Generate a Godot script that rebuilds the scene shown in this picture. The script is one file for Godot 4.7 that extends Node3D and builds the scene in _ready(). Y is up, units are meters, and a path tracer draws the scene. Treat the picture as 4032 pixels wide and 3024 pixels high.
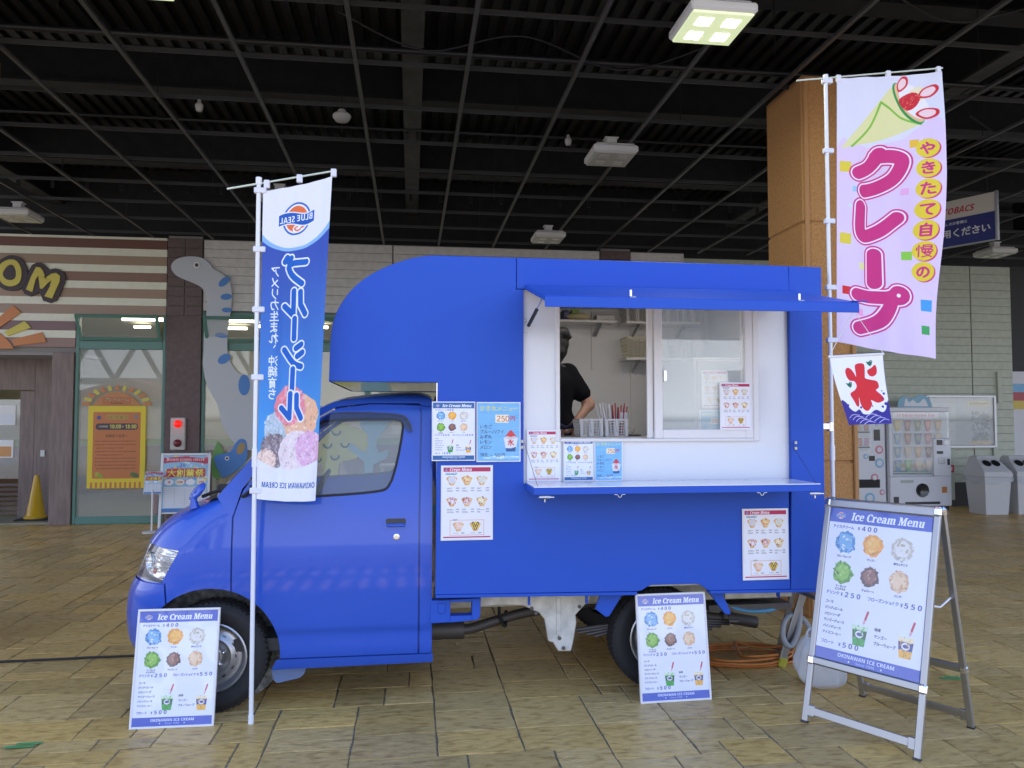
extends Node3D
# Blue ice-cream and crepe kitchen truck parked under the dark canopy of a shopping building.
# World axes follow the building: x along the facade, z towards the viewer, metres.

var rng := RandomNumberGenerator.new()
var taken := {}
var M := {}
var T := {}


# ---------------------------------------------------------------- mesh builder
class MB:
	var v := PackedVector3Array()
	var n := PackedVector3Array()
	var t := PackedVector2Array()
	var c := PackedColorArray()
	var ix := PackedInt32Array()
	var xf := Transform3D()
	var tint := Color(1, 1, 1)

	func vert(p: Vector3, nn: Vector3, uv := Vector2.ZERO) -> int:
		v.append(xf * p)
		n.append((xf.basis * nn).normalized())
		t.append(uv)
		c.append(tint)
		return v.size() - 1

	func face(i: int, j: int, k: int) -> void:
		var g := (v[j] - v[i]).cross(v[k] - v[i])
		ix.append(i)
		if g.dot(n[i] + n[j] + n[k]) > 0.0:
			ix.append(k)
			ix.append(j)
		else:
			ix.append(j)
			ix.append(k)

	# a bottom-left, b bottom-right, d top-left as seen from the front
	func quad(a: Vector3, b: Vector3, cc: Vector3, d: Vector3, uv0 := Vector2(0, 0), uv1 := Vector2(1, 1)) -> MB:
		var nn := (b - a).cross(d - a).normalized()
		var i := vert(a, nn, Vector2(uv0.x, uv1.y))
		var j := vert(b, nn, Vector2(uv1.x, uv1.y))
		var k := vert(cc, nn, Vector2(uv1.x, uv0.y))
		var l := vert(d, nn, Vector2(uv0.x, uv0.y))
		face(i, j, k)
		face(i, k, l)
		return self

	func tri(a: Vector3, b: Vector3, cc: Vector3) -> void:
		var nn := (b - a).cross(cc - a).normalized()
		face(vert(a, nn), vert(b, nn), vert(cc, nn))

	func box(o: Vector3, s: Vector3, bev := 0.0) -> MB:
		var h := s * 0.5
		var e := minf(bev, minf(h.x, minf(h.y, h.z)) * 0.9)
		for ax in 3:
			for sg in [-1.0, 1.0]:
				var nn := Vector3.ZERO
				nn[ax] = sg
				var a1 := (ax + 1) % 3
				var a2 := (ax + 2) % 3
				var ids := []
				for q in [[-1, -1], [1, -1], [1, 1], [-1, 1]]:
					var p := Vector3.ZERO
					p[ax] = sg * h[ax]
					p[a1] = q[0] * (h[a1] - e)
					p[a2] = q[1] * (h[a2] - e)
					ids.append(vert(o + p, nn, Vector2(q[0] * 0.5 + 0.5, q[1] * 0.5 + 0.5)))
				face(ids[0], ids[1], ids[2])
				face(ids[0], ids[2], ids[3])
		if e <= 0.0:
			return self
		for ax in 3:
			var a1 := (ax + 1) % 3
			var a2 := (ax + 2) % 3
			for q in [[-1, -1], [1, -1], [1, 1], [-1, 1]]:
				var nn := Vector3.ZERO
				nn[a1] = q[0]
				nn[a2] = q[1]
				var ids := []
				for w in [[-1, 0], [1, 0], [1, 1], [-1, 1]]:
					var p := Vector3.ZERO
					p[ax] = w[0] * (h[ax] - e)
					p[a1] = q[0] * (h[a1] - (e if w[1] else 0.0))
					p[a2] = q[1] * (h[a2] - (0.0 if w[1] else e))
					ids.append(vert(o + p, nn))
				face(ids[0], ids[1], ids[2])
				face(ids[0], ids[2], ids[3])
		for sx in [-1, 1]:
			for sy in [-1, 1]:
				for sz in [-1, 1]:
					var sv := Vector3(sx, sy, sz)
					var ids := []
					for ax in 3:
						var p := Vector3(sx * (h.x - e), sy * (h.y - e), sz * (h.z - e))
						p[ax] = sv[ax] * h[ax]
						ids.append(vert(o + p, sv))
					face(ids[0], ids[1], ids[2])
		return self

	# box given by two corners
	func bx(a: Vector3, b: Vector3, bev := 0.0) -> MB:
		return box((a + b) * 0.5, (b - a).abs(), bev)

	# bar from a to b with a rectangular section
	func bar(a: Vector3, b: Vector3, w: float, d: float, up := Vector3.UP, bev := 0.0) -> MB:
		var keep := xf
		var z := (b - a).normalized()
		var x := up.cross(z)
		if x.length() < 0.01:
			x = Vector3.RIGHT.cross(z)
		x = x.normalized()
		xf = keep * Transform3D(Basis(x, z.cross(x), z), (a + b) * 0.5)
		box(Vector3.ZERO, Vector3(w, d, (b - a).length()), bev)
		xf = keep
		return self

	func tube(pts: Array, r, sides := 8, caps := true) -> MB:
		var m := pts.size()
		var side := Vector3.ZERO
		var first := v.size()
		for i in m:
			var d: Vector3 = (pts[mini(i + 1, m - 1)] - pts[maxi(i - 1, 0)]).normalized()
			if side == Vector3.ZERO:
				side = d.cross(Vector3.UP if absf(d.y) < 0.9 else Vector3.RIGHT).normalized()
			side = (side - d * side.dot(d)).normalized()
			var up := side.cross(d)
			var rr: float = r[i] if r is Array else r
			for k in sides + 1:
				var a := TAU * k / sides
				var o := side * cos(a) + up * sin(a)
				vert(pts[i] + o * rr, o, Vector2(float(k) / sides, float(i) / maxf(m - 1, 1)))
		for i in m - 1:
			for k in sides:
				var p := first + i * (sides + 1) + k
				face(p, p + 1, p + sides + 2)
				face(p, p + sides + 2, p + sides + 1)
		if caps:
			for e in [0, m - 1]:
				var d: Vector3 = (pts[1] - pts[0]) * -1.0 if e == 0 else pts[m - 1] - pts[m - 2]
				d = d.normalized()
				var ctr := vert(pts[e], d)
				var ring := []
				for k in sides:
					ring.append(vert(xf.affine_inverse() * v[first + e * (sides + 1) + k], d))
				for k in sides:
					face(ctr, ring[k], ring[(k + 1) % sides])
		return self

	# profile of (radius, height) turned round y
	func lathe(prof: Array, segs := 24, flat := false) -> MB:
		var m := prof.size()
		var rows := []
		for i in m - 1:
			var a: Vector2 = prof[i]
			var b: Vector2 = prof[i + 1]
			var d := b - a
			var nn := Vector2(d.y, -d.x).normalized()
			var na := nn
			var nb := nn
			if not flat:
				if i > 0:
					var e: Vector2 = a - prof[i - 1]
					var ne := Vector2(e.y, -e.x).normalized()
					if ne.dot(nn) > 0.6:
						na = (ne + nn).normalized()
				if i < m - 2:
					var e: Vector2 = prof[i + 2] - b
					var ne := Vector2(e.y, -e.x).normalized()
					if ne.dot(nn) > 0.6:
						nb = (ne + nn).normalized()
			rows.append([a, na])
			rows.append([b, nb])
		for i in range(0, rows.size(), 2):
			var f := v.size()
			for q in 2:
				var p: Vector2 = rows[i + q][0]
				var nn: Vector2 = rows[i + q][1]
				for k in segs + 1:
					var a := TAU * k / segs
					vert(Vector3(p.x * cos(a), p.y, p.x * sin(a)), Vector3(nn.x * cos(a), nn.y, nn.x * sin(a)), Vector2(float(k) / segs, p.y))
			for k in segs:
				if rows[i][0].x > 1e-5:
					face(f + k, f + k + 1, f + segs + 1 + k)
				if rows[i + 1][0].x > 1e-5:
					face(f + k + 1, f + segs + 2 + k, f + segs + 1 + k)
		return self

	# polygon in x,y from z0 (back) to z1 (front), front edge chamfered
	func prism(poly: PackedVector2Array, z0: float, z1: float, bev := 0.0, smooth := false) -> MB:
		var pl := poly.duplicate()
		if Geometry2D.is_polygon_clockwise(pl):
			pl.reverse()
		var m := pl.size()
		var nrm := PackedVector2Array()
		for i in m:
			var e := (pl[(i + 1) % m] - pl[i]).normalized()
			nrm.append(Vector2(e.y, -e.x))
		# Geometry2D calls counter-clockwise (y up) clockwise in screen terms: make the normals point out
		var area := 0.0
		for i in m:
			area += pl[i].cross(pl[(i + 1) % m])
		if area < 0.0:
			for i in m:
				nrm[i] = -nrm[i]
		var inner := PackedVector2Array()
		for i in m:
			var a := nrm[(i + m - 1) % m]
			var b := nrm[i]
			var q := (a + b).normalized()
			inner.append(pl[i] - q * bev / maxf(0.5, q.dot(b)))
		var tr := Geometry2D.triangulate_polygon(pl)
		var lo := pl[0]
		var hi := pl[0]
		for p in pl:
			lo = lo.min(p)
			hi = hi.max(p)
		var sz := (hi - lo).max(Vector2(1e-4, 1e-4))
		for q in 2:
			var ids := []
			for i in m:
				var p: Vector2 = pl[i] if q == 0 else inner[i]
				ids.append(vert(Vector3(p.x, p.y, z0 if q == 0 else z1), Vector3(0, 0, -1 if q == 0 else 1), Vector2((p.x - lo.x) / sz.x, 1.0 - (p.y - lo.y) / sz.y)))
			for i in range(0, tr.size(), 3):
				face(ids[tr[i]], ids[tr[i + 1]], ids[tr[i + 2]])
		for i in m:
			var j := (i + 1) % m
			var na := nrm[i]
			var nb := nrm[i]
			if smooth:
				if nrm[(i + m - 1) % m].dot(nrm[i]) > 0.7:
					na = (nrm[(i + m - 1) % m] + nrm[i]).normalized()
				if nrm[j].dot(nrm[i]) > 0.7:
					nb = (nrm[j] + nrm[i]).normalized()
			var a3 := Vector3(na.x, na.y, 0)
			var b3 := Vector3(nb.x, nb.y, 0)
			var zb := z1 - bev
			var p0 := vert(Vector3(pl[i].x, pl[i].y, z0), a3)
			var p1 := vert(Vector3(pl[j].x, pl[j].y, z0), b3)
			var p2 := vert(Vector3(pl[j].x, pl[j].y, zb), b3)
			var p3 := vert(Vector3(pl[i].x, pl[i].y, zb), a3)
			face(p0, p1, p2)
			face(p0, p2, p3)
			if bev > 0.0:
				var up := Vector3(0, 0, 1)
				var q0 := vert(Vector3(pl[i].x, pl[i].y, zb), (a3 + up).normalized())
				var q1 := vert(Vector3(pl[j].x, pl[j].y, zb), (b3 + up).normalized())
				var q2 := vert(Vector3(inner[j].x, inner[j].y, z1), (b3 + up).normalized())
				var q3 := vert(Vector3(inner[i].x, inner[i].y, z1), (a3 + up).normalized())
				face(q0, q1, q2)
				face(q0, q2, q3)
		return self

	# smooth sheet: f(u, w) -> Vector3, u and w from 0 to 1; two-sided sheets need no thickness
	func sheet(nu: int, nw: int, f: Callable, flip := false) -> MB:
		var P := []
		for j in nw + 1:
			for i in nu + 1:
				P.append(f.call(float(i) / nu, float(j) / nw))
		var first := v.size()
		for j in nw + 1:
			for i in nu + 1:
				var du: Vector3 = P[j * (nu + 1) + mini(i + 1, nu)] - P[j * (nu + 1) + maxi(i - 1, 0)]
				var dw: Vector3 = P[mini(j + 1, nw) * (nu + 1) + i] - P[maxi(j - 1, 0) * (nu + 1) + i]
				var nn := dw.cross(du).normalized() * (-1.0 if flip else 1.0)
				if nn.length() < 0.5:
					nn = Vector3.UP
				vert(P[j * (nu + 1) + i], nn, Vector2(float(i) / nu, float(j) / nw))
		for j in nw:
			for i in nu:
				var p := first + j * (nu + 1) + i
				face(p, p + 1, p + nu + 2)
				face(p, p + nu + 2, p + nu + 1)
		return self

	func mesh() -> ArrayMesh:
		var a := []
		a.resize(Mesh.ARRAY_MAX)
		a[Mesh.ARRAY_VERTEX] = v
		a[Mesh.ARRAY_NORMAL] = n
		a[Mesh.ARRAY_TEX_UV] = t
		a[Mesh.ARRAY_COLOR] = c
		a[Mesh.ARRAY_INDEX] = ix
		var m := ArrayMesh.new()
		m.add_surface_from_arrays(Mesh.PRIMITIVE_TRIANGLES, a)
		return m


func V(x: float, y: float, z: float) -> Vector3:
	return Vector3(x, y, z)


func poly(a: Array) -> PackedVector2Array:
	var p := PackedVector2Array()
	for i in range(0, a.size(), 2):
		p.append(Vector2(a[i], a[i + 1]))
	return p


func rect(x0: float, y0: float, x1: float, y1: float) -> PackedVector2Array:
	return poly([x0, y0, x1, y0, x1, y1, x0, y1])


# rounded rectangle
func rrect(x0: float, y0: float, x1: float, y1: float, r: float, k := 4) -> PackedVector2Array:
	var p := PackedVector2Array()
	for q in [[x1 - r, y0 + r, -PI / 2], [x1 - r, y1 - r, 0.0], [x0 + r, y1 - r, PI / 2], [x0 + r, y0 + r, PI]]:
		for i in k + 1:
			var a: float = q[2] + PI / 2 * i / k
			p.append(Vector2(q[0] + r * cos(a), q[1] + r * sin(a)))
	return p


func ellipse(cx: float, cy: float, rx: float, ry: float, k := 24, turn := 0.0) -> PackedVector2Array:
	var p := PackedVector2Array()
	for i in k:
		p.append(Vector2(cx, cy) + Vector2(rx * cos(TAU * i / k), ry * sin(TAU * i / k)).rotated(turn))
	return p


# closed or open smooth curve through points
func curve(a: PackedVector2Array, closed := true, k := 5) -> PackedVector2Array:
	var p := PackedVector2Array()
	var m := a.size()
	for i in (m if closed else m - 1):
		var p0: Vector2 = a[(i + m - 1) % m] if closed else a[maxi(i - 1, 0)]
		var p3: Vector2 = a[(i + 2) % m] if closed else a[mini(i + 2, m - 1)]
		for j in k:
			p.append(a[i].cubic_interpolate(a[(i + 1) % m], p0, p3, float(j) / k))
	if not closed:
		p.append(a[m - 1])
	return p


func curve3(a: Array, k := 6) -> Array:
	var p := []
	var m := a.size()
	for i in m - 1:
		for j in k:
			p.append(a[i].cubic_interpolate(a[i + 1], a[maxi(i - 1, 0)], a[mini(i + 2, m - 1)], float(j) / k))
	p.append(a[m - 1])
	return p


# smooth table lookup, tab = [[key, value], ...] rising
func look(tab: Array, k: float) -> float:
	var m := tab.size()
	if k <= tab[0][0]:
		return tab[0][1]
	for i in m - 1:
		if k <= tab[i + 1][0]:
			var f: float = (k - tab[i][0]) / (tab[i + 1][0] - tab[i][0])
			var h: float = tab[i + 1][0] - tab[i][0]
			var s0: float = (tab[i + 1][1] - tab[maxi(i - 1, 0)][1]) / (tab[i + 1][0] - tab[maxi(i - 1, 0)][0])
			var e := mini(i + 2, m - 1)
			var s1: float = (tab[e][1] - tab[i][1]) / (tab[e][0] - tab[i][0])
			var f2 := f * f
			var f3 := f2 * f
			return (2 * f3 - 3 * f2 + 1) * tab[i][1] + (f3 - 2 * f2 + f) * h * s0 + (3 * f2 - 2 * f3) * tab[i + 1][1] + (f3 - f2) * h * s1
	return tab[m - 1][1]


# ---------------------------------------------------------------- scene nodes
func numbered(called: String) -> String:
	var k: int = taken.get(called, 0)
	taken[called] = k + 1
	return called if k == 0 else "%s_%03d" % [called, k]


func tag(o: Node3D, label: String, category: String, group := "", kind := "") -> Node3D:
	if label:
		o.set_meta("label", label)
	if category:
		o.set_meta("category", category)
	if group:
		o.set_meta("group", group)
	if kind:
		o.set_meta("kind", kind)
	return o


func thing(called: String, label: String, category: String, at := Vector3.ZERO, turn := 0.0, group := "") -> Node3D:
	var o := Node3D.new()
	o.name = numbered(called)
	add_child(o)
	o.position = at
	o.rotation.y = turn
	return tag(o, label, category, group)


func put(m, called: String, mat: Material, parent: Node, label := "") -> MeshInstance3D:
	var o := MeshInstance3D.new()
	o.mesh = m.mesh() if m is MB else m
	o.material_override = null
	for i in o.mesh.get_surface_count():
		o.set_surface_override_material(i, mat)
	o.name = called if parent != self else numbered(called)
	parent.add_child(o, true)
	if label:
		o.set_meta("label", label)
	return o


func setting(called: String) -> Node3D:
	var o := Node3D.new()
	o.name = numbered(called)
	add_child(o)
	o.set_meta("kind", "structure")
	return o


func copy(o: Node3D, label := "") -> Node3D:
	var c: Node3D = o.duplicate()
	c.name = numbered(String(o.name).trim_suffix("_" + String(o.name).get_slice("_", String(o.name).get_slice_count("_") - 1)) if String(o.name).right(3).is_valid_int() else String(o.name))
	add_child(c)
	if label:
		c.set_meta("label", label)
	return c


# ---------------------------------------------------------------- materials
func mat(key: String, col: Color, rough := 0.6, metal := 0.0) -> StandardMaterial3D:
	if M.has(key):
		return M[key]
	var m := StandardMaterial3D.new()
	m.resource_name = key
	m.albedo_color = col
	m.roughness = rough
	m.metallic = metal
	M[key] = m
	return m


func lin(r: float, g: float, b: float) -> Color:
	return Color(r, g, b).linear_to_srgb()


func printed(key: String, tex: Texture2D, rough := 0.35) -> StandardMaterial3D:
	var m := mat(key, Color(1, 1, 1), rough)
	m.albedo_texture = tex
	m.texture_repeat = false
	return m


func noise_tex(key: String, freq: float, ramp: Array, size := 512, oct := 5, seed := 1, kind := FastNoiseLite.TYPE_SIMPLEX_SMOOTH) -> NoiseTexture2D:
	if T.has(key):
		return T[key]
	var f := FastNoiseLite.new()
	f.noise_type = kind
	f.seed = seed
	f.frequency = freq
	f.fractal_octaves = oct
	var t := NoiseTexture2D.new()
	t.width = size
	t.height = size
	t.seamless = true
	t.noise = f
	if ramp.size():
		var g := Gradient.new()
		g.offsets = PackedFloat32Array(ramp.map(func(e): return e[0]))
		g.colors = PackedColorArray(ramp.map(func(e): return e[1]))
		t.color_ramp = g
	T[key] = t
	return t


# gentle brightness grain that multiplies the base colour
func grain(m: StandardMaterial3D, key: String, freq: float, lo: float, hi: float, tile: float, bump := 0.0, bump_freq := 0.05) -> StandardMaterial3D:
	m.albedo_texture = noise_tex("g_" + key, freq, [[0.15, Color(lo, lo, lo)], [0.85, Color(hi, hi, hi)]], 512, 6, key.hash() % 1000)
	m.uv1_triplanar = true
	m.uv1_world_triplanar = true
	m.uv1_scale = Vector3(tile, tile, tile)
	if bump > 0.0:
		m.heightmap_enabled = true
		m.heightmap_texture = noise_tex("b_" + key, bump_freq, [], 512, 5, key.hash() % 777)
		m.heightmap_scale = bump
	return m


# ---------------------------------------------------------------- flat print, painted into images
class Canvas:
	var w: int
	var h: int
	var d := PackedByteArray()
	var host

	func _init(ww: int, hh: int, bg: Color, hst) -> void:
		w = ww
		h = hh
		host = hst
		d.resize(w * h * 3)
		for i in w * h:
			d[i * 3] = bg.r8
			d[i * 3 + 1] = bg.g8
			d[i * 3 + 2] = bg.b8

	func dot(x: int, y: int, col: Color, a: float) -> void:
		if x < 0 or y < 0 or x >= w or y >= h or a <= 0.004:
			return
		var i := (y * w + x) * 3
		a = minf(a * col.a, 1.0)
		d[i] = int(lerpf(d[i], col.r8, a))
		d[i + 1] = int(lerpf(d[i + 1], col.g8, a))
		d[i + 2] = int(lerpf(d[i + 2], col.b8, a))

	# polygons filled by the even-odd rule, three sample lines a row
	func fill(polys: Array, col: Color) -> void:
		var rows := {}
		for p in polys:
			var m: int = p.size()
			for i in m:
				var a: Vector2 = p[i]
				var b: Vector2 = p[(i + 1) % m]
				if a.y == b.y:
					continue
				if a.y > b.y:
					var s := a
					a = b
					b = s
				var k0 := maxi(int(ceil(a.y * 3.0 - 0.5)), 0)
				var k1 := mini(int(ceil(b.y * 3.0 - 0.5)), h * 3)
				var g := (b.x - a.x) / (b.y - a.y)
				for k in range(k0, k1):
					var x := a.x + ((k + 0.5) / 3.0 - a.y) * g
					if rows.has(k):
						rows[k].append(x)
					else:
						rows[k] = [x]
		var lines := {}
		for k in rows:
			var xs: Array = rows[k]
			xs.sort()
			var y: int = k / 3
			if not lines.has(y):
				lines[y] = {}
			var cov: Dictionary = lines[y]
			for i in range(0, xs.size() - 1, 2):
				var x0: float = clampf(xs[i], 0, w)
				var x1: float = clampf(xs[i + 1], 0, w)
				if x1 <= x0:
					continue
				for x in range(int(x0), int(ceil(x1))):
					cov[x] = cov.get(x, 0.0) + (minf(x1, x + 1) - maxf(x0, x)) / 3.0
		for y in lines:
			for x in lines[y]:
				dot(x, y, col, lines[y][x])

	func box(x0: float, y0: float, x1: float, y1: float, col: Color) -> void:
		fill([PackedVector2Array([Vector2(x0, y0), Vector2(x1, y0), Vector2(x1, y1), Vector2(x0, y1)])], col)

	func disc(cx: float, cy: float, rx: float, ry: float, col: Color) -> void:
		fill([host.ellipse(cx, cy, rx, ry, 28)], col)

	# strokes: array of polylines; passes: [[width, colour], ...] drawn one over the other
	func strokes(lines: Array, passes: Array) -> void:
		var lo := Vector2(1e9, 1e9)
		var hi := -lo
		var wide := 0.0
		for p in passes:
			wide = maxf(wide, p[0])
		var segs := []
		for l in lines:
			for i in l.size() - 1:
				segs.append([l[i], l[i + 1]])
			for p in l:
				lo = lo.min(p)
				hi = hi.max(p)
		var r := wide * 0.5 + 1.0
		for y in range(maxi(int(lo.y - r), 0), mini(int(hi.y + r) + 1, h)):
			var near := []
			for s in segs:
				if minf(s[0].y, s[1].y) - r <= y + 0.5 and maxf(s[0].y, s[1].y) + r >= y + 0.5:
					near.append(s)
			if near.is_empty():
				continue
			for x in range(maxi(int(lo.x - r), 0), mini(int(hi.x + r) + 1, w)):
				var q := Vector2(x + 0.5, y + 0.5)
				var best := 1e9
				for s in near:
					var a: Vector2 = s[0]
					var ab: Vector2 = s[1] - a
					var f := clampf((q - a).dot(ab) / maxf(ab.length_squared(), 1e-6), 0.0, 1.0)
					best = minf(best, q.distance_squared_to(a + ab * f))
				best = sqrt(best)
				for p in passes:
					dot(x, y, p[1], clampf(p[0] * 0.5 - best + 0.5, 0.0, 1.0))

	# Japanese lettering from brush strokes; size is the em, spacing along x or down y
	func kana(text: String, x: float, y: float, size: float, passes: Array, down := false, gap := 1.0, slim := 1.0) -> void:
		for ch in text:
			var small := "ャュョェッ".contains(ch)
			var key: String = ch
			if small:
				key = {"ャ": "ヤ", "ュ": "ユ", "ョ": "ヨ", "ェ": "エ", "ッ": "ツ"}[ch]
			if down and ch == "ー":
				key = "|"
			if host.GLYPH.has(key):
				var k := size / 10.0 * (0.68 if small else 1.0)
				var o := Vector2(x + (size * 0.1 if small else 0.0), y + (size * 0.3 if small else 0.0))
				var ls := []
				for s in host.GLYPH[key]:
					var l := PackedVector2Array()
					for i in range(0, s.size(), 2):
						l.append(o + Vector2(s[i] * k * slim, s[i + 1] * k))
					ls.append(host.curve(l, false, 3) if l.size() > 2 and host.ROUND.contains(key) else l)
				strokes(ls, passes)
			var adv := size * gap * (0.72 if small else 1.0)
			if down:
				y += adv
			else:
				x += adv * slim

	func latin(text: String, x: float, y: float, size: float, col: Color, bold := true, serif := false, slant := 0.0, squeeze := 1.0, centre := false) -> float:
		var tm := TextMesh.new()
		var f := SystemFont.new()
		f.font_names = PackedStringArray(["Droid Serif" if serif else "Droid Sans"])
		f.font_weight = 700 if bold else 400
		tm.font = f
		tm.text = text
		tm.font_size = 64
		tm.pixel_size = 1.0
		tm.depth = 0.0
		tm.curve_step = 2.0
		tm.horizontal_alignment = HORIZONTAL_ALIGNMENT_LEFT
		var a := tm.get_mesh_arrays()
		var vs: PackedVector3Array = a[Mesh.ARRAY_VERTEX]
		var ids = a[Mesh.ARRAY_INDEX]
		if ids == null or ids.size() == 0:
			ids = PackedInt32Array(range(vs.size()))
		var k := size / 64.0
		var wide := 0.0
		var base := 1e9
		for p in vs:
			wide = maxf(wide, p.x)
		var off := -wide * 0.5 * k * squeeze if centre else 0.0
		var tris := []
		for i in range(0, ids.size() - 2, 3):
			var t := PackedVector2Array()
			for j in 3:
				var p: Vector3 = vs[ids[i + j]]
				t.append(Vector2(x + off + (p.x * squeeze + p.y * slant) * k, y - p.y * k))
			if absf((t[1] - t[0]).cross(t[2] - t[0])) > 1e-5:
				tris.append(t)
		fill(tris, col)
		return wide * k * squeeze

	func mirror() -> void:
		for y in h:
			for x in w / 2:
				for q in 3:
					var i := (y * w + x) * 3 + q
					var j := (y * w + w - 1 - x) * 3 + q
					var s := d[i]
					d[i] = d[j]
					d[j] = s

	func tex() -> ImageTexture:
		return ImageTexture.create_from_image(Image.create_from_data(w, h, false, Image.FORMAT_RGB8, d))


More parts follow.
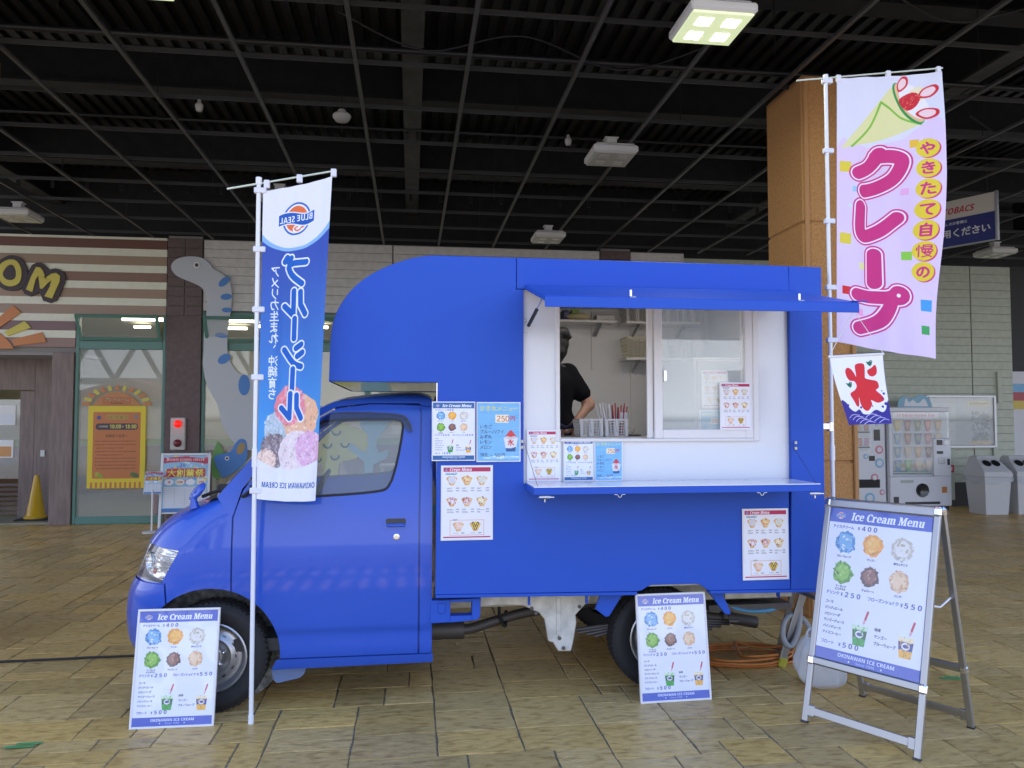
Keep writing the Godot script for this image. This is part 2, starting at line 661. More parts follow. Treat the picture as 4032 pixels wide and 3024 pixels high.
const ROUND := "やきたての慢お越しはくだざさいちんすこうみぞれかまへごプブフクワタラリヒソンシジズグノツメウムカコ"
const GLYPH := {
	"ア": [[1, 1.8, 8.8, 1.8, 6, 4.6], [4.6, 3.6, 4.4, 6, 2, 9]],
	"イ": [[7.6, 1, 5, 4, 1.6, 5.8], [5.2, 4, 5.2, 9.2]],
	"ウ": [[5, .6, 5, 2.4], [1.6, 5, 1.6, 2.6, 8.4, 2.6, 7.6, 6, 4, 9.2]],
	"エ": [[1.6, 2, 8.4, 2], [5, 2, 5, 8], [.8, 8, 9.2, 8]],
	"オ": [[1, 3, 9, 3], [6, .8, 6, 8.6, 4.8, 8.8], [5.8, 3.2, 4, 6, 1, 7.8]],
	"カ": [[1.2, 3, 8.4, 3, 7.8, 8, 6.8, 9, 5.6, 8.6], [4.4, 1, 4.2, 4, 1.4, 9]],
	"ク": [[4.2, .8, 3.4, 3, 1.2, 5.2], [3.8, 2.2, 8.4, 2.2, 7.4, 5.6, 2.6, 9.2]],
	"コ": [[1.6, 2, 8.2, 2, 8.2, 8, 1.4, 8]],
	"シ": [[2, 1.8, 4, 2.8], [1.4, 4.4, 3.4, 5.4], [1.8, 8.8, 5, 7.4, 8.8, 3]],
	"ス": [[1.6, 1.8, 7.8, 1.8, 6, 5.2, 1.2, 9], [5.8, 5.6, 9, 9]],
	"ソ": [[1.6, 2, 3, 4.6], [8.2, 1.6, 7, 5.6, 3, 9]],
	"タ": [[4.2, .8, 3.2, 3.2, 1.2, 5.2], [3.8, 2.2, 8.4, 2.2, 7.2, 6, 2.4, 9.2], [3.4, 4.6, 6.8, 6.8]],
	"チ": [[7.6, 1, 5, 1.8, 2, 2], [1, 4.6, 9, 4.6], [5.2, 2, 5.2, 5, 4.6, 7.4, 2.6, 9.2]],
	"ツ": [[1.6, 2.2, 2.6, 4.4], [4.4, 1.6, 5.4, 4], [8.6, 1.8, 7.4, 5.6, 3.4, 9]],
	"ト": [[3.6, .8, 3.6, 9.2], [3.8, 4, 8, 6]],
	"ド": [[3, .8, 3, 9.2], [3.2, 4, 7.2, 6], [6, 1.2, 6.8, 2.6], [8, .8, 8.8, 2.2]],
	"ナ": [[1, 3.6, 9, 3.6], [5.4, .8, 5.2, 5, 2.4, 9.2]],
	"ニ": [[2, 2.6, 8, 2.6], [1, 7.8, 9, 7.8]],
	"ハ": [[3.4, 2.4, 2.8, 5, 1, 8.8], [6.4, 2, 7.6, 5, 9, 8.8]],
	"バ": [[3, 2.8, 2.4, 5.4, .8, 8.8], [5.8, 2.6, 7, 5.4, 8.6, 8.8], [7, .8, 7.8, 2], [8.6, .4, 9.4, 1.6]],
	"パ": [[3, 2.8, 2.4, 5.4, .8, 8.8], [5.8, 2.8, 7, 5.4, 8.6, 8.8], [8, .6, 9, 1.2, 8.6, 2.2, 7.6, 1.8, 8, .6]],
	"ヒ": [[2, 1, 2, 8, 3, 8.6, 8.6, 8.6], [2, 4.8, 7.6, 3.2]],
	"ビ": [[1.8, 1.4, 1.8, 8, 2.8, 8.6, 8.4, 8.6], [1.8, 4.8, 7, 3.6], [6.8, 1, 7.6, 2.2], [8.4, .6, 9.2, 1.8]],
	"ピ": [[1.8, 1.4, 1.8, 8, 2.8, 8.6, 8.4, 8.6], [1.8, 4.8, 7, 3.6], [8, .6, 9, 1.2, 8.6, 2.2, 7.6, 1.8, 8, .6]],
	"フ": [[1.4, 2, 8.4, 2, 7.4, 5.8, 3, 9.2]],
	"ブ": [[1.2, 2.6, 7.6, 2.6, 6.6, 6, 2.6, 9.2], [7, .6, 7.8, 1.8], [8.6, .2, 9.4, 1.4]],
	"プ": [[1.2, 2.6, 7.6, 2.6, 6.6, 6, 2.6, 9.2], [8.4, .6, 9.4, 1.4, 8.6, 2.4, 7.6, 1.6, 8.4, .6]],
	"マ": [[1, 2, 9, 2, 5, 6.2], [3, 4.8, 6.4, 8.8]],
	"ム": [[4.6, 1, 2, 8.2, 8, 7.6], [6.4, 5, 9, 9]],
	"メ": [[7.8, 1, 6, 5, 1.4, 9.2], [2.6, 3, 8.2, 7.8]],
	"モ": [[1.8, 1.8, 8.2, 1.8], [1, 4.8, 9, 4.8], [4.4, 1.8, 4.4, 8.4, 8.6, 8.4]],
	"ヤ": [[1, 4, 8.8, 2.8, 6.6, 5.4], [3.2, 1, 4.8, 9.2]],
	"ユ": [[2, 2.6, 7, 2.6, 6.6, 8], [.8, 8, 9.2, 8]],
	"ヨ": [[1.8, 1.8, 8, 1.8, 8, 8.6, 1.6, 8.6], [2, 5.2, 8, 5.2]],
	"ラ": [[2, 1.4, 8, 1.4], [1.2, 4, 8.4, 4, 7, 7.4, 3.4, 9.2]],
	"リ": [[2.4, 1.4, 2.4, 5.6], [7.4, 1, 7.4, 5.6, 4, 9.2]],
	"ル": [[3, 1.6, 2.8, 5.6, .8, 8.8], [5.6, 1, 5.6, 8.6, 9.2, 5.4]],
	"レ": [[2.4, 1, 2.4, 8.6, 8.6, 4.4]],
	"ロ": [[1.8, 2, 8.2, 2, 8.2, 8.4, 1.8, 8.4, 1.8, 2]],
	"ワ": [[1.6, 5, 1.6, 2, 8.4, 2, 7.4, 6, 3.4, 9.2]],
	"ン": [[1.6, 2, 4, 3.8], [1.6, 8.6, 5, 7.4, 8.8, 3.2]],
	"ゴ": [[1.2, 2.6, 7.4, 2.6, 7.4, 8.4, 1, 8.4], [7, .6, 7.6, 1.8], [8.6, .2, 9.2, 1.4]],
	"ジ": [[1.8, 2, 3.6, 3], [1.2, 4.6, 3, 5.6], [1.6, 8.8, 5, 7.4, 8.4, 3.6], [6.4, 1, 7, 2.4], [8.2, .6, 8.8, 2]],
	"ズ": [[1.4, 2.2, 6.8, 2.2, 5.4, 5.4, 1, 9], [5.2, 5.8, 8.4, 9], [7.4, .6, 8, 1.8], [8.8, .2, 9.4, 1.4]],
	"ダ": [[3.8, 1.2, 2.8, 3.6, .8, 5.6], [3.4, 2.6, 7.4, 2.6, 6.2, 6.2, 2, 9.2], [3, 5, 6, 7], [7.2, .4, 7.8, 1.6], [8.6, .2, 9.2, 1.4]],
	"グ": [[3.8, 1, 3, 3.2, .8, 5.4], [3.4, 2.4, 7.4, 2.4, 6.4, 5.8, 2.2, 9.2], [7.2, .4, 7.8, 1.6], [8.6, .2, 9.2, 1.4]],
	"ー": [[1, 5, 9, 5]],
	"|": [[5, 1, 5, 9]],
	"、": [[3, 1.4, 4.6, 3.4]],
	"や": [[1, 5, 6, 2.8, 8.8, 4, 7.6, 6, 5.6, 6], [4.6, .8, 5.6, 2.4], [2.4, 2.4, 5, 9.2]],
	"き": [[2, 2.2, 8, 1.6], [1.6, 4.4, 8.4, 3.8], [4.2, .6, 7.4, 6.2, 4.6, 5.8], [2.4, 6.6, 2.8, 8.6, 7.2, 8.8]],
	"た": [[1, 2.6, 6, 2.2], [3.8, .8, 1.4, 9], [5.4, 4.4, 8.6, 4.2], [5.2, 6.8, 5.6, 8.6, 9, 8.6]],
	"て": [[1.2, 2.2, 8.8, 1.8, 5, 4.6, 5.2, 7.8, 7.6, 9]],
	"の": [[5.2, 2.2, 4, 7, 2.4, 7.8, 1.4, 5.6, 3, 2.8, 6, 1.8, 8.4, 4, 8, 7, 5.6, 8.8]],
	"自": [[5, .4, 4.4, 2], [2.2, 2, 7.8, 2, 7.8, 9, 2.2, 9, 2.2, 2], [2.2, 4.3, 7.8, 4.3], [2.2, 6.6, 7.8, 6.6]],
	"慢": [[1.8, .8, 1.8, 9.2], [.7, 2.6, .5, 4.4], [3, 2.2, 3.4, 3.6], [4.4, .8, 8.8, .8, 8.8, 3.2, 4.4, 3.2, 4.4, .8], [4.4, 2, 8.8, 2], [4, 4, 9.2, 4, 9.2, 5.6, 4, 5.6, 4, 4], [5.6, 4, 5.6, 5.6], [7.4, 4, 7.4, 5.6], [4.4, 6.4, 8.8, 6.4, 7, 8.4, 3.8, 9.4], [5.4, 7, 9.4, 9.4]],
	"生": [[2.6, 1.4, 1.4, 4], [2, 3.2, 8.6, 3.2], [5, .8, 5, 8.8], [2.2, 5.8, 8, 5.8], [.8, 8.8, 9.2, 8.8]],
	"ま": [[2, 2.2, 8, 2.2], [2, 4.4, 8, 4.4], [5, .8, 5, 7.4, 3.4, 8.8, 2, 7.6, 4, 6.8, 8.4, 8.8]],
	"れ": [[2.8, .8, 2.8, 9.2], [.8, 3, 4.4, 2.6, 1, 7.6], [3, 5.4, 5.6, 2.6, 6.8, 3.6, 6.6, 7.6, 7.4, 8.6, 9.4, 7.4]],
	"沖": [[1, 1.4, 2.2, 2.6], [.6, 4, 1.8, 5], [.8, 9, 2.6, 6], [4, 3, 9, 3, 9, 6.2, 4, 6.2, 4, 3], [6.5, .8, 6.5, 9.2]],
	"縄": [[2.4, .6, .8, 2.6, 2.4, 3.4], [3.6, 2, .8, 5.2, 3.8, 4.8], [2.2, 5.2, 2.2, 9.2], [.8, 6.6, .6, 8.4], [3.6, 6.4, 4, 8], [5, 1, 9, 1, 9, 3.6, 5, 3.6, 5, 1], [4.8, 4.8, 9.2, 4.8, 9.2, 7.4, 4.8, 7.4, 4.8, 4.8], [7, 1, 7, 8.8, 9.4, 9]],
	"育": [[5, .4, 5, 1.8], [1, 2, 9, 2], [4, 2.4, 2.6, 4.2, 7.6, 4], [6.6, 3, 8, 4.6], [2.6, 5.2, 2.6, 9.2], [2.6, 5.2, 7.4, 5.2, 7.4, 9.2, 6.2, 9], [2.6, 6.6, 7.4, 6.6], [2.6, 7.9, 7.4, 7.9]],
	"ち": [[1.4, 2.6, 8.2, 2.2], [4.4, .6, 2.6, 5.6, 6, 4.6, 8.2, 6.4, 6.6, 8.6, 3.4, 9]],
	"塩": [[.6, 3, 3.6, 3], [2.1, 1, 2.1, 7], [.4, 7.4, 3.8, 6.6], [5, .8, 4, 3], [4.8, 1.8, 9, 1.8], [4.8, 3, 8.8, 3, 8.8, 5, 4.8, 5, 4.8, 3], [4.2, 6.2, 9, 6.2, 9, 9, 4.2, 9, 4.2, 6.2], [6.6, 6.2, 6.6, 9], [3.2, 9, 9.6, 9]],
	"ん": [[4.8, .8, 1.2, 9, 3.6, 5.4, 5, 6, 5.6, 8.6, 7.4, 8.6, 9, 6.2]],
	"す": [[1, 2.4, 9, 2.4], [5.6, .8, 5.6, 5.4, 4.4, 6.4, 3.4, 5.4, 4.4, 4.4, 5.6, 5, 5.6, 7, 3.6, 9.2]],
	"こ": [[2, 2, 7.6, 2, 6, 3], [1.8, 6.4, 2.6, 8.4, 8.4, 8.4]],
	"う": [[3.4, 1, 6.8, 1.8], [1.6, 4.4, 5.6, 3.2, 7.8, 4.8, 7, 7.4, 4, 9.2]],
	"抹": [[.6, 2.8, 3.8, 2.4], [2.2, .8, 2.2, 8.6, 1.2, 8.4], [.6, 6, 3.8, 5], [4.4, 2.6, 9.4, 2.6], [4.6, 5, 9.2, 5], [6.9, .8, 6.9, 9.2], [6.8, 5.2, 4.2, 8.4], [7, 5.2, 9.6, 8.2]],
	"茶": [[1, 1.8, 9, 1.8], [3.4, .6, 3.4, 2.8], [6.6, .6, 6.6, 2.8], [5, 2.8, 1, 5.6], [5, 2.8, 9, 5.6], [2.4, 6, 7.6, 6], [5, 4.4, 5, 9.2], [3.6, 7, 2, 8.8], [6.4, 7, 8, 8.8]],
	"か": [[1, 3.2, 6, 2.6, 5.6, 7.4, 4.6, 8.8, 3.4, 8], [3.4, .8, 1.4, 8.8], [7, 2, 9, 5]],
	"氷": [[5, .8, 5, 8.8, 4, 8.6], [3, 1, 4, 2.2], [.8, 3.6, 3.8, 3.6, 1, 8], [8.4, 2.2, 5.4, 4.6], [5.4, 4.4, 9.2, 8.4]],
	"円": [[1.4, 9.2, 1.4, 1.4, 8.6, 1.4, 8.6, 9, 7.4, 9], [5, 1.4, 5, 5], [1.4, 5, 8.6, 5]],
	"い": [[1.6, 2, 1.8, 6.6, 3, 8.6, 4.2, 7], [7, 2.6, 8.6, 6.6]],
	"ご": [[2, 2.6, 6.6, 2.6, 5.6, 3.4], [1.8, 6.6, 2.6, 8.4, 7.8, 8.4], [7.2, .8, 7.8, 2], [8.6, .4, 9.2, 1.6]],
	"み": [[2, 2, 5.2, 1.8, 2.6, 7.6, 1, 7.4, 1.4, 5.6, 4.6, 5.4, 9, 7], [7.4, 3.8, 7.2, 6.4, 5.2, 9.2]],
	"ぞ": [[2.4, 1.6, 7, 1.6, 1.2, 4.8, 8.2, 4.2, 4.6, 5.6, 4.6, 7.8, 7, 9], [7.8, .6, 8.4, 1.8], [9, .2, 9.6, 1.4]],
	"練": [[2.4, .6, .8, 2.6, 2.4, 3.4], [3.6, 2, .8, 5.2, 3.8, 4.8], [2.2, 5.2, 2.2, 9.2], [4.6, 1.8, 9.4, 1.8], [5, 3, 9, 3, 9, 5.6, 5, 5.6, 5, 3], [5, 4.3, 9, 4.3], [7, .6, 7, 9.2], [6.8, 5.8, 4.4, 8.4], [7.2, 5.8, 9.6, 8.4]],
	"乳": [[5.4, .8, 1, 1.4], [1.4, 2.4, 1.8, 3.4], [3.2, 2.2, 3.2, 3.2], [5, 2, 4.4, 3.2], [1.2, 4.4, 5, 4.4, 3.2, 5.6, 3.2, 9, 2.2, 8.8], [.6, 6.6, 5.8, 6.2], [6.8, 1, 6.8, 8.6, 9.2, 8.6, 9.4, 7]],
	"お": [[1, 3, 6, 2.6], [3.4, .8, 3.4, 8.6, 1.6, 7.8, 2, 6.4, 6, 5, 8, 6.4, 6.6, 8.8], [7.2, 2, 9, 3.8]],
	"越": [[.8, 2.2, 4.4, 2.2], [2.6, .8, 2.6, 8], [.6, 4, 4.6, 4], [2.6, 6, 4.4, 6], [1.4, 5, .6, 9], [1.2, 7.6, 4, 9.2, 9.6, 9.2], [5.4, 2.4, 9.2, 2.4], [5.8, 2.4, 5.8, 7, 7, 6], [7.4, .8, 9.4, 7.6], [9, 4, 7, 7]],
	"し": [[2.8, 1, 2.8, 7.4, 4.6, 8.8, 8, 6.8]],
	"客": [[5, .4, 5, 1.6], [1, 3.2, 1, 1.8, 9, 1.8, 9, 3], [4.2, 2.6, 1.8, 5], [3.6, 3.4, 7.2, 3.4, 1, 7], [3.4, 4.4, 9, 6.8], [3, 6.6, 7.2, 6.6, 7.2, 9.2, 3, 9.2, 3, 6.6]],
	"様": [[.6, 3, 4, 3], [2.3, .8, 2.3, 9.2], [2.2, 3.4, .6, 6.4], [2.6, 4, 3.8, 5.4], [5.4, .8, 6, 2], [8.4, .8, 7.8, 2], [4.8, 2.2, 9.2, 2.2], [5, 3.5, 9, 3.5], [4.6, 4.8, 9.4, 4.8], [7, 2.2, 7, 9], [5, 6.2, 6.4, 7], [4.6, 8.8, 6.6, 7.6], [9, 5.8, 7.4, 6.8, 9.4, 8.8]],
	"は": [[1.6, 1.2, 1.2, 8.8], [3.8, 3, 9, 3], [6.8, 1, 6.8, 7.2, 5.2, 8.8, 4, 7.8, 5.6, 6.8, 9.2, 8.6]],
	"利": [[4.6, .8, 1, 1.8], [.6, 3.6, 5.4, 3.6], [3, 1.4, 3, 9.2], [2.8, 4, .6, 7.2], [3.4, 4.4, 5.2, 6.4], [6.6, 2, 6.6, 6.6], [9, .8, 9, 9, 7.8, 8.8]],
	"用": [[2, 1.4, 2, 6.4, .8, 9.2], [2, 1.4, 8.6, 1.4, 8.6, 9, 7.4, 9], [2, 4, 8.6, 4], [2, 6.4, 8.6, 6.4], [5.3, 1.4, 5.3, 9]],
	"く": [[7, 1, 2.6, 5, 7.4, 9.2]],
	"だ": [[1, 3, 5.4, 2.6], [3.6, 1, 1.4, 9], [5.2, 4.8, 8.4, 4.6], [5, 7, 5.4, 8.6, 8.8, 8.6], [7, 1, 7.6, 2.4], [8.6, .6, 9.2, 2]],
	"さ": [[1.6, 3.4, 8.4, 2.6], [4.2, .8, 7.6, 6.2, 4.4, 5.8], [2.2, 6.8, 2.8, 8.8, 7.2, 8.8]],
	"案": [[5, .2, 5, 1.2], [1.2, 2.2, 1.2, 1.2, 8.8, 1.2, 8.8, 2.2], [4.4, 1.8, 3.2, 4.6, 7.4, 5.6], [1.4, 3.4, 8.6, 3.4], [6.4, 3.4, 2, 5.6], [.8, 6.6, 9.2, 6.6], [5, 5.6, 5, 9.4], [4.8, 6.8, 1.6, 9], [5.2, 6.8, 8.4, 9]],
	"内": [[1.4, 9.2, 1.4, 2.8, 8.6, 2.8, 8.6, 9, 7.4, 9], [5, .8, 4.8, 4, 2.6, 7], [5, 4, 7.4, 7]],
	"大": [[.8, 3.6, 9.2, 3.6], [5, .8, 4.6, 5, 1, 9.2], [5.2, 4.4, 9, 9.2]],
	"創": [[3.2, .6, .6, 3.4], [3.2, .6, 5.8, 3], [1.6, 3.4, 4.8, 3.4, 4.8, 5.8, 1.6, 5.8], [1.6, 3.4, 1.6, 6, .6, 9], [1.6, 4.6, 4.8, 4.6], [1.8, 7, 5, 7, 5, 9.2, 1.8, 9.2, 1.8, 7], [6.8, 2, 6.8, 6.6], [9, .8, 9, 9, 7.8, 8.8]],
	"業": [[3.8, .6, 3.8, 2.6], [6.2, .6, 6.2, 2.6], [1.8, 1, 2.6, 2.4], [8.2, 1, 7.4, 2.4], [.8, 2.8, 9.2, 2.8], [3.2, 3, 3.8, 4.2], [6.8, 3, 6.2, 4.2], [1.4, 4.4, 8.6, 4.4], [2, 5.6, 8, 5.6], [.8, 6.9, 9.2, 6.9], [5, 4.4, 5, 9.4], [4.8, 7, 1.2, 9.2], [5.2, 7, 8.8, 9.2]],
	"祭": [[3.6, .6, .8, 4.2], [2.4, 2, 4.8, 2, 1, 5.6], [5.6, 1.4, 8.8, 1.4, 6.2, 4], [5, 1.8, 9.2, 5], [3.2, 4.6, 6.8, 4.6], [1.6, 6.2, 8.4, 6.2], [5, 6.2, 5, 9.2, 4, 9], [3, 7.2, 1.4, 8.8], [7, 7.2, 8.6, 8.8]],
	"水": [[5, .8, 5, 9, 4, 8.8], [.8, 3.4, 3.8, 3.4, 1, 8], [8.8, 1.8, 5.4, 4.4], [5.4, 4.2, 9.2, 8.6]],
	"栓": [[.6, 3, 4, 3], [2.3, .8, 2.3, 9.2], [2.2, 3.4, .6, 6.4], [2.6, 4, 3.8, 5.4], [7, .8, 4.6, 3.8], [7, .8, 9.6, 3.6], [5.4, 4.4, 8.8, 4.4], [5.4, 6.6, 8.8, 6.6], [7, 4.4, 7, 9], [4.6, 9, 9.6, 9]],
	"時": [[1, 1.6, 3.4, 1.6, 3.4, 8, 1, 8, 1, 1.6], [1, 4.8, 3.4, 4.8], [5, 2, 9, 2], [7, .6, 7, 4], [4.4, 4, 9.6, 4], [4.6, 5.8, 9.4, 5.8], [8, 4.4, 8, 9, 7, 8.8], [5.6, 7, 6.4, 8]],
	"間": [[1.2, 1, 1.2, 9.2], [1.2, 1, 4.2, 1, 4.2, 3.8, 1.2, 3.8], [5.8, 3.8, 5.8, 1, 8.8, 1, 8.8, 9, 7.8, 9], [5.8, 3.8, 8.8, 3.8], [3.4, 5, 6.6, 5, 6.6, 8.4, 3.4, 8.4, 3.4, 5], [3.4, 6.7, 6.6, 6.7]],
	"保": [[2.8, .8, .8, 5], [2, 3.6, 2, 9.2], [4, 1.2, 8.6, 1.2, 8.6, 4, 4, 4, 4, 1.2], [3.4, 5.4, 9.4, 5.4], [6.3, 4, 6.3, 9.2], [6.2, 5.6, 3.6, 8.6], [6.4, 5.6, 9.2, 8.6]],
	"護": [[.8, 1.4, 3.4, 1.4], [.4, 3, 3.8, 3], [.8, 4.6, 3.4, 4.6], [.8, 6.4, 3.4, 6.4, 3.4, 8.8, .8, 8.8, .8, 6.4], [4.2, 1.4, 9.6, 1.4], [5.8, .6, 5.8, 2.2], [8, .6, 8, 2.2], [5.2, 2.6, 5.2, 6.2], [5.2, 3.4, 9.4, 3.4], [5.2, 4.8, 9, 4.8], [5.2, 6.2, 9.4, 6.2], [7.2, 2.6, 7.2, 6.2], [4.8, 7.2, 8.6, 7.2, 4.4, 9.2], [5.4, 7.4, 9.4, 9.2]],
	"者": [[2, 2.2, 7, 2.2], [4.6, .8, 4.6, 4.2], [.8, 4.2, 9.2, 4.2], [8.4, 1.2, 1, 7], [3, 5.6, 7.6, 5.6, 7.6, 9.2, 3, 9.2, 3, 5.6], [3, 7.4, 7.6, 7.4]],
	"皆": [[2, .8, 2, 4.4, 4.2, 4], [2, 2.4, 4, 2.4], [6, .8, 6, 4.2, 9, 4.2], [6, 2.6, 8.6, 1.8], [5, 4.4, 4.4, 5.6], [2.4, 5.6, 7.6, 5.6, 7.6, 9.2, 2.4, 9.2, 2.4, 5.6], [2.4, 7.4, 7.6, 7.4]],
	"へ": [[.8, 6, 3.6, 2.8, 9.2, 8]],
}


# ---------------------------------------------------------------- the prints
func blob(cx: float, cy: float, r: float, rough: float, seed: int, k := 26) -> PackedVector2Array:
	var g := RandomNumberGenerator.new()
	g.seed = seed
	var p := PackedVector2Array()
	for i in k:
		var a := TAU * i / k
		p.append(Vector2(cx + cos(a) * r * (1.0 + g.randf_range(-rough, rough)), cy + sin(a) * r * (1.0 + g.randf_range(-rough, rough))))
	return curve(p, true, 2)


func speckle(c: Canvas, area: PackedVector2Array, cols: Array, count: int, size: float, seed: int) -> void:
	var g := RandomNumberGenerator.new()
	g.seed = seed
	var lo := area[0]
	var hi := area[0]
	for p in area:
		lo = lo.min(p)
		hi = hi.max(p)
	for i in count:
		var q := Vector2(g.randf_range(lo.x, hi.x), g.randf_range(lo.y, hi.y))
		if Geometry2D.is_point_in_polygon(q, area):
			c.fill([ellipse(q.x, q.y, size * g.randf_range(0.5, 1.4), size * g.randf_range(0.3, 0.8), 7, g.randf() * PI)], cols[g.randi() % cols.size()])


func paint_logo(c: Canvas, cx: float, cy: float, r: float, text := true) -> void:
	var blue := Color8(30, 88, 176)
	c.disc(cx, cy, r, r, blue)
	c.disc(cx, cy, r * .9, r * .9, Color8(236, 236, 244))
	c.disc(cx, cy, r * .78, r * .78, Color8(232, 112, 58))
	c.fill([ellipse(cx - r * .1, cy + r * .62, r * .36, r * .26, 14)], Color8(240, 240, 246))
	c.strokes([curve(PackedVector2Array([Vector2(cx - r * .5, cy + r * .45), Vector2(cx - r * .15, cy + r * .75), Vector2(cx + r * .12, cy + r * .6), Vector2(cx - r * .08, cy + r * .5)]), false, 4)], [[maxf(r * .09, 1.0), Color8(232, 112, 58)]])
	var rib := func(g: float) -> PackedVector2Array:
		var p := PackedVector2Array()
		for i in 13:
			var f := i / 12.0
			p.append(Vector2(cx + (f * 2 - 1) * (r * 1.26 + g), cy - r * .33 - g + r * .12 * sin(f * TAU) + r * .0))
		for i in 13:
			var f := 1.0 - i / 12.0
			p.append(Vector2(cx + (f * 2 - 1) * (r * 1.26 + g), cy + r * .33 + g + r * .12 * sin(f * TAU)))
		return p
	c.fill([rib.call(r * .07)], Color8(238, 238, 246))
	c.fill([rib.call(0.0)], blue)
	if text:
		c.latin("BLUE SEAL", cx, cy, r * .52, Color8(244, 244, 250), true, false, 0.0, .92, true)


func paint_cup(c: Canvas, cx: float, y0: float, y1: float, w: float, top: Color, low: Color, band: Color) -> void:
	var h := y1 - y0
	c.strokes([PackedVector2Array([Vector2(cx + w * .15, y0 + h * .32), Vector2(cx + w * .42, y0 - h * .22)])], [[w * .13, Color8(196, 40, 60)]])
	c.fill([poly([cx - w * .5, y0 + h * .26, cx + w * .5, y0 + h * .26, cx + w * .36, y1, cx - w * .36, y1])], low)
	c.fill([poly([cx - w * .5, y0 + h * .26, cx + w * .5, y0 + h * .26, cx + w * .46, y0 + h * .45, cx - w * .46, y0 + h * .45])], top)
	c.fill([poly([cx - w * .45, y0 + h * .46, cx + w * .45, y0 + h * .46, cx + w * .4, y0 + h * .74, cx - w * .4, y0 + h * .74])], band)
	c.disc(cx, y0 + h * .6, w * .26, h * .13, Color8(236, 232, 236))
	c.disc(cx, y0 + h * .6, w * .17, h * .06, Color8(60, 70, 140))
	c.disc(cx, y0 + h * .26, w * .52, h * .05, Color(.9, .93, .95, .8))
	c.disc(cx, y0 + h * .17, w * .42, h * .13, Color(.92, .94, .97, .6))
	speckle(c, poly([cx - w * .4, y0 + h * .3, cx + w * .4, y0 + h * .3, cx + w * .34, y1, cx - w * .34, y1]), [low.lightened(.25), low.darkened(.2)], 26, w * .07, 5)


func print_ice_menu(header: Color) -> ImageTexture:
	var W := 440.0
	var H := 622.0
	var c := Canvas.new(440, 622, Color8(232, 234, 246), self)
	c.box(0, 0, W, H * .1, header)
	paint_logo(c, W * .115, H * .055, W * .036)
	for o in [0.0, .9, 1.8]:
		c.latin("Ice Cream Menu", W * .225 + o, H * .055, W * .1, Color8(246, 246, 252), true, true, .2, .86)
	var ink := Color8(58, 72, 150)
	var dark := Color8(52, 56, 80)
	c.kana("アイスクリーム", W * .045, H * .118, W * .031, [[2.1, ink]])
	c.latin("¥", W * .30, H * .13, W * .042, ink)
	c.latin("4 0 0", W * .34, H * .128, W * .06, ink, true, false, .06, 1.2)
	var cols := [[Color8(62, 140, 200), Color8(120, 180, 220), Color8(226, 234, 244)], [Color8(242, 160, 40), Color8(250, 190, 80), Color8(246, 172, 60)], [Color8(206, 198, 182), Color8(232, 228, 220), Color8(190, 176, 150)], [Color8(92, 160, 40), Color8(142, 196, 66), Color8(70, 130, 34)], [Color8(96, 62, 56), Color8(150, 94, 78), Color8(70, 44, 42)], [Color8(226, 184, 140), Color8(240, 210, 172), Color8(214, 166, 120)]]
	var names := ["ブルーウェーブ", "マンゴー", "塩ちんすこう", "アーモンド", "チョコレート", "バニラ"]
	for i in 6:
		var cx: float = W * [.19, .465, .745][i % 3]
		var cy: float = H * [.228, .43][i / 3]
		var r: float = W * [.1, .097, .104, .1, .088, .094][i]
		var b := blob(cx, cy, r, .1, i + 3)
		c.fill([b], cols[i][0])
		speckle(c, b, [cols[i][1], cols[i][2].lerp(cols[i][0], .5), cols[i][0].darkened(.12)], 80, r * .17, i + 40)
		var s := blob(cx, cy - r * .04, r * .7, .02, i + 60)
		c.fill([s], cols[i][1])
		speckle(c, s, [cols[i][1].lightened(.25), cols[i][2] if i != 4 else cols[i][1].darkened(.15), cols[i][1].darkened(.06)], 14, r * .2, i + 80)
		c.kana(names[i], cx - W * .011 * names[i].length(), H * [.316, .512][i / 3], W * .022, [[1.6, dark]])
	c.kana("ピスタチオ", W * .13, H * .53, W * .022, [[1.6, dark]])
	c.kana("ドリンク", W * .045, H * .555, W * .034, [[2.2, ink]])
	c.latin("¥", W * .195, H * .569, W * .044, ink)
	c.latin("2 5 0", W * .235, H * .567, W * .062, ink, true, false, .06, 1.2)
	c.kana("フローズンシェイク", W * .465, H * .555, W * .034, [[2.2, ink]])
	c.latin("¥", W * .775, H * .569, W * .044, ink)
	c.latin("5 5 0", W * .81, H * .567, W * .062, ink, true, false, .06, 1.2)
	var drinks := ["コーラ", "ジンジャエール", "メロンソーダ", "マンゴージュース", "パインジュース", "アイスコーヒー"]
	for i in 6:
		c.kana(drinks[i], W * .05, H * (.618 + .0395 * i), W * .0275, [[1.8, dark]])
	var kinds := ["抹茶", "マンゴー", "ブルーウェーブ"]
	for i in 3:
		c.kana(kinds[i], W * .56, H * (.735 + .042 * i), W * .031, [[1.9, dark]])
	c.kana("フロート", W * .045, H * .872, W * .034, [[2.2, ink]])
	c.latin("¥", W * .225, H * .886, W * .044, ink)
	c.latin("5 0 0", W * .265, H * .884, W * .062, ink, true, false, .06, 1.2)
	paint_cup(c, W * .42, H * .69, H * .868, W * .155, Color8(214, 232, 200), Color8(40, 168, 60), Color8(22, 92, 50))
	paint_cup(c, W * .855, H * .70, H * .878, W * .15, Color8(244, 232, 200), Color8(246, 186, 60), Color8(44, 62, 140))
	c.box(0, H * .925, W, H, header)
	c.latin("OKINAWAN ICE CREAM", W * .5, H * .951, W * .046, Color8(240, 242, 250), true, false, 0, 1.08, true)
	c.latin("Since 1948", W * .5, H * .979, W * .029, Color8(226, 230, 248), false, false, 0, 1.3, true)
	for x in [.345, .655]:
		c.fill([poly([W * x - 4, H * .979, W * x, H * .972, W * x + 4, H * .979, W * x, H * .986])], Color8(240, 242, 250))
	return c.tex()


